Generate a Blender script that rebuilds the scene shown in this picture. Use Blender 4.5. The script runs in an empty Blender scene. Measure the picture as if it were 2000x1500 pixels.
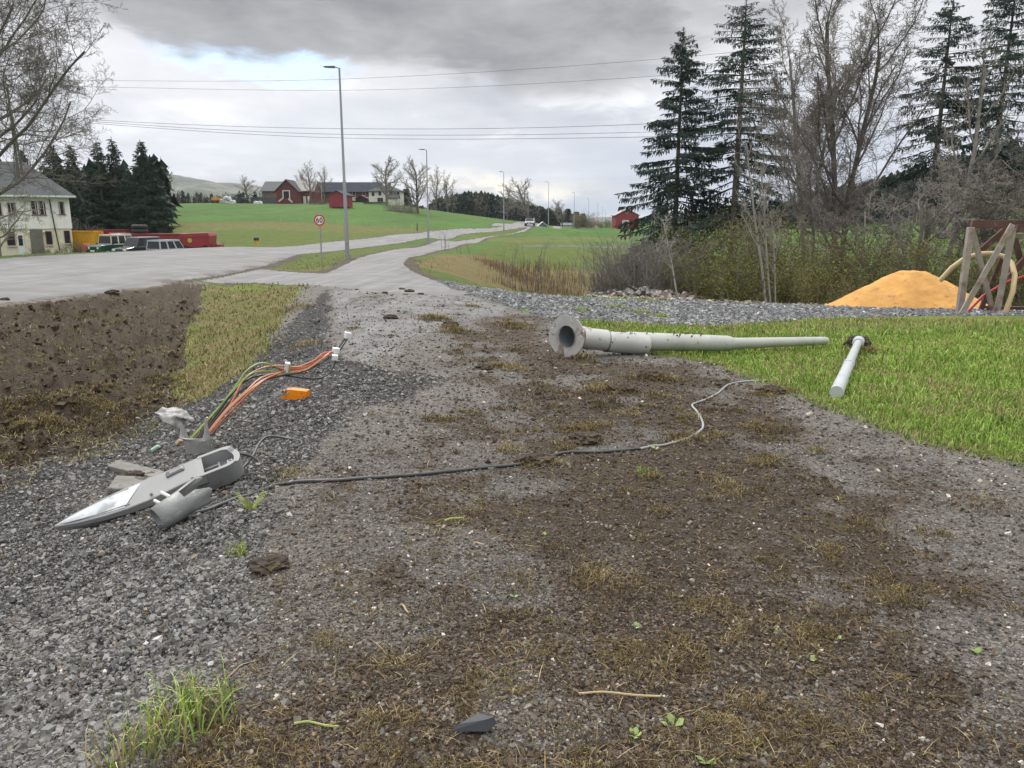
import bpy, math, random
import numpy as np
from mathutils import Vector, Matrix, Euler
R = math.radians
SC = bpy.context.scene
COL = SC.collection

# ---------------------------------------------------------------- camera
PITCH = math.atan(320/1500); CAMH = 1.6
cam = bpy.data.cameras.new('camera'); camo = bpy.data.objects.new('camera', cam); COL.objects.link(camo)
cam.sensor_width = 36; cam.lens = 27; cam.clip_start = .05; cam.clip_end = 30000
camo.location = (0, 0, CAMH); camo.rotation_euler = (R(90)-PITCH, 0, 0)
SC.camera = camo
SC.view_settings.view_transform = 'Standard'; SC.view_settings.look = 'None'
SC.view_settings.exposure = 0.54; SC.view_settings.gamma = 1
SC.render.engine = 'CYCLES'
SC.cycles.max_bounces = 4; SC.cycles.diffuse_bounces = 2; SC.cycles.glossy_bounces = 2; SC.cycles.volume_bounces = 0
HAZE = 0.00011

# ---------------------------------------------------------------- node helper
class NT:
    def __init__(s, tree): s.t = tree; s.t.nodes.clear()
    def n(s, typ, **kw):
        nd = s.t.nodes.new(typ)
        for k, v in kw.items(): setattr(nd, k, v)
        return nd
    def sock(s, nd, key, val):
        if val is None: return
        i = nd.inputs[key]
        if isinstance(val, bpy.types.NodeSocket): s.t.links.new(val, i)
        else:
            if hasattr(i, 'default_value'):
                try: i.default_value = val
                except Exception:
                    i.default_value = (*val, 1) if len(val) == 3 else val
    def m(s, op, a, b=None, c=None, clamp=False):
        nd = s.n('ShaderNodeMath', operation=op); nd.use_clamp = clamp
        for k, v in enumerate((a, b, c)):
            if v is not None: s.sock(nd, k, v)
        return nd.outputs[0]
    def mix(s, f, a, b, mode='MIX'):
        nd = s.n('ShaderNodeMix', data_type='RGBA', blend_type=mode)
        s.sock(nd, 0, f); s.sock(nd, 6, a if not isinstance(a, tuple) or len(a) == 4 else (*a, 1)); s.sock(nd, 7, b if not isinstance(b, tuple) or len(b) == 4 else (*b, 1))
        return nd.outputs[2]
    def noise(s, vec, scale, detail=3, rough=.55, dist=0., out=0):
        nd = s.n('ShaderNodeTexNoise'); s.sock(nd, 'Vector', vec); s.sock(nd, 'Scale', scale); s.sock(nd, 'Detail', detail)
        s.sock(nd, 'Roughness', rough); s.sock(nd, 'Distortion', dist); return nd.outputs[out]
    def vor(s, vec, scale, out='Distance', feature='F1', rnd=1.):
        nd = s.n('ShaderNodeTexVoronoi', feature=feature); s.sock(nd, 'Vector', vec); s.sock(nd, 'Scale', scale); s.sock(nd, 'Randomness', rnd)
        return nd.outputs[out]
    def mr(s, v, a, b, c=0., d=1., smooth=False):
        nd = s.n('ShaderNodeMapRange'); nd.clamp = True
        if smooth: nd.interpolation_type = 'SMOOTHSTEP'
        for k, x in zip((0, 1, 2, 3, 4), (v, a, b, c, d)): s.sock(nd, k, x)
        return nd.outputs[0]
    def ramp(s, v, stops):
        nd = s.n('ShaderNodeValToRGB'); e = nd.color_ramp.elements
        e[0].position = stops[0][0]; e[0].color = (*stops[0][1], 1); e[1].position = stops[-1][0]; e[1].color = (*stops[-1][1], 1)
        for p, c in stops[1:-1]:
            x = e.new(p); x.color = (*c, 1)
        s.sock(nd, 0, v); return nd.outputs[0]
    def vm(s, op, a, b=None):
        nd = s.n('ShaderNodeVectorMath', operation=op); s.sock(nd, 0, a)
        if b is not None: s.sock(nd, 1 if op != 'SCALE' else 3, b)
        return nd.outputs[0]
    def sep(s, v):
        nd = s.n('ShaderNodeSeparateXYZ'); s.sock(nd, 0, v); return nd.outputs
    def comb(s, x, y, z):
        nd = s.n('ShaderNodeCombineXYZ')
        for k, v in enumerate((x, y, z)): s.sock(nd, k, v)
        return nd.outputs[0]
    def bump(s, h, strength=.5, dist=.02, nrm=None):
        nd = s.n('ShaderNodeBump'); s.sock(nd, 'Strength', strength); s.sock(nd, 'Distance', dist); s.sock(nd, 'Height', h); s.sock(nd, 'Normal', nrm)
        return nd.outputs[0]

# ---------------------------------------------------------------- world: overcast sky with cloud shapes fixed to compass directions
SUN_EL, SUN_AZ = 42, -22          # degrees, azimuth measured from +Y towards +X
w = bpy.data.worlds.new('World'); SC.world = w; w.use_nodes = True
T = NT(w.node_tree)
g = T.n('ShaderNodeTexCoord').outputs['Generated']
d = T.vm('NORMALIZE', g)
x, y, z = T.sep(d)
az = T.m('ARCTAN2', x, y); el = T.m('ARCSINE', z)
zz = T.m('ADD', T.m('MAXIMUM', z, 0.), .09)
cl = T.comb(T.m('DIVIDE', x, zz), T.m('DIVIDE', y, zz), 0.)      # flat cloud layer coordinates
n1 = T.noise(cl, .55, 5, .56, .35)
n2 = T.noise(cl, 1.6, 4, .6, .2)
nd_ = T.noise(d, 5., 3, .55, .3)
nf_ = T.noise(T.comb(T.m('MULTIPLY', x, 1.), y, T.m('MULTIPLY', z, 3.)), 9., 5, .62, .4)
wob = T.m('SUBTRACT', nd_, .5); wob2 = T.m('SUBTRACT', nf_, .5)
def A(px, py):                                                       # direction of a place in the sky
    a = (px-1000)/1500; b = (750-py)/1500
    v = Vector((a, math.cos(PITCH)+b*math.sin(PITCH), b*math.cos(PITCH)-math.sin(PITCH))).normalized()
    return math.atan2(v.x, v.y), math.asin(v.z)
def blob(px, py, rx, ry, tilt=0., edge=(1., .0), wa=.25, wb=.2):
    a0, e0 = A(px, py)
    aa = T.m('ADD', T.m('SUBTRACT', az, a0), T.m('MULTIPLY', wob2, wa*.4)); ee = T.m('ADD', T.m('SUBTRACT', el, e0), T.m('MULTIPLY', T.m('ADD', wob, T.m('MULTIPLY', wob2, .8)), wb))
    c, s_ = math.cos(R(tilt)), math.sin(R(tilt))
    u = T.m('DIVIDE', T.m('ADD', T.m('MULTIPLY', aa, c), T.m('MULTIPLY', ee, s_)), rx/1500)
    v = T.m('DIVIDE', T.m('SUBTRACT', T.m('MULTIPLY', ee, c), T.m('MULTIPLY', aa, s_)), ry/1500)
    q = T.m('SQRT', T.m('ADD', T.m('MULTIPLY', u, u), T.m('MULTIPLY', v, v)))
    return T.mr(q, edge[0], edge[1], 0., 1., True)
base = T.ramp(T.m('ADD', T.m('MULTIPLY', n1, .6), T.m('MULTIPLY', nf_, .4)), [(.33, (.26, .285, .33)), (.44, (.40, .42, .46)), (.53, (.53, .54, .57)), (.64, (.88, .88, .89))])
# paler towards the left, bluer and darker low on the right
c1 = T.mix(T.m('MULTIPLY', blob(330, 150, 520, 190, -8, (1.4, .2), .2, .12), .6), base, (.74, .745, .765))
c1 = T.mix(T.m('MULTIPLY', blob(1230, 90, 220, 90, 0, (1.3, .2), .3, .2), T.mr(nf_, .42, .6)), c1, (.95, .95, .95))
c1 = T.mix(T.m('MULTIPLY', blob(1570, 330, 480, 150, 0, (1.4, .1), .2, .1), .62), c1, (.37, .43, .55))
c1 = T.mix(T.m('MULTIPLY', blob(1300, 240, 420, 90, 0, (1.3, .2), .2, .15), .45), c1, (.42, .45, .53))
c1 = T.mix(T.m('MULTIPLY', blob(1780, 90, 500, 130, 0, (1.4, .2), .2, .15), .45), c1, (.80, .80, .81))
c1 = T.mix(T.m('MULTIPLY', blob(700, 300, 700, 70, 0, (1.3, .2), .2, .1), .45), c1, (.56, .60, .66))
c1 = T.mix(T.m('MULTIPLY', T.m('MULTIPLY', blob(1010, 365, 200, 42, -6, (1.3, .1), .4, .1), T.mr(nf_, .40, .58)), 1.), c1, (.97, .90, .72))
c1 = T.mix(T.m('MULTIPLY', blob(1160, 410, 200, 26, 0, (1.5, .1), .2, .05), .7), c1, (.36, .43, .53))
nish = T.n('ShaderNodeTexSky', sky_type='NISHITA'); nish.sun_disc = False
nish.sun_elevation = R(SUN_EL); nish.sun_rotation = R(SUN_AZ)
blue = T.mix(.55, T.vm('SCALE', nish.outputs[0], .11), (.42, .66, .98))
c2 = T.mix(T.m('MULTIPLY', blob(500, 118, 190, 36, -4, (1.15, .4), .25, .09), 1.), c1, blue)
darkc = T.ramp(T.m('ADD', T.m('MULTIPLY', n2, .5), T.m('MULTIPLY', nf_, .5)), [(.35, (.17, .175, .185)), (.65, (.34, .345, .355))])
band = T.m('MAXIMUM', blob(330, -95, 1050, 150, -4, (1.10, .72), .3, .12), blob(960, 30, 480, 115, -4, (1.12, .62), .3, .12))
band = T.m('MAXIMUM', band, T.m('MULTIPLY', blob(1330, -10, 300, 90, 0, (1.3, .4), .3, .2), .7))
c3 = T.mix(T.m('MULTIPLY', band, .93), c2, darkc)
# unseen sky overhead brightened to light the scene; below the horizon neutral
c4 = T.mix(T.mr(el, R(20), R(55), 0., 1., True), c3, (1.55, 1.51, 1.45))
c5 = T.mix(T.mr(el, R(-.6), R(-3)), c4, (.25, .25, .22))
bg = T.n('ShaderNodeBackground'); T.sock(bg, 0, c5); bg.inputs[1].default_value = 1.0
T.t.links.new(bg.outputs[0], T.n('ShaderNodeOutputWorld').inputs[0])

sun = bpy.data.lights.new('sun', 'SUN'); sun.energy = 1.5; sun.angle = R(10); sun.color = (1, .97, .92)
suno = bpy.data.objects.new('sun', sun); COL.objects.link(suno)
sd = Vector((math.sin(R(SUN_AZ))*math.cos(R(SUN_EL)), math.cos(R(SUN_AZ))*math.cos(R(SUN_EL)), math.sin(R(SUN_EL))))
suno.rotation_euler = sd.to_track_quat('Z', 'Y').to_euler(); suno.location = (0, 0, 60)

# ---------------------------------------------------------------- geometry helpers
rnd = random.Random(7)
CP, SP = math.cos(PITCH), math.sin(PITCH)
def ray(px, py):
    a = (px-1000)/1500; b = (750-py)/1500
    return a, CP+b*SP, b*CP-SP
def at(px, py, Y):
    a, dy, dz = ray(px, py); t = Y/dy
    return Vector((a*t, Y, CAMH+dz*t))

# terrain: smooth interpolation of surveyed heights (theta, log r) + roughness
W = [(0,1,0),(0,2,0),(0,3.2,0),(0,5,0),(0,7,0),(0,10,0),(0,14,-.03),(2,2,0),(3,4,0),(3,6.5,0),(5,9,-.1),(1.5,8.5,0),(3,10,-.12),(6,6,-.05),(2,15,-.12),
     (-1,2,-.0),(-1.2,3.3,.0),(-1.5,5.0,.05),(-1.35,6.0,.07),(-1.9,8,0),(-2.1,4.2,-.10),(-1.7,2.2,-.12),(-2.5,3,-.30),(-2.9,4.3,-.36),(-3.9,3.6,-.42),(-2.6,5.6,-.26),
     (-3.2,6.6,-.45),(-4.3,9.0,-.62),(-5.4,12.5,-.6),(-7,17,-.45),(-2.4,8,-.12),(-3.2,10.5,-.06),(-4.0,14,-.05),(-5.2,19,-.08),(-8.5,22,-.3),
     (-5.2,6,-.5),(-6.3,9,-.42),(-8.5,8,-.12),(-8,4,-.12),(-10,15,-.05),(-9.3,22.8,-.15),(-6,3,-.35),(-8,12.5,-.25)]
PX = [(583,498,46),(480,530,29),(678,505,41),(625,515,37),(700,500,47),(837,477,82),(834,465,90),(900,472,103),(984,451,136),(1070,444.5,172),(1060,443,165),
      (0,505,33.5),(235,492,43),(335,487,50),(435,482.5,58.4),(640,473,75),(834,452,118),(900,446,132),(1035,440,152),(1060,445,230),
      (100,498,82),(300,492,72),(-100,498,75),(200,504,66),(420,490,74),(120,498,60),(-200,512,55),
      (500,452,95),(700,452,105),(450,430,140),(667,408,195),(568,398,255),(760,402,225),(400,397,245),(900,428,190),(300,400,280),(800,420,190),(730,396,270),
      (560,440,115),(750,445,120),(980,438,210),(560,400,330),(700,402,360),(300,410,400),(0,440,160),(-200,440,200),(0,420,300),
      (640,540,24),(790,520,31),(800,505,38),(850,488,62),(900,478,82),(960,466,108),
      (930,565,19),(1000,570,19.5),(1100,577,20.5),(1250,586,22.5),(1400,592,22),(1600,598,20.5),(1780,602,19.5),(2000,606,18.5),(1900,612,16.5),(2000,616,15.5),(1740,620,15.5),(1500,638,13.2),(1250,632,13),
      (870,548,26),(1000,578,30),(1100,600,36),(1250,600,40),(1500,590,42),(1750,585,42),(2000,580,40),
      (900,530,36),(1000,552,45),(1100,562,52),(1200,555,55),(960,520,52),(1000,528,60),(1150,528,63),(1250,520,66),
      (950,492,70),(1050,500,74),(1150,500,76),(960,480,84),(1100,482,86),(1200,482,88),(1100,474,95),(1250,472,98),(1500,475,95),(1800,475,95),(2050,470,95),
      (1150,460,140),(1300,458,150),(1220,446,250),(1500,447,200),(1750,440,200),(1900,420,170),(2050,395,190),(1950,385,260),(2100,350,320),(1800,405,300),(1650,425,320),(1500,438,350),(1300,441,350),(1150,442,350),(2050,330,400)]
for p in PX: W.append(tuple(at(*p)))
W = np.array(W, float)
def warp(X, Y):
    r = np.hypot(X, Y); th = np.arctan2(X, Y)
    return np.clip(th, -1., 1.)*1.6, np.log(np.clip(r, .9, 420))*.55
_c = .07
_wx, _wy = warp(W[:, 0], W[:, 1])
_D = np.sqrt((_wx[:, None]-_wx)**2+(_wy[:, None]-_wy)**2+_c*_c)
_n = len(W)
_A = np.zeros((_n+1, _n+1)); _A[:_n, :_n] = _D-1e-3*np.eye(_n); _A[:_n, _n] = 1; _A[_n, :_n] = 1
_S = np.linalg.solve(_A, np.append(W[:, 2], 0))
def _h2(ix, iy, seed):
    v = np.sin(ix*127.1+iy*311.7+seed*74.7)*43758.5453
    return v-np.floor(v)
def vnoise(X, Y, s, seed=0):
    X = X/s; Y = Y/s; ix = np.floor(X); iy = np.floor(Y); fx = X-ix; fy = Y-iy
    fx = fx*fx*(3-2*fx); fy = fy*fy*(3-2*fy)
    a = _h2(ix, iy, seed); b = _h2(ix+1, iy, seed); c = _h2(ix, iy+1, seed); e = _h2(ix+1, iy+1, seed)
    return (a+(b-a)*fx)*(1-fy)+(c+(e-c)*fx)*fy-.5
def sst(v, a, b):
    t = np.clip((v-a)/(b-a), 0, 1); return t*t*(3-2*t)
def smooth_h(X, Y):
    X = np.asarray(X, float); Y = np.asarray(Y, float); sh = X.shape; X = X.ravel(); Y = Y.ravel()
    out = np.zeros(len(X))
    for i in range(0, len(X), 20000):
        u, v = warp(X[i:i+20000], Y[i:i+20000])
        out[i:i+20000] = np.sqrt((u[:, None]-_wx)**2+(v[:, None]-_wy)**2+_c*_c)@_S[:_n]+_S[_n]
    th = np.abs(np.arctan2(X, Y)); r = np.hypot(X, Y)
    k = 1-sst(th, 1.0, 1.9); out = out*k-.2*(1-k)
    k2 = sst(r, 430, 800); out = out*(1-k2)-9*k2
    return out.reshape(sh)
def sdf(poly, X, Y):
    P = np.array([(p[0], p[1]) for p in poly], float); sh = np.shape(X); X = np.ravel(X); Y = np.ravel(Y)
    best = np.full(len(X), 1e18); ins = np.zeros(len(X), bool)
    for i in range(len(P)):
        a = P[i]; b = P[(i+1) % len(P)]; ex, ey = b-a; wx = X-a[0]; wy = Y-a[1]
        t = np.clip((wx*ex+wy*ey)/(ex*ex+ey*ey+1e-12), 0, 1)
        best = np.minimum(best, (wx-ex*t)**2+(wy-ey*t)**2)
        c = ((a[1] <= Y) & (b[1] > Y)) | ((b[1] <= Y) & (a[1] > Y))
        with np.errstate(divide='ignore', invalid='ignore'):
            xi = a[0]+(Y-a[1])/(b[1]-a[1]+1e-18)*ex
        ins ^= c & (X < xi)
    dd = np.sqrt(best); return np.where(ins, -dd, dd).reshape(sh)
_rs = np.concatenate([np.linspace(1.2, 40, 800), np.geomspace(40.1, 460, 900)])
def G(px, py):
    a, dy, dz = ray(px, py)
    X = a/dy*_rs; Y = _rs; Z = CAMH+dz/dy*_rs
    dlt = Z-smooth_h(X, Y); k = np.where(dlt < 0)[0]
    i = k[0] if len(k) else len(_rs)-1
    if i == 0: return Vector((X[0], Y[0], Z[0]))
    t = dlt[i-1]/(dlt[i-1]-dlt[i]+1e-12); t = min(max(t, 0), 1)
    Yv = _rs[i-1]+(_rs[i]-_rs[i-1])*t
    return Vector((a/dy*Yv, Yv, CAMH+dz/dy*Yv))
def GP(l): return [(lambda v: (v.x, v.y))(G(*p)) for p in l]
Z_road = GP([(0,600),(200,574),(330,556),(420,541),(480,528),(520,519),(583,497),(680,487),(760,477),(834,465),(900,458),(985,449.5),(1055,443)])
_e = Z_road[-1]; Z_road += [(_e[0]+8, _e[1]+160), (_e[0]+35, _e[1]+420), (_e[0]+22, _e[1]+420), (_e[0]-3, _e[1]+160), (_e[0]-9.5, _e[1])]
Z_road += GP([(985,442),(900,446.5),(834,452),(740,463),(640,473),(435,482.5),(335,487),(235,492),(0,505)])+[(-21,20),(-18,5),(-12,-40),(-2,-40),(-8.6,4)]
Z_lawn = GP([(1128,628),(1250,632),(1390,637),(1565,626),(1740,618),(2000,616),(2400,622),(2900,700),(2900,1000),(2400,1010),(2000,903),(1800,858),(1640,798),(1510,748),(1400,708),(1250,690),(1140,672)])
Z_strip = GP([(398,556),(500,554),(588,558),(570,590),(548,630),(515,680),(470,728),(400,775),(365,792),(352,762),(350,720),(362,670),(385,620),(396,585)])
Z_yard = GP([(850,546),(925,560),(1000,571),(1100,579),(1150,583),(1300,590),(1450,594),(1620,597),(1900,599),(2500,604),(2900,640),(2900,700),(2400,622),(2000,616),(1740,618),(1565,626),(1390,637),(1250,632),(1128,628),(1075,622),(1000,600),(930,579),(880,562)])
Z_path = GP([(390,549),(440,540),(485,530),(510,525),(560,530),(636,534),(672,518),(720,498),(790,485),(834,477),(900,470),(948,463),(1025,447.5),(1080,444.6)])
_e = Z_path[-1]; Z_path += [(_e[0]+8, _e[1]+150), (_e[0]+11, _e[1]+150)]
Z_path += GP([(1097,446),(1025,452),(983,458.6),(948,466),(900,478),(856,489),(801,502),(788,516),(803,529),(834,542),(880,556),(925,576),(760,575),(690,566),(636,558),(600,556),(500,552)])
Z_ground = GP([(0,600),(200,574),(330,556),(390,549),(600,556),(690,566),(760,575),(925,576),(1000,600),(1075,622),(1128,630),(1140,672),(1250,690),(1400,708),(1510,748),(1640,798),(1800,858),(2000,903),(2400,1010)])+[(9,3),(9,-12),(-4,-12),(-8.5,4)]
Z_track = GP([(1015,479.5),(1110,478.5),(1240,481),(1700,485),(2100,484),(2100,487.5),(1700,489),(1240,484.5),(1110,481.5),(1015,481.5)])
# surface weights
_gl = GP([(-400,1100),(0,905),(110,880),(210,850),(300,800),(380,770),(470,735),(560,640),(640,565),(650,600),(640,650),(660,700),(760,728),(900,738),(800,775),(690,800),(620,880),(540,960),(520,1060),(500,1180),(400,1330),(270,1500),(100,1800)])+[(-1.5,.6),(-8,.6)]
_soilL = GP([(-600,680),(0,605),(240,575),(330,560),(398,556),(396,585),(385,620),(362,670),(350,720),(352,762),(330,790),(300,800),(210,850),(110,890),(0,915),(-500,1150)])
_debris = GP([(790,580),(930,590),(1080,625),(1160,690),(1400,710),(1560,780),(1720,900),(1850,1100),(1960,1500),(2000,2100),(300,2100),(300,1450),(500,1150),(640,960),(760,860),(940,770),(900,720),(900,640),(820,600)])
_ash = GP([(640,555),(930,575),(1000,600),(960,620),(860,640),(770,690),(700,712),(655,690),(640,620)])
def weights(X, Y):
    nn = vnoise(X, Y, .35, 3)*.9+vnoise(X, Y, .11, 5)*.4
    gr = 1-sst(sdf(_gl, X, Y)+nn*.25, -.12, .12)
    so = 1-sst(sdf(_soilL, X, Y)-.22+nn*.4, -.15, .15)
    n3_ = vnoise(X, Y, .7, 15)+.6*vnoise(X, Y, .28, 16)
    de = (1-sst(sdf(_debris, X, Y)+nn*1.1, -.7, .45))*(1-.72*sst(n3_, .02, .42))
    so = np.maximum(so, de*.70*(1-.9*gr)); as_ = (1-sst(sdf(_ash, X, Y)+nn*.5, -.4, .3))
    gr = gr*(1-.65*sst(vnoise(X, Y, .6, 17)+.5*vnoise(X, Y, .2, 18), .28, .5)*(X < -2.2)); so = np.maximum(so, .55*(gr < .5)*(1-as_)*0)
    so = so*(1-.85*as_*(1-sst(vnoise(X, Y, .5, 9), .1, .3)))
    so = np.maximum(so, as_*(Y < 25)*(.34+.5*vnoise(X, Y, .16, 19)+.25*vnoise(X, Y, .6, 20)))
    return gr, np.clip(so, 0, 1), as_
def hz(X, Y, rough=True):
    X = np.asarray(X, float); Y = np.asarray(Y, float); h = smooth_h(X, Y)
    if rough:
        r = np.hypot(X, Y); near = 1-sst(r, 18, 30)
        gd = 1-sst(sdf(Z_ground, X, Y), -.05, .4); gr, so, a = weights(X, Y)
        sl = 1-sst(sdf(_soilL, X, Y), -.3, .3)
        q = (vnoise(X, Y, .55, 1)*.05+vnoise(X, Y, .21, 2)*.05+vnoise(X, Y, .08, 4)*.035+vnoise(X, Y, .035, 14)*.010)*sl*3.2
        q = q+(vnoise(X, Y, .30, 6)*.018+vnoise(X, Y, .10, 7)*.018+vnoise(X, Y, .038, 8)*.012)*np.maximum(gr*1.6, so*.9)
        q = q+(vnoise(X, Y, .5, 11)*.06)*gr*(1-sst(np.abs(X+1.9), .8, 2.5))
        q = q+(vnoise(X, Y, .05, 12)*.003)
        h = h+q*gd*near
        gl = 1-sst(sdf(Z_lawn, X, Y), -.2, .2)
        h = h+vnoise(X, Y, .5, 13)*.05*gl*near
    return h
def gz(x, y): return float(hz(np.array([x]), np.array([y]))[0])
def GG(px, py, dz=0.):
    v = G(px, py); return Vector((v.x, v.y, gz(v.x, v.y)+dz))

# ---------------------------------------------------------------- materials
MATS = {}
def newmat(name):
    m_ = bpy.data.materials.new(name); m_.use_nodes = True; t = NT(m_.node_tree)
    p = t.n('ShaderNodeBsdfPrincipled'); t.t.links.new(p.outputs[0], t.n('ShaderNodeOutputMaterial').inputs[0])
    return m_, t, p
def mat(name, col, rough=.6, metal=0., var=.15, scale=3., bump=.0, bscale=40., alt=None, altscale=2., altlo=.5, althi=.65, spec=.5, trans=0., coat=0.):
    if name in MATS: return MATS[name]
    m_, t, p = newmat(name)
    oc = t.n('ShaderNodeTexCoord').outputs['Object']
    n_ = t.noise(oc, scale, 4, .6)
    lo = tuple(c*(1-var) for c in col); hi = tuple(min(1, c*(1+var)) for c in col)
    c = t.ramp(n_, [(.3, lo), (.7, hi)])
    if alt:
        c = t.mix(t.mr(t.noise(oc, altscale, 5, .65), altlo, althi), c, alt)
    t.sock(p, 'Base Color', c); p.inputs['Roughness'].default_value = rough; p.inputs['Metallic'].default_value = metal
    p.inputs['Specular IOR Level'].default_value = spec
    if coat: p.inputs['Coat Weight'].default_value = coat
    if trans: p.inputs['Transmission Weight'].default_value = trans
    if bump: t.sock(p, 'Normal', t.bump(t.noise(oc, bscale, 4, .6), bump, .01))
    MATS[name] = m_; return m_
def surface_mat():
    """foreground and roads: asphalt, crushed stone, soil mixed by three vertex weights"""
    m_, t, p = newmat('ground_surface')
    at_ = t.n('ShaderNodeAttribute', attribute_name='wts'); wr, wg, wb = t.sep(at_.outputs['Vector'])
    wy_ = at_.outputs['Alpha']
    P_ = t.n('ShaderNodeNewGeometry').outputs['Position']
    nbig = t.noise(P_, .9, 5, .6); nmid = t.noise(P_, 6, 6, .65); nfine = t.noise(P_, 45, 5, .7); nst = t.noise(t.vm('MULTIPLY', P_, (2.4, .07, 1.)), 1.3, 5, .65)
    nvf = t.noise(P_, 160, 3, .7)
    rr1 = t.sep(t.vor(P_, 60., 'Color'))[0]; rr2 = t.sep(t.vor(P_, 120., 'Color'))[0]; vr0 = t.m('MULTIPLY', t.m('ADD', rr1, rr2), .5)
    # asphalt, dried light grey with dusty streaks
    asp = t.ramp(t.m('ADD', t.m('MULTIPLY', nst, .55), t.m('MULTIPLY', nbig, .45)), [(.36, (.13, .13, .132)), (.5, (.185, .185, .187)), (.64, (.25, .25, .252))])
    asp = t.mix(.55, asp, t.ramp(nfine, [(.3, (.12, .12, .12)), (.7, (.40, .39, .385))]), 'MULTIPLY')
    asp = t.vm('SCALE', asp, 1.68)
    dust = t.ramp(t.m('ADD', t.m('MULTIPLY', nbig, .5), t.m('MULTIPLY', nmid, .5)), [(.36, (.075, .066, .058)), (.64, (.185, .168, .152))])
    grit = t.ramp(vr0, [(.2, (.045, .042, .040)), (.55, (.135, .125, .115)), (.8, (.21, .20, .19)), (.97, (.42, .40, .37))])
    dust = t.mix(.6, dust, grit)
    dust = t.mix(.55, dust, t.ramp(nvf, [(.35, (.25, .25, .25)), (.65, (1.25, 1.22, 1.2))]), 'MULTIPLY')
    dust = t.vm('SCALE', dust, 1.15)
    # crushed stone
    def stone(scale):
        cc = t.vor(P_, scale, 'Color'); dd = t.vor(P_, scale, 'Distance')
        r_ = t.sep(cc)[0]
        return r_, dd
    r1, d1 = stone(26.); r2, d2 = stone(52.)
    vr = t.m('MULTIPLY', t.m('ADD', r1, r2), .5)
    st = t.ramp(vr, [(.1, (.06, .063, .066)), (.45, (.13, .135, .14)), (.75, (.20, .205, .21)), (.97, (.40, .40, .39))])
    st = t.mix(t.mr(d2, .28, .5), st, (.03, .03, .03))  # gaps between the stones darkened: shade put into the colour
    st = t.mix(t.mr(nbig, .5, .75, 0., .35), st, (.10, .088, .075))
    yard = t.ramp(t.m('ADD', t.m('MULTIPLY', r1, .6), t.m('MULTIPLY', r2, .4)), [(.1, (.09, .10, .115)), (.5, (.20, .215, .24)), (.8, (.30, .32, .35)), (.97, (.62, .63, .64))])
    yard = t.mix(t.mr(d1, .3, .55), yard, (.06, .065, .07))  # yard chips: shade in the gaps painted the same way
    yard = t.mix(t.mr(nbig, .45, .75, 0., .5), yard, (.17, .17, .165))
    so = t.ramp(t.m('ADD', t.m('MULTIPLY', nmid, .5), t.m('MULTIPLY', nfine, .5)), [(.3, (.022, .016, .011)), (.45, (.055, .040, .027)), (.58, (.085, .063, .043)), (.72, (.16, .125, .09))])
    moss = t.ramp(nfine, [(.3, (.05, .038, .012)), (.7, (.17, .135, .045))])
    so = t.mix(t.m('MULTIPLY', t.mr(t.noise(P_, 4.2, 6, .7), .54, .66), .75), so, moss)
    # combine; the weights are broken up by noise so that no edge is smooth
    brk = t.m('MULTIPLY', t.m('SUBTRACT', t.m('ADD', t.m('MULTIPLY', nmid, .6), t.m('MULTIPLY', nfine, .6)), .6), 1.8)
    def thr(wv, lo=.4, hi=.6, k=1.):
        return t.mr(t.m('ADD', wv, t.m('MULTIPLY', brk, k)), lo, hi)
    c = t.mix(thr(wb, .4, .7, .5), dust, asp)
    c = t.mix(thr(wy_, .4, .6), c, yard)
    c = t.mix(thr(wr, .4, .6), c, st)
    c = t.mix(thr(wg, .42, .66, 1.35), c, so)
    t.sock(p, 'Base Color', c)
    t.sock(p, 'Roughness', t.mix(wb, (.9,)*3, t.ramp(nst, [(.3, (.75,)*3), (.7, (.9,)*3)])))
    p.inputs['Specular IOR Level'].default_value = .28
    hgt = t.m('ADD', t.m('MULTIPLY', t.m('MULTIPLY', d2, -1.), t.m('ADD', t.m('MAXIMUM', wr, wy_), .12)), t.m('MULTIPLY', t.m('ADD', t.m('MULTIPLY', nfine, .8), t.m('MULTIPLY', nvf, .5)), t.m('ADD', .28, t.m('MULTIPLY', wg, .9))))
    t.sock(p, 'Normal', t.bump(hgt, 1., .032))
    return m_
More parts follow.
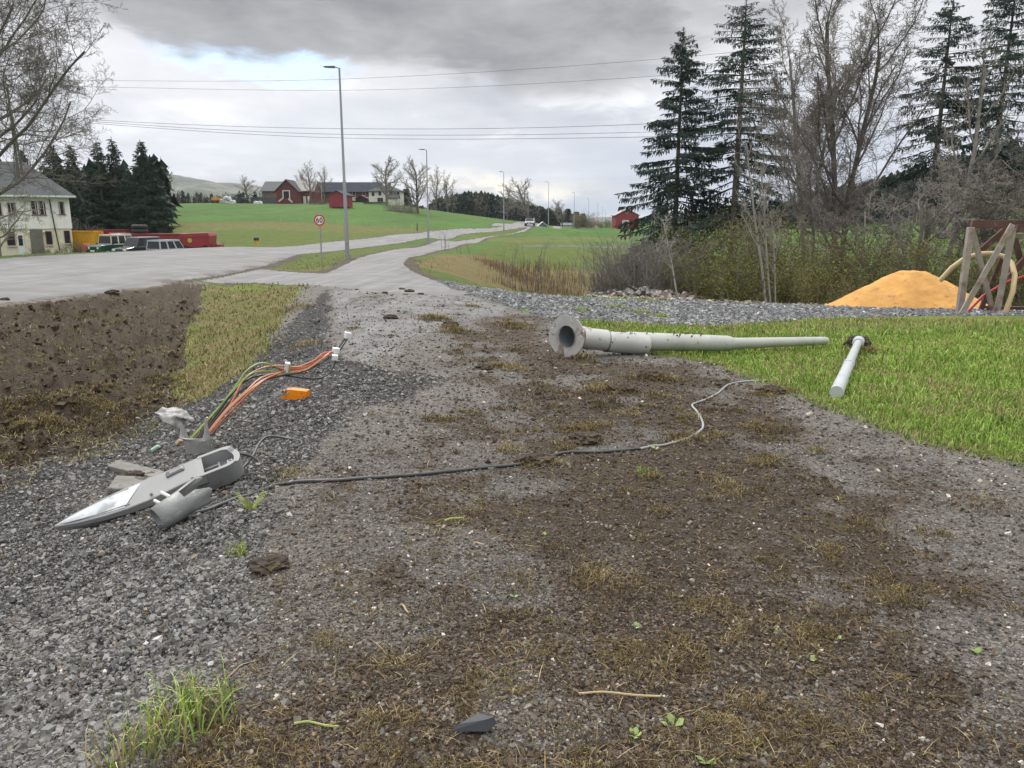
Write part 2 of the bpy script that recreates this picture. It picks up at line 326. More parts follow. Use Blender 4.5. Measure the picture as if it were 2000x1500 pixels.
def grass_mat(name, fresh=((.055, .125, .03), (.115, .205, .05)), dry=((.105, .09, .04), (.20, .16, .075)), far=False):
    m_, t, p = newmat(name)
    at_ = t.n('ShaderNodeAttribute', attribute_name='wts'); wr, wg, wb = t.sep(at_.outputs['Vector'])
    P_ = t.n('ShaderNodeNewGeometry').outputs['Position']
    s = 1.
    n1_ = t.noise(P_, 40, 5, .7); n2_ = t.noise(P_, 1.2, 6, .65); n3_ = t.noise(t.vm('MULTIPLY', P_, (1., .25, 1.)), .06, 5, .6); n4_ = t.noise(P_, 8, 5, .7)
    v = t.m('ADD', t.m('MULTIPLY', n1_, .3), t.m('ADD', t.m('MULTIPLY', n4_, .3), t.m('MULTIPLY', n2_, .4)))
    gcol = t.ramp(v, [(.35, fresh[0]), (.65, fresh[1])]); dcol = t.ramp(v, [(.35, dry[0]), (.65, dry[1])])
    olive = t.ramp(v, [(.35, (.055, .075, .018)), (.65, (.13, .16, .045))])
    gcol = t.mix(t.mr(n3_, .42, .62), gcol, t.vm('SCALE', gcol, .82))
    n5_ = t.noise(P_, .28, 5, .7); gcol = t.mix(t.mr(n5_, .38, .66), t.vm('SCALE', gcol, .72), gcol); gcol = t.mix(t.mr(t.noise(P_, .16, 6, .75), .54, .72, 0., .3), gcol, (.16, .17, .06))
    c = t.mix(t.m('MULTIPLY', t.mr(t.m('ADD', wb, t.m('SUBTRACT', n2_, .5)), .3, .7), .95), gcol, olive)
    c = t.mix(t.mr(t.m('ADD', wr, t.m('MULTIPLY', t.m('SUBTRACT', t.m('ADD', n2_, n4_), 1.), 1.6)), .25, .75), c, dcol)
    c = t.mix(t.mr(t.m('ADD', wg, t.m('MULTIPLY', t.m('SUBTRACT', t.m('ADD', n2_, n4_), 1.), 1.2)), .4, .7), c, t.ramp(v, [(.3, (.045, .038, .030)), (.7, (.14, .12, .10))]))
    t.sock(p, 'Base Color', c); p.inputs['Roughness'].default_value = .95; p.inputs['Specular IOR Level'].default_value = .1
    t.sock(p, 'Normal', t.bump(v, .9, .08))
    return m_

# ---------------------------------------------------------------- objects helpers
def tag(o, label=None, cat=None, group=None, kind=None):
    if label: o['label'] = label
    if cat: o['category'] = cat
    if group: o['group'] = group
    if kind: o['kind'] = kind
    return o
def thing(name, label, cat, loc=(0, 0, 0), rz=0., group=None, rot=None, scale=None):
    o = bpy.data.objects.new(name, None); COL.objects.link(o); o.location = loc
    o.rotation_euler = rot if rot else (0, 0, rz); o.empty_display_size = .2
    if scale: o.scale = (scale,)*3 if not isinstance(scale, tuple) else scale
    return tag(o, label, cat, group)
def mesh_np(name, V, F, mat_, parent=None, smooth=False, attr=None, loc=None, link=True, tri=None):
    """V (n,3); F = (m,4) or (m,3) array, or list of such arrays"""
    me = bpy.data.meshes.new(name); V = np.asarray(V, np.float32)
    Fs = F if isinstance(F, list) else [F]
    Fs = [np.asarray(f, np.int32) for f in Fs if len(f)]
    me.vertices.add(len(V)); me.vertices.foreach_set('co', V.ravel())
    loops = np.concatenate([f.ravel() for f in Fs]); cnt = np.concatenate([np.full(len(f), f.shape[1], np.int32) for f in Fs])
    st = np.concatenate([[0], np.cumsum(cnt)[:-1]]).astype(np.int32)
    me.loops.add(len(loops)); me.loops.foreach_set('vertex_index', loops)
    me.polygons.add(len(cnt)); me.polygons.foreach_set('loop_start', st); me.polygons.foreach_set('loop_total', cnt)
    me.polygons.foreach_set('use_smooth', np.full(len(cnt), bool(smooth)))
    me.update(calc_edges=True); me.validate()
    if attr is not None:
        a = me.color_attributes.new('wts', 'FLOAT_COLOR', 'POINT'); a.data.foreach_set('color', np.asarray(attr, np.float32).ravel())
    if mat_: me.materials.append(mat_)
    o = bpy.data.objects.new(name, me)
    if link: COL.objects.link(o)
    if parent: o.parent = parent
    if loc is not None: o.location = loc
    return o
class MB:
    def __init__(s): s.V = []; s.Q = []; s.T = []; s.n = 0; s.N = []
    def add(s, V, Q=(), T_=(), N_=()):
        V = np.asarray(V, float); b = s.n; s.V.append(V); s.n += len(V)
        if len(Q): s.Q.append(np.asarray(Q)+b)
        if len(T_): s.T.append(np.asarray(T_)+b)
        for f in N_: s.N.append([i+b for i in f])
        return s
    def box(s, c, size, rot=None, taper=None):
        sx, sy, sz = (v/2 for v in size)
        V = np.array([(x_*sx, y_*sy, z_*sz) for z_ in (-1, 1) for y_ in (-1, 1) for x_ in (-1, 1)], float)
        if taper: V[4:, 0] *= taper[0]; V[4:, 1] *= taper[1]
        if rot is not None:
            M_ = np.array((rot if isinstance(rot, Matrix) else Euler(rot).to_matrix())); V = V@M_.T
        return s.add(V+np.array(c), [(0, 2, 3, 1), (4, 5, 7, 6), (0, 1, 5, 4), (2, 6, 7, 3), (0, 4, 6, 2), (1, 3, 7, 5)])
    def bar(s, a, b, w_, h_, up=(0, 0, 1)):
        a = Vector(a); b = Vector(b); d_ = (b-a); L = d_.length; q = d_.to_track_quat('X', 'Z').to_matrix()
        return s.box((a+b)/2, (L, w_, h_), q)
    def tube(s, pts, rad, sides=8, cap=True, closed=False):
        P = np.array([tuple(p) for p in pts], float); n = len(P); rad = np.full(n, rad) if np.isscalar(rad) else np.asarray(rad, float)
        tg = np.gradient(P, axis=0); tg /= (np.linalg.norm(tg, axis=1)[:, None]+1e-12)
        ref = np.array([0, 0, 1.]) if abs(tg[0][2]) < .9 else np.array([1., 0, 0])
        u = np.cross(tg, ref); u /= (np.linalg.norm(u, axis=1)[:, None]+1e-9); v = np.cross(tg, u)
        for i in range(1, n):
            if u[i]@u[i-1] < 0: u[i] = -u[i]; v[i] = -v[i]
        an = np.arange(sides)/sides*2*math.pi
        V = P[:, None, :]+rad[:, None, None]*(np.cos(an)[None, :, None]*u[:, None, :]+np.sin(an)[None, :, None]*v[:, None, :])
        V = V.reshape(-1, 3); i = np.arange(n-1)[:, None]*sides; j = np.arange(sides)[None, :]; k = (j+1) % sides
        Q = np.stack([i+j, i+k, i+sides+k, i+sides+j], -1).reshape(-1, 4)
        N_ = [list(range(sides))[::-1], list(range((n-1)*sides, n*sides))] if cap else []
        return s.add(V, Q, (), N_)
    def cyl(s, a, b, r0, r1=None, sides=12, cap=True): return s.tube([a, b], [r0, r0 if r1 is None else r1], sides, cap)
    def lathe(s, prof, sides=16, c=(0, 0, 0), rot=None):
        an = np.arange(sides)/sides*2*math.pi
        V = np.array([(r*math.cos(t_), r*math.sin(t_), z_) for r, z_ in prof for t_ in an])
        if rot is not None: V = V@np.array(rot if isinstance(rot, Matrix) else Euler(rot).to_matrix()).T
        n = len(prof); i = np.arange(n-1)[:, None]*sides; j = np.arange(sides)[None, :]; k = (j+1) % sides
        return s.add(V+np.array(c), np.stack([i+j, i+k, i+sides+k, i+sides+j], -1).reshape(-1, 4))
    def prism(s, poly, a0, a1, axis='y'):
        """poly in the plane across the axis, extruded from a0 to a1"""
        f = {'y': lambda p, a: (p[0], a, p[1]), 'x': lambda p, a: (a, p[0], p[1]), 'z': lambda p, a: (p[0], p[1], a)}[axis]
        n = len(poly); V = [f(p, a0) for p in poly]+[f(p, a1) for p in poly]
        return s.add(V, [(i, (i+1) % n, n+(i+1) % n, n+i) for i in range(n)], (), [list(range(n))[::-1], list(range(n, 2*n))])
    def poly(s, pts): return s.add(pts, (), (), [list(range(len(pts)))])
    def build(s, name, mat_, parent=None, smooth=False, bevel=0., loc=None, link=True):
        V = np.concatenate(s.V); F = []
        if s.Q: F.append(np.concatenate(s.Q))
        if s.T: F.append(np.concatenate(s.T))
        by = {}
        for f in s.N: by.setdefault(len(f), []).append(f)
        F += [np.array(v) for v in by.values()]
        o = mesh_np(name, V, F, mat_, parent, smooth, loc=loc, link=link)
        if smooth and bevel == 0:
            try: o.data.set_sharp_from_angle(angle=R(50))
            except Exception: pass
        if bevel:
            b = o.modifiers.new('bevel', 'BEVEL'); b.width = bevel; b.segments = 2; b.limit_method = 'ANGLE'
        return o
def copy_tree(o, parent=None, loc=None, rz=None, scale=None, label=None):
    c = o.copy(); COL.objects.link(c)
    if parent: c.parent = parent
    if loc is not None: c.location = loc
    if rz is not None: c.rotation_euler = (0, 0, rz)
    if scale is not None: c.scale = scale if isinstance(scale, tuple) else (scale,)*3
    if label: c['label'] = label
    for ch in list(o.children): copy_tree(ch, c)
    return c

# ---------------------------------------------------------------- terrain: one polar grid, cut into its surfaces along their edges
def build_terrain():
    ths = np.concatenate([np.arange(-180, -43, 4.), np.arange(-43, 43.01, .125), np.arange(46, 180.1, 4.)])
    if ths[-1] < 180: ths = np.append(ths, 180.)
    rs = [.25, .5, .8, 1.1]; r = 1.3
    while r < 800:
        rs.append(r); r *= 1+min(.02, max(.0034, .0014*r))
    rs += [900, 1100, 1500, 2200, 3000, 3900]; rs = np.array(rs)
    TH, RR = np.meshgrid(R(1)*ths, rs); X = RR*np.sin(TH); Y = RR*np.cos(TH)
    fineh = hz(X, Y); nt = len(ths); nr = len(rs)
    zones = [('main_road', Z_road), ('lawn', Z_lawn), ('grass_strip', Z_strip), ('gravel_yard', Z_yard), ('path', Z_path), ('ground', Z_ground), ('farm_track', Z_track)]
    far = RR > 430
    S = []
    nz = vnoise(X, Y, .35, 21)*.5+vnoise(X, Y, .12, 22)*.3
    for nme, pl in zones:
        q = sdf(pl, X, Y); amp = {'main_road': .10, 'path': .12, 'lawn': .5, 'grass_strip': .6, 'gravel_yard': .5, 'ground': .3, 'farm_track': 1.2}[nme]
        S.append(q+nz*amp*np.clip(20/RR, .1, 1))
    S = np.array(S)
    zone = np.full(X.shape, len(zones))
    for k in range(len(zones)-1, -1, -1): zone[S[k] < 0] = k
    # raise the roads a little over the verge; verge relief
    h = fineh.copy()
    h += np.where(zone == len(zones), vnoise(X, Y, 1.2, 31)*.05+vnoise(X, Y, .4, 32)*.03, 0)*(1-sst(RR, 60, 200))
    gr, so, as_ = weights(X, Y)
    wts = np.zeros(X.shape+(4,))
    # surface weights R stone, G soil, B clean asphalt, A yard stone
    sg = (zone == 5); sp = (zone == 4); sr = (zone == 0); sy = (zone == 3) | (zone == 6)
    wts[..., 0] = gr*(1-np.clip(sp+sr+sy, 0, 1)); wts[..., 1] = so*(1-np.clip(sr, 0, 1))
    wts[..., 2] = np.where(sr, 1, np.where(sp, 1, as_))
    yd = 1-sst(sdf(Z_yard, X, Y), -.4, .4); yd = yd*(1-sst(sdf(Z_path, X, Y), .3, -.2)*0)
    wts[..., 3] = np.where(sr | sp, 0, np.maximum(yd, zone == 6))
    # road shoulder: stones + dirt at the edge of the asphalt
    se = sdf(Z_road, X, Y); wts[..., 1] = np.where(sr, np.clip(.55*(1-sst(-se+vnoise(X, Y, 1.1, 41)*.8, .0, .9)), 0, 1)*(1-sst(RR, 40, 60)), wts[..., 1])
    wts[..., 1] = np.where(sp, so*.6, wts[..., 1])
    # grass weights: R dry, G earth, B olive
    gm = np.isin(zone, (1, 2, 7))
    dpath = np.minimum(np.abs(se), np.abs(sdf(Z_path, X, Y)))
    earth = (1-sst(dpath+vnoise(X, Y, 2., 42)*.7, .15, .9))*(1-sst(RR, 150, 250))
    dryv = np.zeros(X.shape)
    for pl, lo in DRY: dryv = np.maximum(dryv, lo*(1-sst(sdf(pl, X, Y)/np.maximum(RR, 1), -.012, .02)))
    oliv = np.zeros(X.shape)
    for pl, lo in OLIVE: oliv = np.maximum(oliv, lo*(1-sst(sdf(pl, X, Y)/np.maximum(RR, 1), -.01, .02)))
    for k, arr in ((0, dryv), (1, np.where(zone == 7, earth, 0)), (2, oliv)):
        wts[..., k] = np.where(gm, arr, wts[..., k])
    wts[..., 3] = np.where(gm, 0, wts[..., 3])
    V = np.stack([X, Y, h], -1).reshape(-1, 3); Wt = wts.reshape(-1, 4); SZ = S.reshape(len(zones), -1); zf = zone.ravel()
    i = np.arange(nr-1)[:, None]*nt; j = np.arange(nt-1)[None, :]
    Q = np.stack([i+j, i+j+1, i+nt+j+1, i+nt+j], -1).reshape(-1, 4)
    zq = zf[Q]; same = (zq == zq[:, :1]).all(1)
    parts = {k: [Q[same & (zq[:, 0] == k)]] for k in range(len(zones)+1)}
    extraV = []; extraW = []; base = len(V); polys = {k: {} for k in parts}
    cache = {}
    for q in Q[~same]:
        poly = [(tuple(V[v]), Wt[v], SZ[:, v], int(v)) for v in q]
        for k in range(len(zones)+1):
            if len(poly) < 3: break
            if k == len(zones): ins = poly; rest = []
            else:
                ins = []; rest = []
                n = len(poly)
                for a_ in range(n):
                    A_ = poly[a_]; B_ = poly[(a_+1) % n]; sa = A_[2][k]; sb = B_[2][k]
                    (ins if sa < 0 else rest).append(A_)
                    if (sa < 0) != (sb < 0):
                        t = sa/(sa-sb); ky = (k, round(A_[0][0]+(B_[0][0]-A_[0][0])*t, 5), round(A_[0][1]+(B_[0][1]-A_[0][1])*t, 5))
                        P_ = tuple(A_[0][c]+(B_[0][c]-A_[0][c])*t for c in range(3))
                        N_ = (P_, A_[1]+(B_[1]-A_[1])*t, A_[2]+(B_[2]-A_[2])*t, ky)
                        ins.append(N_); rest.append(N_)
            if len(ins) >= 3:
                ids = []
                for v in ins:
                    if isinstance(v[3], int): ids.append(v[3])
                    else:
                        if v[3] not in cache:
                            cache[v[3]] = base+len(extraV); extraV.append(v[0]); extraW.append(v[1])
                        ids.append(cache[v[3]])
                polys[k].setdefault(len(ids), []).append(ids)
            poly = rest
    if extraV: V = np.concatenate([V, np.array(extraV)]); Wt = np.concatenate([Wt, np.array(extraW)])
    sm = surface_mat(); gm_ = grass_mat('meadow_grass')
    lm = grass_mat('lawn_grass', ((.11, .15, .03), (.22, .27, .06)))
    names = ['road', 'lawn', 'grass_strip', 'gravel_yard', 'path', 'ground', 'farm_track', 'field']
    mts = [sm, lm, lm, sm, sm, sm, sm, gm_]
    for k in parts:
        F = [f for f in parts[k] if len(f)]+[np.array(v) for v in polys[k].values()]
        used = np.unique(np.concatenate([f.ravel() for f in F])); mp = np.full(len(V), -1); mp[used] = np.arange(len(used))
        o = mesh_np(names[k], V[used], [mp[f] for f in F], mts[k], smooth=True, attr=Wt[used])
        tag(o, kind='structure')
DRY = [(GP([(810,520),(850,500),(930,497),(1190,530),(1200,560),(1180,575),(1000,568),(930,552),(860,530)]), .9),
       (GP([(340,437),(560,434),(700,441),(860,452),(700,456),(560,450),(345,452)]), .42),
       (GP([(880,455),(1000,464),(1240,462),(1240,470),(1000,474),(950,470)]), .5),
       (GP([(505,522),(560,530),(640,534),(665,520),(600,526)]), .55),
       (GP([(350,760),(365,792),(470,728),(515,680),(590,557),(400,557),(350,700)]), .6),
       (GP([(1128,628),(1250,632),(1390,637),(1565,626),(1740,618),(2100,616),(2100,632),(1800,640),(1560,655),(1400,650),(1200,640)]), .38)]
OLIVE = [(GP([(335,432),(700,440),(860,446),(860,455),(640,475),(340,490)]), .85),
         (GP([(800,505),(980,470),(1240,480),(1240,580),(930,560),(800,530)]), .7),
         (GP([(500,525),(640,535),(960,465),(1040,448),(980,448),(680,487),(520,515)]), .8),
         (GP([(360,790),(398,556),(590,556),(560,600),(480,720)]), .6),
         (GP([(1100,640),(1565,626),(2100,616),(2100,640),(1500,670)]), .5)]
build_terrain()

# ---------------------------------------------------------------- common materials
m_galv = mat('galvanised_steel', (.34, .35, .36), .45, .5, .12, 6, .1, 60)
m_post = mat('post_grey', (.30, .31, .33), .5, .4, .08, 2)
m_fallen = mat('fallen_pole_paint', (.44, .45, .43), .5, .25, .12, 3, .15, 50, (.20, .17, .13), 14., .62, .72)
m_alu = mat('cast_aluminium', (.46, .455, .44), .55, .3, .15, 9, .5, 60, (.25, .20, .155), 7., .53, .66)
m_inside = mat('pipe_inside', (.22, .24, .26), .5, .4, .15, 8)
m_lamp = mat('luminaire_grey', (.27, .275, .28), .45, .1, .06, 5, .06, 120, (.18, .17, .16), 7., .62, .8)
m_lampd = mat('luminaire_dark', (.10, .105, .11), .5, .1, .1, 6)
m_black = mat('black_rubber', (.02, .02, .022), .6, 0, .2, 8)
m_cable = mat('grey_cable', (.055, .06, .065), .5, 0, .2, 5)
m_cablel = mat('pale_cable', (.30, .31, .31), .5, 0, .2, 5)
m_bark = mat('bark', (.125, .11, .098), .9, 0, .35, 4, .6, 12)
m_barkg = mat('bark_grey', (.20, .185, .17), .9, 0, .3, 3, .6, 12)
m_birch = mat('birch_bark', (.30, .285, .26), .8, 0, .2, 2, .3, 15, (.08, .07, .06), 6., .58, .64)
m_twig = mat('twigs', (.155, .135, .122), .9, 0, .3, 2)
m_twigl = mat('pale_twigs', (.26, .235, .215), .9, 0, .25, 2)
m_twigd = mat('dark_twigs', (.06, .05, .045), .9, 0, .3, 2)
m_white = mat('white_plastic', (.78, .79, .78), .4, 0, .05, 20)

# ---------------------------------------------------------------- trees
class Tree:
    """bare tree: limbs (trunk and main branches) and twigs as tapered tubes"""
    def __init__(s, seed): s.r = random.Random(seed); s.limb = MB(); s.twig = MB(); s.tips = []
    def grow(s, p, d_, L, r0, lev, cfg):
        rr = s.r; n = cfg['seg'][lev] if lev < len(cfg['seg']) else 3
        pts = [p]; rad = [r0]; d_ = d_.normalized(); r1 = r0*cfg.get('taper', .45) if lev < cfg['levels'] else r0*.4
        cr = cfg['crook'][lev] if lev < len(cfg['crook']) else cfg['crook'][-1]
        for i in range(n):
            d_ = (d_+Vector((rr.gauss(0, cr), rr.gauss(0, cr), rr.gauss(0, cr)+cfg['up'][min(lev, len(cfg['up'])-1)]))).normalized()
            p = p+d_*(L/n); pts.append(p); rad.append(r0+(r1-r0)*(i+1)/n)
        mb = s.limb if lev < cfg.get('limb_levels', 2) else s.twig
        mb.tube(pts, rad, (8 if lev == 0 else 5) if lev < 2 else 3, cap=False)
        if lev >= cfg['levels']: s.tips.append(p); return
        kids = cfg['kids'][lev]
        for k in range(kids):
            t = cfg['start'][lev]+(1-cfg['start'][lev])*((k+rr.random()*.8)/kids); i = min(n-1, int(t*n)); f = t*n-i
            q = pts[i].lerp(pts[i+1], min(1, f)); ax = (pts[i+1]-pts[i]).normalized()
            az_ = k*2.4+rr.random()*1.2; perp = ax.orthogonal().normalized(); perp.rotate(Matrix.Rotation(az_, 3, ax))
            sp = cfg['spread'][lev]*rr.uniform(.75, 1.25); nd = (ax*math.cos(sp)+perp*math.sin(sp)).normalized()
            ln = L*cfg['len'][lev]*rr.uniform(.7, 1.2)*(1-.45*t if cfg.get('conic', 1) else 1); rk = (rad[i]+(rad[i+1]-rad[i])*f)*cfg['rad'][lev]
            s.grow(q, nd, ln, max(rk, cfg['rmin']), lev+1, cfg)
        s.tips.append(p)
CFG = dict(levels=4, seg=[9, 7, 5, 4, 3], crook=[.05, .12, .16, .2, .25], up=[.02, .10, .07, .04, .02], kids=[11, 8, 6, 5], start=[.28, .18, .12, .1],
           spread=[.75, .75, .75, .8], len=[.52, .48, .5, .5], rad=[.55, .55, .6, .6], rmin=.010, limb_levels=2)
def bare_tree(name, label, cat, loc, H, seed, r=.18, lean=(0, 0), cfg=None, trunk_mat=None, twig_mat=None, group=None, stems=1, sink=.3):
    c = dict(CFG); c.update(cfg or {})
    t = Tree(seed)
    for k in range(stems):
        a = k*2.1+seed; off = Vector((math.cos(a), math.sin(a), 0))*(.0 if stems == 1 else r*1.5)
        lk = Vector((lean[0], lean[1], 0))+(off.normalized()*(.16) if stems > 1 else Vector((0, 0, 0)))
        t.grow(Vector((0, 0, -sink))+off, Vector((lk.x, lk.y, 1)), H*(1-.12*k), r*(1-.12*k), 0, c)
    th = thing(name, label, cat, loc, group=group)
    t.limb.build('trunk', trunk_mat or m_bark, th, True)
    t.twig.build('crown', twig_mat or m_twig, th)
    return th
m_needle = None
def needle_mat(name, a, b):
    m_, t, p = newmat(name); P_ = t.n('ShaderNodeTexCoord').outputs['Object']
    t.sock(p, 'Base Color', t.ramp(t.m('ADD', t.m('MULTIPLY', t.noise(P_, .9, 4, .6), .5), t.m('MULTIPLY', t.noise(P_, 9, 2, .6), .5)), [(.3, a), (.7, b)]))
    p.inputs['Roughness'].default_value = .7; p.inputs['Specular IOR Level'].default_value = .2
    return m_
m_spr = needle_mat('spruce_needles', (.030, .056, .050), (.095, .14, .112))
m_spr2 = needle_mat('far_spruce_needles', (.018, .040, .032), (.060, .095, .065))
def spruce(name, label, loc, H, rad, seed, base=.08, dens=1., sparse=.3, group=None, nm=None, spray=.32, top=1.4, droop=.35, trunk_r=None, hang=.8, sink=1., bend=0., power=.78):
    rr = random.Random(seed); nr_ = np.random.RandomState(seed); th = thing(name, label, 'spruce tree', loc, group=group)
    tr = MB(); wood = MB(); k = 14; r0 = trunk_r or H*.013
    cx = lambda z: bend*math.sin(z/H*2.2)*H*.02
    tr.tube([(cx(H*i/k), 0, -sink+(H+sink)*i/k) for i in range(k+1)], [r0*(1-i/k)**.8+.015 for i in range(k+1)], 8, False)
    P0 = []; D0 = []; S0 = []
    z = H*base; 
    while z < H-.25:
        f = (z/H-base)/(1-base)                       # 0 low .. 1 top
        Lm = rad*((1-f)**power)*(.72+.28*min(1, f*5+.3))+.15
        nb = 3 if f > .93 else 6
        thin = sparse*(1-min(1, f*1.7))
        for b in range(nb):
            if rr.random() < thin*.9: continue
            a = rr.random()*2*math.pi; L = Lm*rr.uniform(.5, 1.2)
            rise = .55*(f-.45)-(.1 if f < .3 else 0); n = 7; pts = []
            for i in range(n):
                s = i/(n-1); pts.append(Vector((cx(z)+math.cos(a)*L*s, math.sin(a)*L*s, z+L*(rise*s-droop*s*s*.9+.22*s**3+ .0))))
            wood.tube(pts, [.035*(1-s*.85)*max(.35, Lm/3)+.006 for s in np.linspace(0, 1, n)], 3, False)
            ns = int(max(8, L*34*dens*(1-.55*thin*2)))
            bare = .42*(1-f)*(.4+sparse) if f < .75 else 0
            for j in range(ns):
                s = bare+(1-bare)*rr.random()**.75; x_ = s*(n-1); i = min(n-2, int(x_)); q = pts[i].lerp(pts[i+1], x_-i)
                side = rr.choice((-1, 1)); w_ = (.10+.24*(1-abs(s-.45)*1.2))*min(L, 2.2)*.6
                da = a+side*rr.uniform(.5, 1.35)
                D_ = Vector((math.cos(da), math.sin(da), rr.uniform(-.35, .15)-hang*.25)).normalized()
                q2 = q+D_*(w_*rr.random())
                if rr.random() < .5*hang: D_ = Vector((math.cos(da)*.35, math.sin(da)*.35, -1)).normalized()
                P0.append(q2); D0.append(D_); S0.append(spray*rr.uniform(.5, 1.3)*(.6+.4*(1-f)))
        z += (.34 if f < .8 else .24)*rr.uniform(.8, 1.2)*max(.6, H/16)
    # leader
    for j in range(26):
        zz_ = H-rr.random()*1.0*max(.5, H/16); a = rr.random()*6.28
        P0.append(Vector((cx(zz_), 0, zz_))); D0.append(Vector((math.cos(a), math.sin(a), .5)).normalized()); S0.append((.10+.28*(H-zz_))*min(1.3, H/16))
    P = np.array([tuple(v) for v in P0]); D_ = np.array([tuple(v) for v in D0]); S_ = np.array(S0)
    rv = nr_.normal(size=P.shape); u = np.cross(D_, rv); u /= np.linalg.norm(u, axis=1)[:, None]
    wv = u*(S_*.115)[:, None]; mid = P+D_*(S_*.5)[:, None]
    rv2 = np.cross(D_, u)*(S_*.09)[:, None]
    V = np.stack([P, mid+wv, P+D_*S_[:, None], mid-wv, mid+rv2, mid-rv2], 1).reshape(-1, 3); b = np.arange(len(P))[:, None]*6
    mesh_np('crown', V, np.concatenate([b+np.array([[0, 1, 2, 3]]), b+np.array([[0, 4, 2, 5]])]), nm or m_spr, th)
    tr.build('trunk', m_bark, th, True); wood.build('branches', m_twigd, th)
    return th
def bush(name, label, cat, loc, H, Wd, seed, stems=40, twmat=None, leaf=0, leafmat=None, group=None, lean=.5, kid=6, r=.012, leafsize=.05, depth=None):
    rr = random.Random(seed); th = thing(name, label, cat, loc, group=group); wood = MB(); L = []
    for s in range(stems):
        bx, by = rr.uniform(-1, 1)*Wd*.42, rr.uniform(-1, 1)*(depth or Wd)*.42
        a = rr.random()*6.28; h = H*rr.uniform(.45, 1.05); d_ = Vector((math.cos(a)*rr.random()*lean, math.sin(a)*rr.random()*lean, 1)).normalized()
        pts = [Vector((bx, by, -.5))]; n = 5
        for i in range(n):
            d_ = (d_+Vector((rr.gauss(0, .10), rr.gauss(0, .10), .0))).normalized(); pts.append(pts[-1]+d_*((h+.5)/n))
        wood.tube(pts, [r*(1-.75*i/n)+.003 for i in range(n+1)], 3, False)
        for k in range(kid):
            t = rr.uniform(.2, 1)*n; i = min(n-1, int(t)); q = pts[i].lerp(pts[i+1], t-i)
            a = rr.random()*6.28; d2 = Vector((math.cos(a), math.sin(a), rr.uniform(.3, 1.4))).normalized(); p2 = [q]; l2 = h*rr.uniform(.14, .34)
            for j in range(3):
                d2 = (d2+Vector((rr.gauss(0, .2), rr.gauss(0, .2), rr.gauss(0, .1)))).normalized(); p2.append(p2[-1]+d2*l2/3)
            wood.tube(p2, [r*.5, r*.4, r*.3, .003], 3, False)
            for j in range(2):
                a = rr.random()*6.28; q3 = p2[1+j]; p3 = q3+Vector((math.cos(a), math.sin(a), rr.uniform(0, 1)))*l2*.4; wood.tube([q3, q3.lerp(p3, .5)+Vector((0, 0, .03)), p3], [r*.3, r*.25, .002], 3, False); L.append(p3)
            L += p2[1:]
    wood.build('stems', twmat or m_twig, th)
    if leaf:
        nr_ = np.random.RandomState(seed); P = np.array([tuple(v) for v in L]); P = P[nr_.randint(0, len(P), leaf)]+nr_.normal(size=(leaf, 3))*H*.055
        A_ = nr_.normal(size=(leaf, 3)); A_ /= np.linalg.norm(A_, axis=1)[:, None]; B_ = np.cross(A_, nr_.normal(size=(leaf, 3))); B_ /= np.linalg.norm(B_, axis=1)[:, None]
        S_ = (leafsize*nr_.uniform(.5, 1.4, leaf))[:, None]
        V = np.stack([P, P+A_*S_+B_*S_*.35, P+A_*S_*1.9, P+A_*S_-B_*S_*.35], 1).reshape(-1, 3)
        mesh_np('leaves', V, np.arange(leaf*4).reshape(-1, 4), leafmat, th)
    return th
def ground_at(px, Y, dz=0.):
    """point on the ground seen in direction px at depth Y"""
    a = (px-1000)/1500; dy = CP+(750-450)/1500*SP; X = a/dy*Y
    return Vector((X, Y, float(smooth_h(np.array([X]), np.array([Y]))[0])+dz))
def top_h(px, row, Y, base):  return at(px, row, Y).z-base.z

# right-hand trees
b = ground_at(1318, 42); spruce('spruce_tree', 'tall dark spruce at the left end of the tree line, beside the red barn', b, top_h(1340, 52, 42, b), 3.3, 3, base=.12, dens=1.5, sparse=.2, spray=.33, power=.7)
b = ground_at(1432, 40); spruce('spruce_tree', 'tallest spruce with a broad crown, second from the left in the tree line', b, top_h(1465, -5, 40, b), 3.3, 4, base=.22, dens=1.5, sparse=.22, power=.5, spray=.28, trunk_r=.24)
b = ground_at(1812, 40); spruce('spruce_tree', 'thin sparse spruce behind the bare trees, left of the tree at the edge', b, top_h(1862, -10, 40, b), 2.7, 11, base=.34, dens=1.35, sparse=.36, power=.5, spray=.28, trunk_r=.2)
b = ground_at(1925, 39); spruce('spruce_tree', 'spruce cut off by the right edge of the picture, trunk leaning right', b, top_h(2000, -60, 39, b), 2.9, 12, base=.34, dens=1.35, sparse=.36, power=.5, spray=.28, trunk_r=.2)
b = ground_at(1600, 34); bare_tree('bare_tree', 'pale bare tree with two slender trunks left of the big bare tree', 'bare tree', b, top_h(1640, 70, 34, b), 21, .12, (-.02, 0),
    dict(kids=[13, 10, 9, 8], spread=[.55, .65, .75, .85], len=[.42, .45, .48, .5], up=[.02, .12, .06, .03], start=[.3, .15, .1, .1], rmin=.008, rad=[.45, .45, .5, .6]), m_barkg, m_twigl, stems=2)
b = ground_at(1652, 33); bare_tree('bare_tree', 'biggest bare tree with many upright limbs, in front of the forest hill', 'bare tree', b, top_h(1700, 20, 33, b), 33, .16, (.02, 0),
    dict(kids=[11, 12, 10, 8], spread=[.62, .62, .75, .85], len=[.56, .40, .44, .5], up=[.02, .15, .07, .03], start=[.22, .12, .1, .1], crook=[.05, .13, .2, .28, .3], rad=[.50, .42, .5, .6], rmin=.008), m_bark, m_twig, stems=2)
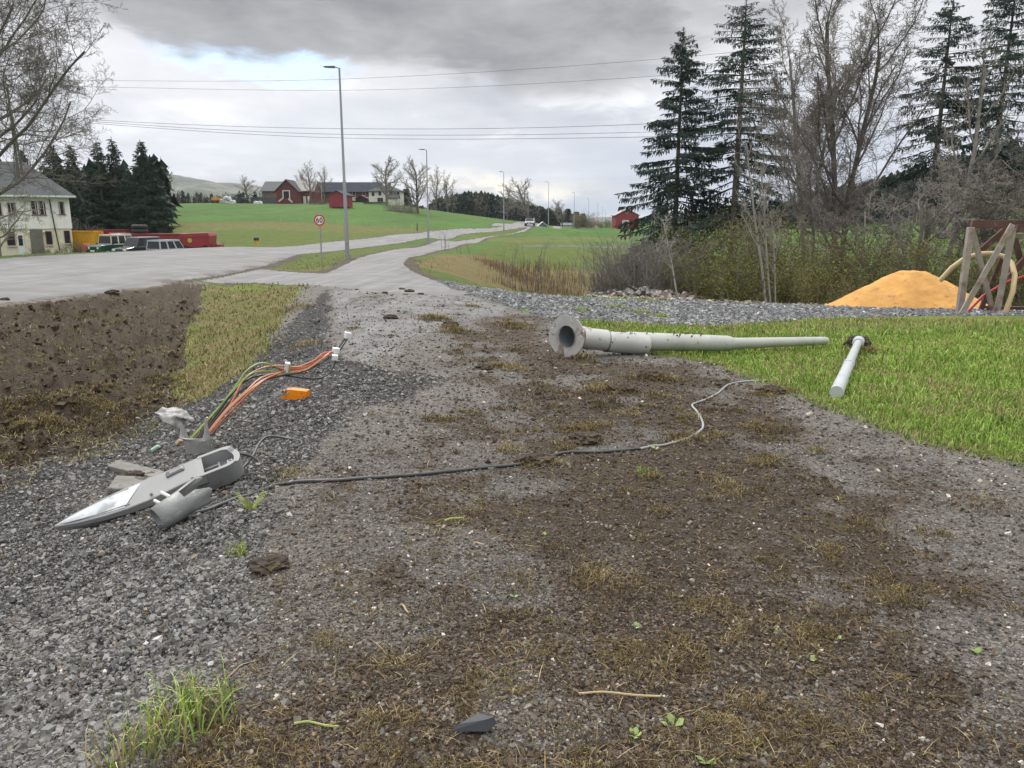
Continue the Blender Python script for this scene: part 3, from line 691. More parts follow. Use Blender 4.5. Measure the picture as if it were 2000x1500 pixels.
b = ground_at(1845, 36); bare_tree('bare_tree', 'bare tree with long limbs leaning right between the two right spruces', 'bare tree', b, top_h(1950, 90, 36, b), 8, .15, (.16, 0),
    dict(kids=[11, 8, 6, 4], spread=[.6, .7, .8, .8], len=[.42, .48, .5, .5], up=[.03, .1, .05, .03], start=[.3, .15, .1, .1]), m_barkg, m_twigl)
gn = dict(kids=[10, 9, 8, 7], spread=[1.0, .9, .9, .9], len=[.75, .55, .5, .5], up=[.0, .03, 0., -.02], start=[.3, .15, .1, .1], crook=[.13, .22, .25, .3, .3], rmin=.009)
for i, (px, Y, row, sd_, lb) in enumerate([(1730, 28, 360, 5, 'low gnarled bare tree behind the left half of the sand pile'), (1800, 27, 330, 6, 'gnarled bare tree with a crooked dark trunk above the sand pile'),
        (1890, 28, 300, 7, 'gnarled bare tree just left of the wooden trestle'), (1975, 26, 320, 9, 'gnarled bare tree behind the wooden trestle'), (2080, 27, 280, 10, 'gnarled bare tree whose branches reach in from the right edge')]):
    b = ground_at(px, Y); bare_tree('bare_tree', lb, 'bare tree', b, top_h(px, row, Y, b)*.86, sd_, .11, (.05*(-1)**i, 0), gn, m_barkg, m_twigl if i % 2 else m_twig, group='gnarled bare trees behind the sand pile')
sl = dict(levels=3, kids=[12, 6, 5], spread=[.6, .7, .8], len=[.30, .5, .5], up=[.02, .08, .05], start=[.4, .2, .1], rad=[.4, .5, .6], rmin=.006, crook=[.03, .1, .2, .2])
for px, pt, row, r_, sd_, lb in [(1512, 1446, 250, .042, 41, 'left and tallest of the three slim pale birches at the gravel edge'), (1519, 1478, 300, .035, 42, 'middle one of the three slim pale birches at the gravel edge'),
        (1527, 1500, 390, .028, 43, 'right and shortest of the three slim pale birches at the gravel edge'), (1336, 1300, 400, .03, 44, 'single slim pale birch leaning left beside the left spruce')]:
    b = ground_at(px, 22.3); tp = at(pt, row, 22.3); H = tp.z-b.z
    bare_tree('birch_tree', lb, 'birch tree', b, H, sd_, r_, ((tp.x-b.x)/H, 0), sl, m_birch, m_twigl, group='slim birches by the gravel yard')
m_leaf = needle_mat('young_leaves', (.085, .095, .02), (.23, .22, .055))
for i, (px, Y, row, wd, lf, lb) in enumerate([(1395, 24.5, 440, 3.0, 9000, 'olive green bush right of the left spruce'), (1470, 26, 425, 3.2, 9000, 'olive green bush behind the three birches'), (1565, 26, 450, 3.2, 9000, 'olive bush right of the three birches'),
        (1660, 26, 462, 3.2, 8000, 'olive bush at the foot of the biggest bare tree'), (1760, 25.5, 468, 3.4, 8000, 'olive bush right behind the sand pile top'), (1860, 25, 470, 3.4, 8000, 'olive bush between sand pile and trestle'),
        (1970, 24, 480, 3.6, 8000, 'olive bush behind the wooden trestle'), (1445, 23.3, 505, 2.6, 7000, 'low olive bush just left of the birches, behind the rubble'), (1600, 23.3, 520, 2.8, 7000, 'low olive bush touching the left foot of the sand pile'), (2070, 23, 470, 3.6, 7000, 'olive bush cut off by the right edge behind the trestle')]):
    b = ground_at(px, Y); bush('leafy_bush', lb, 'bush', b, top_h(px, row, Y, b), wd, 60+i, 60, m_twig, int(lf*1.25), m_leaf, 'olive bushes behind the gravel yard', .5, 7, .012, .038, 2.2)
for i, (px, Y, row, wd, lb) in enumerate([(1208, 27, 490, 1.9, 'grey leafless thicket nearest the reeds'), (1245, 26, 470, 2.0, 'grey leafless thicket in the middle of the three left of the spruce'), (1288, 25, 462, 2.0, 'grey leafless thicket against the left spruce trunk')]):
    b = ground_at(px, Y); bush('thicket', lb, 'bush', b, top_h(px, row, Y, b), wd, 80+i, 150, m_twig if i % 2 else m_barkg, 0, None, 'grey thickets behind the rubble heap', .45, 9, .011, depth=2.5)
b = ground_at(1345, 30); spruce('spruce_tree', 'small dark spruce under the tall left spruce, hidden by its lowest boughs', b, top_h(1345, 430, 30, b), 1.5, 15, base=.02, dens=1.6, sparse=0, spray=.35)

# left-hand trees
b = ground_at(-70, 46); bare_tree('bare_tree', 'huge spreading bare tree at the left edge, overhanging the white house', 'bare tree', b, 15.5, 51, .34, (.06, -.02),
    dict(levels=5, kids=[15, 12, 9, 7, 5], seg=[8, 8, 6, 4, 3, 2], spread=[1.0, .75, .75, .8, .8], len=[.80, .55, .5, .5, .5], up=[.02, .07, .05, .03, .02, 0], start=[.25, .2, .15, .1, .1], crook=[.06, .12, .16, .2, .25, .25], rad=[.42, .42, .5, .55, .7], rmin=.010, limb_levels=3), m_bark, m_twig, sink=1.)
b = ground_at(-10, 56); bare_tree('bare_tree', 'smaller bare tree with drooping branches in front of the white house', 'bare tree', b, 5.8, 52, .16, (.06, 0),
    dict(kids=[10, 9, 7, 5], spread=[1.0, .8, .8, .9], len=[.85, .5, .5, .5], up=[.0, .03, .0, -.03], start=[.2, .15, .1, .1], crook=[.1, .18, .22, .25, .25], rmin=.013), m_barkg, m_twigl, sink=1.)
for i, (px, Y, row, rd, sd_, lb) in enumerate([(206, 92, 274, 3.5, 23, 'dark spruce, left one of the pair above the parked green car'), (236, 94, 266, 3.4, 22, 'tallest dark spruce behind the parked cars'), (290, 88, 272, 3.6, 24, 'free standing dark spruce at the right end of the row behind the cars'),
        (118, 98, 276, 3.9, 25, 'broad dark spruce just right of the white house roof'), (155, 97, 280, 3.6, 26, 'dark spruce between the house roof and the pair of spruces'), (258, 96, 335, 3.3, 27, 'lower dark spruce between the tallest and the free standing one'), (60, 100, 290, 3.3, 28, 'dark spruce peeking out above the white house roof'), (182, 90, 360, 3.0, 30, 'lower dark spruce behind the yellow container')]):
    b = ground_at(px, Y); spruce('spruce_tree', lb, b, top_h(px, row, Y, b), rd, sd_, base=.03, dens=.55, sparse=.05, power=1.0, spray=.6, nm=m_spr2, group='dark spruces behind the parked cars', trunk_r=.2, droop=.3, hang=.6)
b = ground_at(158, 88); bush('thicket', 'grey leafless bush above the yellow container beside the white house', 'bush', b, top_h(158, 425, 88, b), 4, 91, 60, m_twigl, 0, None, None, .7, 7, .03)

# ---------------------------------------------------------------- street lamps along the road
m_red = mat('sign_red', (.55, .03, .04), .45); m_blk = mat('sign_black', (.012, .012, .014), .5)
def lamp_post(px, row, rowtop, Y, label):
    b = at(px, row, Y); b.z = float(smooth_h(np.array([b.x]), np.array([b.y]))[0]); H = at(px, rowtop, Y).z-b.z
    th = thing('street_lamp', label, 'street lamp', b, group='grey street lamps along the road')
    MB().cyl((0, 0, -.1), (0, 0, .25), .17, .17).lathe([(.0, .0), (.2, .0), (.2, .04), (.1, .05)], 14).build('base', m_galv, th, True)
    MB().tube([(0, 0, .2), (0, 0, H*.42), (0, 0, H*.42+.05), (0, 0, H)], [.11, .085, .07, .045], 10).build('pole', m_post, th, True)
    MB().tube([(0, 0, H-.02), (-.12, 0, H+.04), (-.25, 0, H+.05)], .03, 6).build('arm', m_post, th, True)
    h = MB(); 
    h.add([(-.22,-.06,H+.10),(-.22,.06,H+.10),(-.72,.12,H+.08),(-.72,-.12,H+.08),(-.22,-.06,H+.0),(-.22,.06,H+.0),(-.72,.12,H+.03),(-.72,-.12,H+.03),(-.82,.05,H+.06),(-.82,-.05,H+.06)],
          [(0,1,2,3),(4,7,6,5),(0,3,7,4),(1,5,6,2),(0,4,5,1)], (), [[2,6,8],[3,9,7],[2,8,9,3],[6,7,9,8]])
    h.build('lamp_head', m_lampd, th)
    return th
for a in [(679,504,133,41,'nearest grey street lamp, tallest in the picture, behind the 60 sign'),(837,475,293,82,'second street lamp from the camera, where the path meets the road'),(984,449,336,136,'third street lamp along the road, left of the car'),
          (1071,442,356,172,'fourth street lamp, just right of the oncoming car'),(1121,442,376,224,'fifth street lamp, right of the row of far trees'),(1149,442,388,273,'sixth street lamp, thin against the sky over the lake'),
          (1167,441,396,319,'seventh and small street lamp above the lake'),(1176,441,405,395,'eighth street lamp, tiny, above the lake'),(1182,441,412,420,'farthest and smallest street lamp left of the red barn')]: lamp_post(*a)

# ---------------------------------------------------------------- speed sign
def digit(mb, ch, cx, cy, h, w_, y0, t=.026):
    segs = []
    def arc(x, z, rx, rz, a0, a1, n=20):
        pts = [(x+rx*math.cos(R(a0+(a1-a0)*i/n)), z+rz*math.sin(R(a0+(a1-a0)*i/n))) for i in range(n+1)]
        V = []; 
        for i, (px_, pz_) in enumerate(pts):
            q = pts[min(i+1, n)]; p_ = pts[max(i-1, 0)]; dx, dz = q[0]-p_[0], q[1]-p_[1]; l = math.hypot(dx, dz)+1e-9; nx, nz_ = -dz/l, dx/l
            V += [(px_+nx*t, y0, pz_+nz_*t), (px_-nx*t, y0, pz_-nz_*t)]
        mb.add(V, [(2*i, 2*i+1, 2*i+3, 2*i+2) for i in range(n)])
    if ch == '0': arc(cx, cy, w_/2, h/2, 0, 360, 32)
    if ch == '6': arc(cx, cy-h*.2, w_/2, h*.3, 0, 360, 28); arc(cx+w_*.32, cy-h*.2, w_*.82, h*.70, 180, 100, 14)
v = ground_at(625, 38); v.z -= .02
H = at(625, 430, 38).z-v.z; th = thing('speed_sign', 'round speed limit sign with red rim and black 60 on a grey post', 'road sign', v)
MB().cyl((0, .04, -.1), (0, .04, H+.2), .038).build('post', m_galv, th, True)
MB().lathe([(0, 0), (.268, 0), (.27, .008), (.268, .016), (0, .016)], 40, (0, 0, H), (R(90), 0, 0)).build('plate', m_galv, th)
ring = MB(); an = [i/48*2*math.pi for i in range(48)]
ring.add([(r_*math.cos(a), -.020, H+r_*math.sin(a)) for r_ in (.268, .196) for a in an], [(i, (i+1) % 48, 48+(i+1) % 48, 48+i) for i in range(48)]).build('red_rim', m_red, th)
MB().poly([(.198*math.cos(a), -.0185, H+.198*math.sin(a)) for a in an]).build('white_face', m_white, th)
dm = MB(); digit(dm, '6', -.083, H, .215, .105, -.022, .023); digit(dm, '0', .083, H, .215, .105, -.0235, .023); dm.build('number', m_blk, th)
for k in (-.12, .12): MB().box((0, .02, H+k), (.16, .04, .03)).build('clamp', m_galv, th)

# ---------------------------------------------------------------- fallen lamp post
gF = G(1110, 700); 
f0 = Vector(at(1106, 657, 9.1)); 
f1 = at(1243, 672, 9.35); f2 = at(1432, 687, 9.85); f3 = at(1606, 687, 10.5)
f1.z = gz(f1.x, f1.y)+.135; f2.z = gz(f2.x, f2.y)+.13; f3.z = gz(f3.x, f3.y)+.09
fp = thing('fallen_lamp_post', 'long grey lamp post lying on its side, round base plate facing the camera', 'lamp post', f0)
L_ = lambda p: Vector(p)-f0
nrm = Vector((-.60, -.79, .06)).normalized()                           # the plate faces the camera, turned a little left
ux = nrm.cross(Vector((0, 0, 1))).normalized(); uz = ux.cross(nrm).normalized()*1.0
pl_ = MB(); N = 180; Ro = .25; Ri = .13
def rim(a):
    dd = math.degrees(a) % 360
    r_ = Ro
    for c, wd, dp in ((281, 9, .095), (33, 11, .085), (110, 10, .05), (168, 11, .07)):
        q = abs((dd-c+180) % 360-180)
        if q < wd: r_ -= dp*(1-q/wd)**.6
    if 60 < dd < 85: r_ += .012
    return r_
Vp = []
for side in (0, .018):
    for k in range(N):
        a = k/N*2*math.pi; 
        for rr_ in (rim(a), Ri): Vp.append(tuple(-nrm*side+ux*rr_*math.cos(a)+uz*rr_*math.sin(a)))
Q = []
for k in range(N):
    k2 = (k+1) % N; o2 = 2*N
    Q += [(2*k, 2*k+1, 2*k2+1, 2*k2), (o2+2*k, o2+2*k2, o2+2*k2+1, o2+2*k+1), (2*k, 2*k2, o2+2*k2, o2+2*k), (2*k+1, o2+2*k+1, o2+2*k2+1, 2*k2+1)]
pl_.add(Vp, Q).build('base_plate', m_alu, fp)
ax1 = L_(f1).normalized()
# short base tube, seen into through the plate
MB().tube([-nrm*.016, -nrm*.10+ax1*.05, ax1*.30], [.137, .137, .134], 32, False).build('base_tube', m_alu, fp, True)
MB().tube([-nrm*.002, -nrm*.10+ax1*.05, ax1*.30, ax1*.62], [.1295, .128, .122, .118], 28, False).build('inner_wall', m_inside, fp, True)
MB().lathe([(0, 0), (.114, 0)], 20, tuple(ax1*.6), ax1.to_track_quat('Z', 'Y').to_matrix()).build('inner_end', m_lampd, fp)
j = ax1*.52
MB().tube([ax1*.20, j], [.130, .129], 32, False).build('lower_tube', m_fallen, fp, True)
p_a = j+Vector((.0, 0, -.012)); p_b = L_(f1)+Vector((.13, .05, -.025))
MB().tube([p_a, p_a.lerp(p_b, .5), p_b, p_b+(p_b-p_a).normalized()*.02], [.130, .130, .127, .10], 32, False).build('sleeve', m_fallen, fp, True)
ms = m_lampd
MB().tube([p_a, p_a+(p_b-p_a).normalized()*.006], [.137, .137], 32, False).build('joint_gap', m_black, fp)
q0 = L_(f1)+Vector((-.15, 0, .03)); q1 = L_(f2)
dq = (q1-q0)
MB().tube([q0, q0+dq*.25, q0+dq*.93, q0+dq*.96, q1, L_(f3)], [.117, .113, .101, .092, .076, .054], 24, True).build('pole', m_fallen, fp, True)
d12 = (p_b-p_a).normalized(); sd_ = Vector((-.12, -.86, .45)).normalized()
lb = p_a.lerp(p_b, .80)+sd_*.128
MB().box(lb, (.07, .008, .03), Matrix((d12, sd_, d12.cross(sd_))).transposed().to_3x3()).build('name_plate', mat('plate_blue_grey', (.16, .19, .24), .4), fp)
for t_, u_ in ((.12, -.2), (.95, -.35), (.5, .5)):
    s2 = (Vector((0, -1, u_+.3))).normalized(); c_ = p_a.lerp(p_b, t_)+s2*.130
    MB().cyl(c_-s2*.005, c_+s2*.008, .012, sides=8).build('screw', m_lampd, fp)
ms_ = MB(); rr = random.Random(4)
for k in range(130):
    t_ = rr.random()**1.6; p_ = (ax1*(.14+.38*t_*2) if rr.random() < .55 else p_a.lerp(q1, rr.random()**1.5*.8)); a_ = rr.gauss(0, .55); o_ = Vector((.12*math.sin(a_)*-.3, .0, 0))+Vector((0, math.sin(a_)*-.118, math.cos(a_)*.122)); s_ = rr.uniform(.004, .013)
    ms_.box(p_+o_, (s_*1.8, s_*1.5, s_), (rr.random()*3, rr.random()*3, rr.random()*3))
tag(ms_.build('mud_specks', mat('dried_mud', (.09, .065, .045), .95), fp), kind='stuff')
# broken outer end
MB().tube([L_(f3)-dq.normalized()*.02, L_(f3)+dq.normalized()*.06], [.056, .049], 14, False).build('torn_end', m_alu, fp, True)

# short upper piece lying in the grass
a_ = GG(1633, 778); b_ = G(1676, 682); b_ = Vector((b_.x, b_.y, gz(b_.x, b_.y)))
sp_ = thing('lamp_post_piece', 'short pale pole piece lying in the grass, dark soil clod at its far end', 'pole piece', a_)
a0 = Vector((0, 0, .07)); b0 = (b_-a_)+Vector((0, 0, .10)); dd_ = (b0-a0)
m_pale = mat('pale_pole', (.50, .54, .56), .4, .2, .06, 3, .1, 40, (.26, .24, .2), 5, .6, .75)
MB().tube([a0, a0+dd_*.45], [.062, .056], 18).build('lower_part', m_pale, sp_, True)
MB().tube([a0+dd_*.43, a0+dd_*.46, a0+dd_*.47, a0+dd_*.95], [.064, .064, .051, .047], 18).build('upper_part', m_pale, sp_, True)
MB().tube([a0+dd_*.94, a0+dd_*.95, a0+dd_*1.0, a0+dd_*1.01], [.068, .074, .074, .055], 18).build('collar', m_pale, sp_, True)
def clod(c, s, seed, m_, name, label, cat, group=None, flat=.6):
    rr = np.random.RandomState(seed); import bmesh
    bm = bmesh.new(); bmesh.ops.create_icosphere(bm, subdivisions=4, radius=1)
    V = np.array([tuple(v.co) for v in bm.verts]); F = np.array([[v.index for v in f.verts] for f in bm.faces]); bm.free()
    k = 1+.35*vnoise(V[:, 0]+seed*3, V[:, 1]+V[:, 2]*1.7, .45, seed)+.35*vnoise(V[:, 0]*1.3+V[:, 2], V[:, 1]-seed, .2, seed+1)
    k = k+.22*vnoise(V[:, 0]*1.1+V[:, 1], V[:, 2]-V[:, 1]+seed, .09, seed+2)+.12*vnoise(V[:, 0]+V[:, 2]*1.2, V[:, 1]+seed, .04, seed+3); V = V*k[:, None]*np.array([s, s*rr.uniform(.7, 1), s*flat])
    o = mesh_np(name, V, F, m_, smooth=False, loc=c); tag(o, label, cat, group); return o
m_soil = mat('soil_clod', (.050, .036, .026), .95, 0, .4, 9, .8, 30, (.10, .08, .035), 8, .56, .66)
clod(b_+Vector((.05, .12, .05)), .17, 5, m_soil, 'soil_clod', 'dark soil clod in the grass behind the short pole piece', 'soil clod')

# ---------------------------------------------------------------- broken luminaire on the gravel
Tp = GG(112, 1064, .105); Ep = GG(462, 934, .185); print('LUM', Tp, Ep, (Ep-Tp).length)
Xa = (Ep-Tp); LEN = Xa.length; Xa.normalize()
Ya = Vector((0, 0, 1)).cross(Xa).normalized(); Za = Xa.cross(Ya).normalized()
q = Matrix.Rotation(R(19), 3, Xa); Ya = q@Ya; Za = q@Za
lum = thing('broken_luminaire', 'broken grey street lamp head lying lens up on the crushed stone', 'lamp head', Tp)
LR = Matrix((Xa, Ya, Za)).transposed().to_3x3(); lum.rotation_euler = LR.to_euler()
L = LEN
xs = [0, .05, .14, .26, .38, .50, .60, .70, .78, .82]
hw = [.008, .030, .062, .092, .108, .112, .106, .100, .102, .106]
th_ = [.040, .055, .068, .080, .095, .110, .125, .140, .145, .145]
tz = [0, 0, .0, .0, .0, .004, .010, .018, .022, .022]
mbt = MB(); V = []
for x_, w_, t_, z_ in zip(xs, hw, th_, tz):
    X0 = x_*L
    V += [(X0, -w_, z_-.004), (X0, -w_+.006, z_+.0), (X0, w_-.006, z_+.0), (X0, w_, z_-.004), (X0, w_*1.0, z_-t_*.45), (X0, w_*.93, z_-t_*.50), (X0, w_*.74, z_-t_), (X0, -w_*.74, z_-t_), (X0, -w_*.93, z_-t_*.50), (X0, -w_, z_-t_*.45)]
n = 10; Q = [(i*n+j, i*n+(j+1) % n, (i+1)*n+(j+1) % n, (i+1)*n+j) for i in range(len(xs)-1) for j in range(n)]
mbt.add(V, Q, (), [list(range(n))[::-1]]); mbt.build('housing', m_lamp, lum, False)
# seam between lid and lower shell
for s in (-1, 1):
    MB().tube([(xs[i]*L, s*(hw[i]*.97+.001), tz[i]-th_[i]*.475) for i in range(3, 10)], .0042, 6).build('seam', m_black, lum)
# socket end: a rim round a deep cup
def stad(x0, x1, w_, n_=14, k=1.):
    return [(x0, -w_), *[(x1-w_*.9+w_*.9*math.sin(R(180*i/n_)), -w_*math.cos(R(180*i/n_))) for i in range(n_+1)], (x0, w_)]
oo = stad(.80*L, 1.03*L, .108); ii = stad(.80*L, .995*L, .085)
z0, z1 = -.095, .024
rm = MB(); n = len(oo)
V = [(p[0], p[1], z1-(.02 if 4 < i < n-5 else 0)) for i, p in enumerate(oo)]+[(p[0], p[1], z1-(.02 if 4 < i < n-5 else 0)) for i, p in enumerate(ii)]+[(p[0]-.015*(p[0] > .9*L), p[1]*.80, z0-.03) for p in oo]+[(p[0], p[1]*.9, -.055) for p in ii]
Q = []
for i in range(n-1):
    Q += [(i, i+1, n+i+1, n+i), (i, 2*n+i, 2*n+i+1, i+1), (n+i, n+i+1, 3*n+i+1, 3*n+i)]
rm.add(V, Q, (), [list(range(2*n, 3*n)), list(range(3*n, 4*n))[::-1]]); rm.build('socket_rim', m_lamp, lum, False)
MB().poly([(p[0], p[1]*.9, -.050) for p in ii]).build('socket_floor', mat('socket_cast', (.15, .155, .16), .55, .2, .2, 12, .3, 60), lum)
MB().box((.86*L, -.028, -.042), (.10, .012, .014)).box((.86*L, .03, -.042), (.10, .012, .014)).box((.90*L, 0, -.04), (.012, .10, .016)).build('socket_ribs', m_lamp, lum)
sl_ = MB().box((.965*L, -.035, -.03), (.035, .06, .05)); sl_.build('cable_clamp', mat('clamp_grey', (.40, .40, .41), .5), lum, bevel=.004)
MB().box((.967*L, -.035, -.003), (.018, .034, .006)).build('clamp_slot', m_black, lum)
# lens: glass bulging on the front half, white reflection put into its colour
lens_ = MB(); V = []; F = []
lx = [.03, .08, .15, .24, .33, .42]; 
for k, x_ in enumerate(lx):
    w_ = np.interp(x_, xs, hw)-.014
    for j in range(9):
        t_ = -1+j/4; xo = (.42+.05*t_ if k == 5 else x_); V.append((xo*L, w_*t_*.97, .0025+.012*(1-t_*t_)*(1 if 0 < k < 5 else .2)))
lens_.add(V, [(i*9+j, i*9+j+1, (i+1)*9+j+1, (i+1)*9+j) for i in range(5) for j in range(8)])
m_lens = mat('lens_glass', (.50, .53, .56), .28, 0, .15, 9, alt=(.28, .30, .31), altscale=5, altlo=.56, althi=.66, spec=.6)
lens_.build('lens', m_lens, lum, True)
MB().tube([(x_*L, -np.interp(x_, xs, hw)*.72, .0055) for x_ in (.05, .12, .2, .3, .4)], .003, 6).tube([(x_*L, np.interp(x_, xs, hw)*.72, .0055) for x_ in (.05, .12, .2, .3, .4)], .003, 6).build('lens_gasket', mat('gasket', (.22, .23, .24), .6), lum)
MB().box((.665*L, .052, .0175), (.115, .055, .014), (0, -.06, .05)).build('latch', m_lampd, lum, bevel=.006)
MB().box((.672*L, .052, .025), (.085, .030, .008), (0, -.06, .05)).build('latch_button', mat('latch_grey', (.24, .245, .25), .35), lum, bevel=.004)
for dx in (.52, .75): MB().cyl((dx*L, -.085, .012), (dx*L, -.085, .0225), .009, sides=8).build('screw', m_lampd, lum)

# torn bracket tube beside it
A0 = GG(310, 1042, .07); A1 = GG(380, 1012, .13)
br = thing('bracket_tube', 'torn grey metal tube piece with two bolts, in front of the lamp head', 'metal tube', A0)
ax = (A1-A0); AL = .27; ax.normalize(); Mx = ax.to_track_quat('Z', 'Y').to_matrix()
n = 32; V = []; rr = random.Random(5)
for k in range(n):
    a = k/n*2*math.pi; jag = .035*math.sin(a*2+.8)+.025*math.sin(a*5)+rr.uniform(-.008, .008)
    flare = 1.08
    for zf_, r_ in ((0, .072), (.3, .073), (.6, .075), (1, .079*flare)):
        zz_ = AL*zf_+(jag if zf_ == 1 else 0); V.append((r_*math.cos(a), r_*math.sin(a), zz_))
V = np.array(V)@np.array(Mx).T
Q = [(4*k+j, 4*((k+1) % n)+j, 4*((k+1) % n)+j+1, 4*k+j+1) for k in range(n) for j in range(3)]
Q = [q for i, q in enumerate(Q) if not (i % 3 == 2 and 8 <= (i//3) <= 11)]
o = MB().add(V, Q).build('tube', mat('tube_grey', (.25, .26, .26), .5, .15, .12, 12, .3, 90, (.38, .38, .37), 20, .58, .7), br, True)
sm_ = o.modifiers.new('wall', 'SOLIDIFY'); sm_.thickness = .007
for (px, row) in ((321, 965), (308, 981)):
    pb = at(px, row, A0.y+.12)-A0; MB().cyl(pb+Vector((-.02, .0, .012)), pb+Vector((.05, -.01, -.02)), .0095, sides=8).build('bolt', m_white, br)

# ---------------------------------------------------------------- torn base flaps in the gravel
m_tin = mat('torn_zinc', (.24, .24, .235), .55, .25, .2, 8, .4, 40, (.14, .12, .09), 9, .52, .66)
def flap(name, label, pts, thick=.006, bulge=.03, mt=None, cat='metal scrap'):
    c = Vector((0, 0, 0))
    for p in pts: c += p
    c /= len(pts); c.z -= .0
    V = [tuple(p-c) for p in pts]; n = len(V)
    V.append((0, -bulge, bulge)); T_ = [(i, (i+1) % n, n) for i in range(n)]
    o = mesh_np(name, V, np.array(T_), mt or m_tin, loc=c, smooth=True); sb_ = o.modifiers.new('sub', 'SUBSURF'); sb_.levels = sb_.render_levels = 3; sb_.subdivision_type = 'SIMPLE'; tx_ = bpy.data.textures.new('dent', 'CLOUDS'); tx_.noise_scale = .07; dp_ = o.modifiers.new('dent', 'DISPLACE'); dp_.texture = tx_; dp_.strength = .045; s_ = o.modifiers.new('sheet', 'SOLIDIFY'); s_.thickness = thick
    return tag(o, label, cat)
flap('metal_shard', 'bent dull metal shard standing in the soil at the foot of the cables', [at(301, 806, 6.0), at(318, 796, 6.05), at(345, 795, 6.1), at(366, 806, 6.05), at(382, 824, 6.0), at(368, 818, 6.02), at(360, 826, 6.0), at(352, 838, 5.95), at(335, 832, 5.9), at(318, 824, 5.9), at(310, 812, 5.95)], .008, .02)
tb = at(385, 856, 5.75)
base_ = thing('torn_pole_base', 'torn jagged grey pole base sticking out of the crushed stone round the cables', 'metal scrap', tb)
n = 26; V = []; rr = random.Random(8)
for k in range(n+1):
    a = R(150+k/n*250); spike = {1: .10, 2: .13, 3: .05, 4: .02, 19: .05, 20: .12, 21: .17, 22: .12, 23: .03}.get(k, .02)
    V += [(.095*math.cos(a), .08*math.sin(a), -.10), (.105*math.cos(a), .09*math.sin(a), -.005), (.11*math.cos(a)-.02, .095*math.sin(a), spike)]
o = MB().add(V, [(3*k+j, 3*k+3+j, 3*k+4+j, 3*k+1+j) for k in range(n) for j in range(2)]).build('shell', mat('zinc_bright', (.33, .33, .32), .5, .25, .15, 12, .4, 60), base_)
s_ = o.modifiers.new('wall', 'SOLIDIFY'); s_.thickness = .008

# ---------------------------------------------------------------- cables standing up out of the base
def curve(pts, n=26):
    P = [Vector(p) for p in pts]; P = [P[0]*2-P[1]]+P+[P[-1]*2-P[-2]]; out = []
    segs = len(P)-3; per = max(2, n//segs)
    for i in range(segs):
        a, b, c, d_ = P[i:i+4]
        for k in range(per):
            t = k/per; out.append(.5*((2*b)+(c-a)*t+(2*a-5*b+4*c-d_)*t*t+(3*b-a-3*c+d_)*t**3))
    out.append(P[-2]); return out
cb = thing('cable_bundle', 'bundle of red, green and black cables with white terminals rising from the torn base', 'cable bundle', tb)
def cpts(l): return [at(*p)-tb for p in l]
m_orr = mat('cable_red', (.36, .10, .045), .5, 0, .2, 6); m_ors = mat('cable_salmon', (.50, .23, .12), .5, 0, .15, 6); m_grn = mat('cable_green_yellow', (.20, .30, .07), .5, 0, .25, 12)
m_cblk = mat('cable_black', (.025, .026, .028), .5, 0, .2, 6); m_brn = mat('cable_brown', (.16, .085, .055), .5, 0, .2, 6); m_blu = mat('cable_blue', (.10, .25, .38), .5, 0, .1, 6)
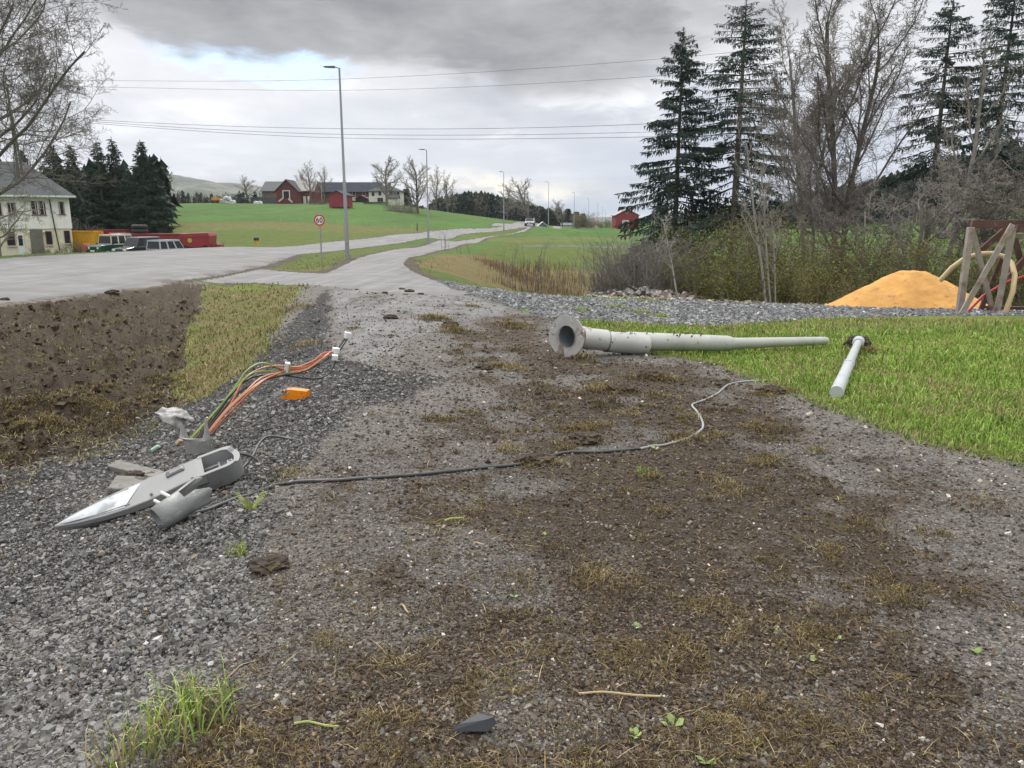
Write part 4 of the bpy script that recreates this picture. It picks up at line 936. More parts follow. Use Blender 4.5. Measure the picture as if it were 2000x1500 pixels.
C = [('green_cable', m_grn, .0075, [(366, 862, 5.8), (420, 805, 5.95), (462, 752, 6.15), (478, 728, 6.25), (500, 712, 6.35), (522, 710, 6.4), (548, 722, 6.5)]),
     ('green_cable', m_grn, .0070, [(368, 864, 5.78), (432, 790, 6.0), (480, 738, 6.2), (500, 727, 6.3), (525, 725, 6.4), (556, 728, 6.5)]),
     ('red_cable', m_orr, .0085, [(396, 858, 5.8), (450, 790, 5.95), (475, 742, 6.2), (505, 722, 6.35), (530, 716, 6.45), (560, 722, 6.5), (600, 716, 6.6), (628, 692, 6.75), (648, 687, 6.9)]),
     ('red_cable', m_ors, .0085, [(400, 852, 5.75), (440, 803, 5.9), (480, 765, 6.05), (510, 738, 6.25), (545, 728, 6.45), (585, 724, 6.55), (612, 712, 6.65), (630, 696, 6.75), (650, 686, 6.9)]),
     ('red_cable', m_ors, .0085, [(404, 850, 5.74), (446, 800, 5.9), (490, 760, 6.05), (520, 740, 6.25), (552, 731, 6.45), (590, 726, 6.55), (622, 706, 6.68), (642, 691, 6.8)]),
     ('red_cable', m_orr, .0070, [(410, 846, 5.76), (455, 800, 5.88), (500, 755, 6.05), (530, 735, 6.3), (565, 722, 6.5), (596, 712, 6.6), (622, 700, 6.7), (640, 694, 6.8), (652, 698, 6.9)]),
     ('salmon_cable', m_ors, .0070, [(470, 748, 6.2), (505, 722, 6.36), (540, 714, 6.45), (590, 716, 6.58), (628, 695, 6.74)]),
     ('black_cable', m_cblk, .0085, [(388, 858, 5.82), (430, 800, 6.0), (460, 760, 6.15), (490, 738, 6.3), (530, 731, 6.42), (570, 735, 6.5), (612, 740, 6.6), (638, 733, 6.7), (652, 715, 6.8), (657, 700, 6.88)]),
     ('black_cable', m_cblk, .0085, [(392, 856, 5.8), (440, 795, 5.98), (475, 760, 6.12), (510, 745, 6.25), (545, 734, 6.42), (585, 728, 6.53), (618, 714, 6.66), (640, 700, 6.78), (660, 680, 6.95), (675, 660, 7.05)]),
     ('black_cable', m_cblk, .0065, [(655, 700, 6.88), (664, 684, 6.96), (672, 672, 7.0), (680, 660, 7.05)]),
     ('brown_cable', m_brn, .0065, [(380, 862, 5.85), (425, 800, 6.0), (455, 768, 6.12), (478, 742, 6.24), (500, 726, 6.36)]),
     ('brown_cable', m_brn, .0045, [(408, 855, 5.8), (440, 822, 5.86), (470, 795, 5.95), (495, 768, 6.05), (510, 745, 6.2)]),
     ('thin_wire', m_brn, .0022, [(558, 730, 6.5), (556, 745, 6.5), (552, 758, 6.48), (556, 768, 6.46)]),
     ('thin_wire', m_blu, .0022, [(577, 736, 6.52), (572, 750, 6.5), (566, 762, 6.48), (563, 768, 6.46)]),
     ('thin_wire', m_blu, .0022, [(545, 752, 6.5), (560, 757, 6.5), (580, 756, 6.52), (600, 760, 6.54)]),
     ('thin_wire', m_brn, .0022, [(602, 672, 6.9), (608, 672, 6.9), (620, 686, 6.85), (630, 704, 6.8), (628, 718, 6.75), (612, 724, 6.7)]),
     ('thin_wire', m_blu, .0022, [(616, 679, 6.9), (628, 694, 6.85), (638, 712, 6.8), (632, 719, 6.76), (612, 718, 6.7)]),
     ('thin_wire', m_brn, .0020, [(570, 716, 6.6), (590, 714, 6.6), (605, 722, 6.62), (618, 730, 6.6)])]
for nme, mt_, r_, l in C: MB().tube(curve(cpts(l)), r_, 7).build(nme, mt_, cb, True)
for px, row, Y, s, rz_ in ((561, 718, 6.48, (.045, .045, .095), .3), (656, 685, 6.9, (.06, .05, .055), .6), (654, 698, 6.84, (.055, .05, .05), .2), (679, 655, 7.06, (.055, .05, .06), .7)):
    MB().box(at(px, row, Y)-tb, s, (.15, .15, rz_)).build('terminal', mat('terminal_white', (.74, .75, .75), .35), cb, bevel=.006)
MB().box(at(565, 720, 6.44)-tb, (.012, .01, .075), (.15, .15, .3)).build('terminal_stripe', mat('stripe_green', (.20, .30, .10), .5), cb)
# orange fuse box on the stones
ob = GG(577, 787, .0); ob = at(577, 773, ob.y-.03); ob.z = gz(ob.x, ob.y)+.055
fb = thing('fuse_box', 'bright orange plastic fuse box lying on the crushed stone under the cables', 'fuse box', ob, rot=(0, R(5), R(-4)))
m_or = mat('orange_plastic', (.90, .27, .008), .4, 0, .06, 30, spec=.4)
MB().box((.025, 0, .004), (.195, .09, .100)).build('box', m_or, fb, bevel=.006)
MB().box((-.095, .004, -.014), (.045, .085, .060)).build('end_block', m_or, fb, bevel=.005)
for dx in (-.10, -.072):
    MB().tube([(dx, -.040, .012), (dx, -.058, .030)], [.017, .015], 12, False).build('gland', m_white, fb, True)
    MB().cyl((dx, -.050, .020), (dx, -.0565, .0285), .010, sides=10).build('gland_hole', m_black, fb)
for dx, dz_ in ((.09, -.005), (.075, .028), (.105, -.022)): MB().box((dx, -.0460, dz_), (.006, .003, .010)).build('slot', m_lampd, fb)

# long loose cable
def gc(l, off=.010): 
    out = []
    for p in l:
        v = G(p[0], p[1]); v.z = gz(v.x, v.y)+off; out.append(v)
    return out
p1 = gc([(311, 1022), (313, 1034), (322, 1038), (336, 1030), (374, 1008), (418, 987), (472, 962), (525, 949), (620, 942), (700, 937), (800, 931), (900, 921), (960, 915), (1010, 911), (1050, 901), (1110, 888), (1180, 885), (1250, 878)])
p2 = gc([(1250, 878), (1300, 869), (1340, 859), (1365, 846), (1373, 832), (1363, 809), (1352, 793), (1375, 783), (1400, 771), (1432, 750), (1500, 744), (1530, 742)])
def drape(l, off=.011, n=200):
    P = curve(l, n); xy = np.array([(p.x, p.y) for p in P]); z_ = hz(xy[:, 0], xy[:, 1])
    zs = np.convolve(np.pad(z_, 4, mode='edge'), np.ones(9)/9, 'valid'); z2 = np.maximum(z_, zs)+off
    return [Vector((a, b, c)) for (a, b), c in zip(xy, z2)]
cbl = thing('loose_cable', 'long dark cable snaking across the muddy path towards the fallen lamp post', 'cable', p1[8])
MB().tube([p-p1[8] for p in drape(p1)], .0105, 8).build('sheath', m_cable, cbl, True)
MB().tube([p-p1[8] for p in drape(p2, .009)], [.0095]*len(drape(p2)), 8).build('outer_end', m_cablel, cbl, True)
lp = [at(425, 898, 4.85), at(440, 889, 4.9), at(458, 886, 4.95), at(485, 889, 5.0), at(505, 898, 5.02), at(492, 905, 4.95), at(478, 912, 4.9)]
lp = [at(424, 899, 4.85), at(437, 890, 4.9), at(458, 886, 4.95), at(485, 889, 5.0), at(503, 899, 5.0)]
l2 = [at(474, 914, 4.85), at(493, 892, 5.05), at(505, 868, 5.25), at(518, 855, 5.35), at(536, 852, 5.4), at(566, 861, 5.38), at(587, 877, 5.25), at(590, 890, 5.1), at(577, 903, 5.0)]
for p in l2: p.z = max(p.z, gz(p.x, p.y)+.012)
lc = thing('looped_cable', 'dark cable looping out of the lamp head socket onto the stones', 'cable', lp[2])
MB().tube([p-lp[2] for p in curve(lp)], .0095, 8).build('inner_run', m_cable, lc, True)
MB().tube([p-lp[2] for p in curve(l2, 40)], .0095, 8).build('loop', m_cable, lc, True)

# concrete slabs and scrap near the lamp head
m_conc = mat('weathered_concrete', (.20, .195, .18), .9, 0, .3, 9, .6, 40, (.07, .06, .04), 12, .54, .62)
s1 = at(262, 889, 5.35); s1.z = gz(s1.x, s1.y)+.10
tag(MB().box((0, 0, 0), (.36, .14, .035), (.0, .22, -.08)).build('concrete_slab', m_conc, None, loc=s1, bevel=.006), 'thin mossy grey slab sticking out above the lamp head', 'slab')
s2 = at(262, 935, 5.1); s2.z = gz(s2.x, s2.y)+.035
tag(MB().box((0, 0, 0), (.30, .22, .07), (.1, .12, .2)).build('concrete_slab', m_conc, None, loc=s2, bevel=.01), 'lower broken slab wedged behind the lamp head', 'slab')
s3 = at(252, 912, 5.25); s3.z = gz(s3.x, s3.y)+.05
clod(s3, .11, 15, m_soil, 'soil_clod', 'mossy dark clod between the two slabs', 'soil clod')
v = GG(303, 878, .03); tag(MB().box((0, 0, 0), (.10, .05, .03), (.2, -.5, .5), (.7, .8)).build('plastic_scrap', mat('green_plastic', (.28, .40, .30), .4), None, loc=v, bevel=.008), 'pale green plastic scrap between the thin slab and the torn base', 'plastic scrap')
v = GG(352, 868, .03); tag(MB().box((0, 0, 0), (.07, .04, .05), (.5, .3, .9), (.6, .8)).build('brick_scrap', mat('brick_pink', (.42, .30, .22), .8), None, loc=v, bevel=.006), 'small tan chunk lying left of the torn base', 'rubble piece')
v = GG(366, 874, .012); tag(MB().cyl((-.03, -.02, 0), (.03, .03, .01), .010).build('cable_stub', m_orr, None, True, loc=v), 'short red cable stub on the stones below the torn base', 'cable')
v = GG(940, 1428, .02); tag(MB().add([(-.10, -.03, 0), (.02, -.03, 0), (.05, .01, 0), (-.02, .03, 0), (-.07, -.02, .02), (.015, -.02, .035), (.04, .008, .025), (-.01, .02, .03)], [(0, 1, 5, 4), (1, 2, 6, 5), (2, 3, 7, 6), (3, 0, 4, 7), (4, 5, 6, 7)]).build('slate_shard', mat('slate', (.06, .065, .075), .6), None, loc=v), 'dark slate shard, the biggest, on the mud at the bottom centre', 'stone')

# ---------------------------------------------------------------- scattered stuff
def vmat(name, rough=.85, tint=(1, 1, 1), bump=0.):
    m_, t, p = newmat(name); a = t.n('ShaderNodeAttribute', attribute_name='wts')
    c = a.outputs['Color']
    if bump:
        P_ = t.n('ShaderNodeNewGeometry').outputs['Position']; n_ = t.noise(P_, 130, 3, .7)
        c = t.mix(.6, c, t.ramp(n_, [(.3, (.45,)*3), (.7, (1.5,)*3)]), 'MULTIPLY'); t.sock(p, 'Normal', t.bump(n_, bump, .004))
    t.sock(p, 'Base Color', c); p.inputs['Roughness'].default_value = rough; p.inputs['Specular IOR Level'].default_value = .25
    return m_
m_vs = vmat('stones', .85, bump=.25); m_vb = vmat('blades', .8)
NR = np.random.RandomState(12)
def polar(n, r0, r1, a0=-42, a1=42, e=1.):
    th = R(1)*NR.uniform(a0, a1, n); u = NR.uniform(0, 1, n)
    r = (r0**-e+(r1**-e-r0**-e)*u)**(-1/e)            # density falls with distance like the view does
    return r*np.sin(th), r*np.cos(th)
def frame(n, tilt=.5):
    a = NR.uniform(0, 6.283, n); b = NR.normal(0, tilt, n); c = NR.normal(0, tilt, n)
    ca, sa, cb_, sb, cc, sc = np.cos(a), np.sin(a), np.cos(b), np.sin(b), np.cos(c), np.sin(c)
    M_ = np.empty((n, 3, 3)); M_[:, 0, 0] = ca*cb_; M_[:, 0, 1] = ca*sb*sc-sa*cc; M_[:, 0, 2] = ca*sb*cc+sa*sc
    M_[:, 1, 0] = sa*cb_; M_[:, 1, 1] = sa*sb*sc+ca*cc; M_[:, 1, 2] = sa*sb*cc-ca*sc; M_[:, 2, 0] = -sb; M_[:, 2, 1] = cb_*sc; M_[:, 2, 2] = cb_*cc
    return M_
def stones(name, X, Y, size, col, sink=.2, flat=.6, mt=None, label=None, cat=None, Z=None):
    n = len(X); c = np.array([(a, b, d_) for d_ in (-1, 1) for b in (-1, 1) for a in (-1, 1)], float)*.5
    c = c[None]*(1+NR.uniform(-.45, .25, (n, 8, 3))); sc = size[:, None]*np.stack([NR.uniform(.8, 1.5, n), NR.uniform(.6, 1.1, n), NR.uniform(.5, 1., n)*flat/.6], -1)
    V = np.einsum('nij,nkj->nki', frame(n, .45), c*sc[:, None, :])
    z_ = (hz(X, Y) if Z is None else Z)+size*(.28-sink); V += np.stack([X, Y, z_], -1)[:, None, :]
    F = (np.arange(n)[:, None, None]*8+np.array([(0, 2, 3, 1), (4, 5, 7, 6), (0, 1, 5, 4), (2, 6, 7, 3), (0, 4, 6, 2), (1, 3, 7, 5)])[None]).reshape(-1, 4)
    # split quads into triangles so that each stone is faceted
    T_ = np.concatenate([F[:, :3], F[:, [0, 2, 3]]])
    A_ = np.concatenate([np.repeat(col, 8, 0), np.ones((n*8, 1))], 1)
    o = mesh_np(name, V.reshape(-1, 3), T_, mt or m_vs, attr=A_); return tag(o, label, cat, kind='stuff')
def greys(n, lo=.06, hi=.24, tint=(1, 1.0, 1.0), wht=.012):
    g_ = lo+(hi-lo)*NR.beta(1.6, 2.2, n); g_[NR.uniform(size=n) < wht] = .5
    c = g_[:, None]*np.array(tint)*np.array((1.02, 1., .97)); c *= 1+NR.normal(0, .018, (n, 3)); b_ = NR.uniform(size=n) < .012; c[b_] = c[b_]*np.array((1.25, .95, .7)); return np.clip(c, .01, .8)
X, Y = polar(480000, 1.6, 16); gr, so, a_ = weights(X, Y); ing = sdf(Z_ground, X, Y) < .05; strip = sdf(Z_strip, X, Y) < 0
k = ing & ~strip & (NR.uniform(size=len(X)) < gr*.8*(1-.55*so)); X, Y = X[k], Y[k]; r = np.hypot(X, Y)
s = NR.lognormal(math.log(.0082), .50, len(X)).clip(.004, .030); 
stones('crushed_stone', X, Y, s*np.clip(r/5, 1, 1.6), greys(len(X), .06, .33, wht=.005), .12, label='loose crushed stone along the left edge', cat='crushed stone')
X, Y = polar(330000, 1.6, 20); gr, so, a_ = weights(X, Y); ing = (sdf(Z_ground, X, Y) < .0) & (sdf(Z_strip, X, Y) > 0)
pr = .50+.45*so-.1*a_; k = ing & (NR.uniform(size=len(X)) < pr*(1-gr*.7)); X, Y = X[k], Y[k]; gr, so, a_ = weights(X, Y); n = len(X)
s = NR.lognormal(math.log(.0062), .45, n).clip(.003, .022)*np.clip(np.hypot(X, Y)/4, 1, 2)
soilc = np.array((.080, .060, .044))*NR.uniform(.4, 1.8, (n, 1)); gcol = greys(n, .05, .26, (1.06, 1., .93), .03)
isg = NR.uniform(size=n) < np.where(so > .4, .22, .75); stones('soil_crumbs', X, Y, s, np.where(isg[:, None], gcol, soilc), .15, label='dark soil crumbs and grit strewn over the path', cat='soil')
# bigger lumps on the dug up verge
X, Y = polar(26000, 3, 22, -42, 10); dl = sdf(_soilL, X, Y); k = (dl < .1) & (NR.uniform(size=len(X)) < .8); X, Y = X[k], Y[k]; n = len(X)
stones('turned_soil', X, Y, NR.lognormal(math.log(.020), .55, n).clip(.008, .065)*np.clip(np.hypot(X, Y)/8, .6, 1.4), np.array((.045, .030, .020))*NR.uniform(.5, 1.8, (n, 1)), .2, label='turned brown soil lumps on the left verge', cat='soil')
# yard stones: coarse chips
X, Y = polar(120000, 9, 34, -5, 42); k = (sdf(Z_yard, X, Y) < -.0) & (NR.uniform(size=len(X)) < .85); X, Y = X[k], Y[k]; n = len(X)
stones('yard_gravel', X, Y, NR.lognormal(math.log(.030), .4, n).clip(.012, .09), greys(n, .10, .36, (.97, 1.01, 1.07), .03), .15, label='bluish gravel covering the yard on the right', cat='gravel')
def blades(name, X, Y, H, Wd, lean, col, mt=m_vb, Z=None, label=None, cat=None, curl=.5, az_=None, tipc=1.25):
    n = len(X); a = NR.uniform(0, 6.283, n) if az_ is None else az_; dx, dy = np.cos(a), np.sin(a); b = NR.uniform(0, 6.283, n); wx, wy = np.cos(b), np.sin(b)
    z_ = (hz(X, Y) if Z is None else Z); P = np.stack([X, Y, z_], -1); D_ = np.stack([dx, dy, 0*dx], -1); Wv = np.stack([wx, wy, 0*wx], -1)*(Wd*.5)[:, None]; up = np.array([0, 0, 1.])
    lh = (H*lean)[:, None]; vh = (H*np.sqrt(np.clip(1-lean**2, .02, 1)))[:, None]
    m1 = P+D_*lh*.25+up*vh*.5; m2 = P+D_*lh*.62+up*vh*.86; tp = P+D_*lh*(1+curl*.3)+up*vh*(1-curl*.15)
    V = np.stack([P-Wv, P+Wv, m1+Wv*.85, m1-Wv*.85, m2+Wv*.6, m2-Wv*.6, tp], 1).reshape(-1, 3); i = np.arange(n)[:, None]*7
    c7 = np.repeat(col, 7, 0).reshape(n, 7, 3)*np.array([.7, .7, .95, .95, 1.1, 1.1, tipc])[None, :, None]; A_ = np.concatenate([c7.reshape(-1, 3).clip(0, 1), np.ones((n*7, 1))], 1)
    o = mesh_np(name, V, [np.concatenate([i+np.array([[0, 1, 2, 3]]), i+np.array([[3, 2, 4, 5]])]), i+np.array([[5, 4, 6]])], mt, attr=A_); return tag(o, label, cat, kind='stuff')
def gcols(n, dryf, pal=((.13, .24, .035), (.26, .41, .07), (.37, .48, .13))):
    P_ = np.array(pal); c = P_[NR.randint(0, len(pal), n)]*NR.uniform(.7, 1.25, (n, 1)); D_ = np.array(((.36, .30, .15), (.27, .22, .10), (.46, .39, .22)))[NR.randint(0, 3, n)]*NR.uniform(.7, 1.15, (n, 1))
    m_ = NR.uniform(size=n) < dryf; return np.where(m_[:, None], D_, c)*(.8 if len(pal) and pal[0][0] == .11 else 1.)
# lawn on the right
X, Y = polar(210000, 3.2, 17, -2, 46); dl = sdf(Z_lawn, X, Y); k = (dl < .12+NR.uniform(-.1, .12, len(X))); X, Y = X[k], Y[k]; dl = dl[k]; n = len(X)
pn = vnoise(X, Y, .7, 51)+.6*vnoise(X, Y, .25, 52); r = np.hypot(X, Y)
dz_ = np.zeros(n)
for pl, lo in DRY[5:6]: dz_ = np.maximum(dz_, lo*(1-sst(sdf(pl, X, Y), -.3, .3)))
bare = sst(pn, .35, .5)*sst(r, 8, 9.5); k = NR.uniform(size=n) > bare*.85; X, Y, dl, pn, r, dz_ = X[k], Y[k], dl[k], pn[k], r[k], dz_[k]; n = len(X)
Hh = (.04+.055*np.clip(pn+.5, 0, 1.4))*NR.uniform(.45, 1.5, n)*(1-.35*sst(dl, -.4, .1))
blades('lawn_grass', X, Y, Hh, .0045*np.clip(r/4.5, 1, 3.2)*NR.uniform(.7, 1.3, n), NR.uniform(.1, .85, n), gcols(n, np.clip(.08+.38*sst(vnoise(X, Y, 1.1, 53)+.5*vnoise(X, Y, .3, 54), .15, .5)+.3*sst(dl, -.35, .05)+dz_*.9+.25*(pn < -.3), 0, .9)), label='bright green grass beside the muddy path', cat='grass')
# grass strip left of the path, island and verge
X, Y = polar(110000, 4, 48, -42, 0); d1 = sdf(Z_strip, X, Y); isl = (sdf(Z_road, X, Y) > .4) & (sdf(Z_path, X, Y) > .45) & (sdf(Z_ground, X, Y) > .1) & (Y > 20) & (X < -3)
k = (d1 < .1+.55*vnoise(X, Y, .45, 63)+.12*NR.uniform(-1, 1, len(X))) | isl; X, Y = X[k], Y[k]; n = len(X); pn = vnoise(X, Y, .6, 61)+.5*vnoise(X, Y, .2, 62); r = np.hypot(X, Y)
dryf = np.where(r < 12, .86, .68)+.7*pn; Hh = (.04+.06*np.clip(pn+.4, 0, 1.4))*NR.uniform(.5, 1.5, n)
k = NR.uniform(size=n) < .75; X, Y, r, dryf, Hh = X[k], Y[k], r[k], dryf[k], Hh[k]; n = len(X)
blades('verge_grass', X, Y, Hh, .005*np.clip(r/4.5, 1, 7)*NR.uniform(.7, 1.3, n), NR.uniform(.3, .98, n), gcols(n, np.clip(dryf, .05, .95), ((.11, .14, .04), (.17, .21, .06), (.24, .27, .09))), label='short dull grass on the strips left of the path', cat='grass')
_tg = GP([(60,612),(150,596),(260,585),(330,575),(250,640),(140,680),(60,660)])
# sparse grass and dead straw over the dug up soil
X, Y = polar(80000, 3.5, 20, -42, 6); d1 = sdf(_soilL, X, Y); pn = vnoise(X, Y, .9, 71)+.6*vnoise(X, Y, .3, 72)
k = (d1 < .5) & (sdf(Z_road, X, Y) > .1) & (NR.uniform(size=len(X)) < .22+1.4*sst(pn, -.05, .4)+.9*(1-sst(sdf(_tg, X, Y), -.3, .5))); X, Y = X[k], Y[k]; n = len(X); r = np.hypot(X, Y)
blades('torn_grass', X, Y, .06*NR.uniform(.4, 1.4, n), .0045*np.clip(r/4.5, 1, 3), NR.uniform(.5, .98, n), gcols(n, .45, ((.07, .075, .018), (.12, .12, .03), (.15, .16, .05))), label='torn tufts of grass on the dug up verge', cat='grass')
# moss and root fibres: clusters of short curled strands
cx, cy = polar(9500, 1.8, 18, -38, 40); ax_, ay_ = polar(9000, 3.2, 20, -42, 4); kk = (sdf(_soilL, ax_, ay_) < 0) & (NR.uniform(size=9000) < .9); cx = np.concatenate([cx, ax_[kk]]); cy = np.concatenate([cy, ay_[kk]]); gr, so, a_ = weights(cx, cy); ing = (sdf(Z_ground, cx, cy) < -.05); pn = vnoise(cx, cy, 1.0, 81)+.5*vnoise(cx, cy, .4, 82)
_sl = np.zeros(len(cx), bool); _sl[9500:] = True; so = np.where(_sl, so*1.6, so); SPOT = [(1250,738),(1300,742),(1215,766),(1180,760),(1140,864),(1110,880),(1060,905),(1040,915),(1490,772),(1520,765),(1395,852),(1450,835),(1340,862),(1000,722),(975,716),(1190,1124),(1240,1122),(1150,1130),(1395,1200),(1430,1215),(1345,1275),(1300,1265),(1600,1248),(1570,1250),(780,1295),(720,1425),(735,1400),(900,1015),(910,992),(1290,1000),(1230,962),(1270,932),(850,1030),(1540,1245),(1000,1132),(940,1345),(1450,1440),(1500,1470),(1620,1440),(1370,1400),(850,625),(880,640),(900,650),(1010,640),(930,600),(1130,700),(1690,690),(1850,1050),(1750,1165),(640,1260),(560,930),(1000,880),(1420,960),(1500,905),(1250,1300),(1220,1290)]
_sp = np.array([tuple(G(*p))[:2] for p in SPOT]); _sp = np.repeat(_sp, 3, 0)+NR.normal(0, .05, (len(SPOT)*3, 2)); NS = len(_sp); cx[:NS] = _sp[:, 0]; cy[:NS] = _sp[:, 1]; ing[:NS] = True; so[:NS] = 9; gr[:NS] = 0
k = ing & (NR.uniform(size=len(cx)) < np.clip(so*(.10+.75*sst(pn, .0, .5)), 0, 1)*(1-.8*gr)+.012); cx, cy = cx[k], cy[k]; nc = len(cx)
cs = NR.lognormal(math.log(.036), .68, nc).clip(.012, .19); ixs = np.where(k)[0] < NS; cs[ixs] = NR.uniform(.05, .14, ixs.sum()); cs = cs*np.clip(np.hypot(cx, cy)/6, .75, 1.8); cn = (12+cs*900).astype(int); ci = np.repeat(np.arange(nc), cn); n = len(ci)
g1, g2 = NR.normal(0, 1, n), NR.normal(0, 1, n); X = cx[ci]+g1*cs[ci]*.62; Y = cy[ci]+g2*cs[ci]*.5; mound = cs[ci]*.28*np.exp(-(g1**2+g2**2)*.5)
mc = np.array(((.055, .038, .020), (.10, .070, .032), (.17, .125, .045), (.24, .19, .07), (.38, .31, .17))); huc = NR.uniform(0, 3.2, nc); huc[ixs] = NR.uniform(1.2, 3.6, ixs.sum()); hue = huc[ci]; col = mc[np.clip((hue+NR.normal(0, .9, n)).round().astype(int), 0, 4)]*NR.uniform(.6, 1.3, (n, 1))
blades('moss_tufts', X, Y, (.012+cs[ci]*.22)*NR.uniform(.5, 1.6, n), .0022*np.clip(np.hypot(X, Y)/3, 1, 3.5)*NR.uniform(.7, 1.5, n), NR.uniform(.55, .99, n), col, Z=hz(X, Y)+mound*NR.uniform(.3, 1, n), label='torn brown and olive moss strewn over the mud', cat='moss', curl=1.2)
# loose straw and root threads
X, Y = polar(22000, 1.8, 18, -40, 40); gr, so, a_ = weights(X, Y); k = (sdf(Z_ground, X, Y) < -.05) & (NR.uniform(size=len(X)) < .12+.5*so); X, Y = X[k], Y[k]; n = len(X)
blades('straw_threads', X, Y, .035*NR.lognormal(0, .5, n).clip(.4, 2.6), .0019*np.clip(np.hypot(X, Y)/3, 1, 3.5)*NR.uniform(.7, 1.6, n), NR.uniform(.94, .998, n), (mc[NR.randint(1, 5, n)]*NR.uniform(.7, 1.6, (n, 1))), Z=hz(X, Y)+.006, label='thin straw and root threads lying on the mud', cat='straw', curl=1.)

# single plants one can point at
def tuft(px, row, H, n, dryf, label, cat='grass tuft', name='grass_tuft', sp=.06, w_=.005, group=None, lean=(.1, .8)):
    v = GG(px, row); g1, g2 = NR.normal(0, sp, n), NR.normal(0, sp, n)
    o = blades(name, g1, g2, H*NR.uniform(.4, 1.2, n), np.full(n, w_), NR.uniform(lean[0], lean[1], n), gcols(n, dryf), Z=hz(v.x+g1, v.y+g2)-v.z)
    o.location = v; del o['kind']; tag(o, label, cat, group); return o
tuft(385, 1415, .17, 130, .40, 'tall green grass tuft growing at the bottom left between stones and mud', sp=.07)
tuft(285, 1480, .15, 150, .70, 'yellowish grass tuft at the bottom edge, left of the tall green tuft', sp=.07)
tuft(350, 1390, .15, 26, .1, 'few long green blades just above the tall green tuft', sp=.02)
tuft(468, 1078, .07, 60, .3, 'small green tuft on the crushed stone right below the bracket tube', sp=.025)
tuft(1175, 1128, .05, 110, 1., 'tuft of pale straw on the mud below the middle of the picture', 'straw tuft', 'straw_tuft', sp=.055, w_=.004, lean=(.4, .97))
tuft(860, 1035, .09, 24, .8, 'loose tuft of long curved pale stems on the mud, right of the long cable start', 'straw tuft', 'straw_tuft', sp=.06, w_=.006, lean=(.85, .99))
tuft(1260, 925, .05, 60, .2, 'small green tuft on the mud right of the straw covered cable', sp=.04)
for i, (px, row, lb) in enumerate([(1205, 602, 'leftmost low green tuft in the bluish gravel yard'), (1140, 607, 'tiny green tuft in the yard nearest the muddy path'), (1250, 612, 'broadest low green tuft in the bluish gravel yard'), (1290, 620, 'low green tuft in the yard close to the lawn edge')]):
    tuft(px, row, .09, 160, .3, lb, sp=.11, w_=.012, group='green tufts in the gravel yard')
m_fern = mat('fresh_leaf', (.38, .46, .12), .6, 0, .25, 30); m_fern2 = mat('pale_leaf', (.24, .33, .10), .6, 0, .25, 30)
def fronds(px, row, n, L_, label, mt=None, seed=1):
    rr = random.Random(seed); v = GG(px, row, -.005); mb = MB(); st_ = MB(); th = thing('weed_plant', label, 'plant', v)
    for k in range(n):
        a = rr.uniform(-.2, 3.3)+k; d_ = Vector((math.cos(a)*.5, math.sin(a)*.35, .8)).normalized(); pts = [d_*L_*t*rr.uniform(.9, 1)+Vector((math.cos(a), math.sin(a), 0))*L_*.35*t*t for t in (0, .3, .6, .85, 1)]
        st_.tube(pts, [.0018, .0015, .0012, .001, .0006], 4)
        for j in range(9):
            t = .2+.8*j/9; q = pts[0].lerp(pts[-1], t)*1.0; 
            for s in (-1, 1):
                e = Vector((-math.sin(a)*s, math.cos(a)*s, .15))*L_*.20*(1-t*.6); mb.add([q, q+e*.5+d_*.0035, q+e, q+e*.5-d_*.003], [(0, 1, 2, 3)])
    st_.build('stems', mt or m_fern, th); mb.build('leaves', mt or m_fern, th)
fronds(490, 992, 11, .12, 'small yellow green fern like weed on the stones right of the bracket tube', seed=3)
def seedling(px, row, s, label, seed, grp='small green seedlings on the mud', mt=None):
    rr = random.Random(seed); v = GG(px, row, .002); mb = MB(); th = thing('seedling', label, 'seedling', v, group=grp)
    s = s*.75
    for k in range(rr.randint(3, 6)):
        a = rr.random()*6.28; d_ = Vector((math.cos(a), math.sin(a), rr.uniform(.3, 1.1))).normalized()*s; w_ = Vector((-math.sin(a), math.cos(a), .2))*s*.33
        mb.add([Vector((0, 0, 0)), d_*.35+w_*.5, d_*.7+w_, d_, d_*.7-w_, d_*.35-w_*.5], (), (), [[0, 1, 2, 3, 4, 5]])
    mb.build('leaves', mt or m_fern2, th); MB().tube([(0, 0, -.01), (0, 0, s*.3)], .002, 5).build('stem', m_fern2, th)
for i, (px, row, s, lb) in enumerate([(1065, 1048, .035, 'green seedling left of the straw tuft, upper one'), (1003, 1168, .03, 'pale seedling below and left of the straw tuft'), (1240, 1225, .035, 'round leaved seedling right of the picture centre line, low'), (1325, 1165, .035, 'bright seedling at the left end of the mossy ridge on the right'),
        (1315, 1420, .06, 'largest seedling with trailing stem near the bottom right'), (1510, 1232, .03, 'whitish seedling in the moss ridge on the right'), (1632, 1250, .04, 'yellow green seedling at the right end of the moss ridge'), (1582, 1288, .035, 'pale seedling just below the right end of the moss ridge'),
        (1910, 1278, .04, 'seedling with a thin stem close to the right edge'), (1240, 1440, .04, 'round pale seedling near the bottom centre'), (1480, 1455, .03, 'small seedling among roots near the bottom right'), (1380, 1492, .05, 'leaf cut by the bottom edge, right of centre'), (1278, 880, .05, 'green seedling beside the long cable at its bend')]): seedling(px, row, s, lb, i)
def stem(px, row, dx, dy, L_, r_, col, label):
    v = GG(px, row, .008); mb = MB().tube(curve([(0, 0, 0), (dx*.3, dy*.3+.008, .006), (dx*.7, dy*.7-.006, .008), (dx, dy, .004)], 9), [r_*1.3]+[r_]*9, 6)
    tag(mb.build('plant_stem', col, None, True, loc=v), label, 'plant stem', 'loose plant stems on the mud')
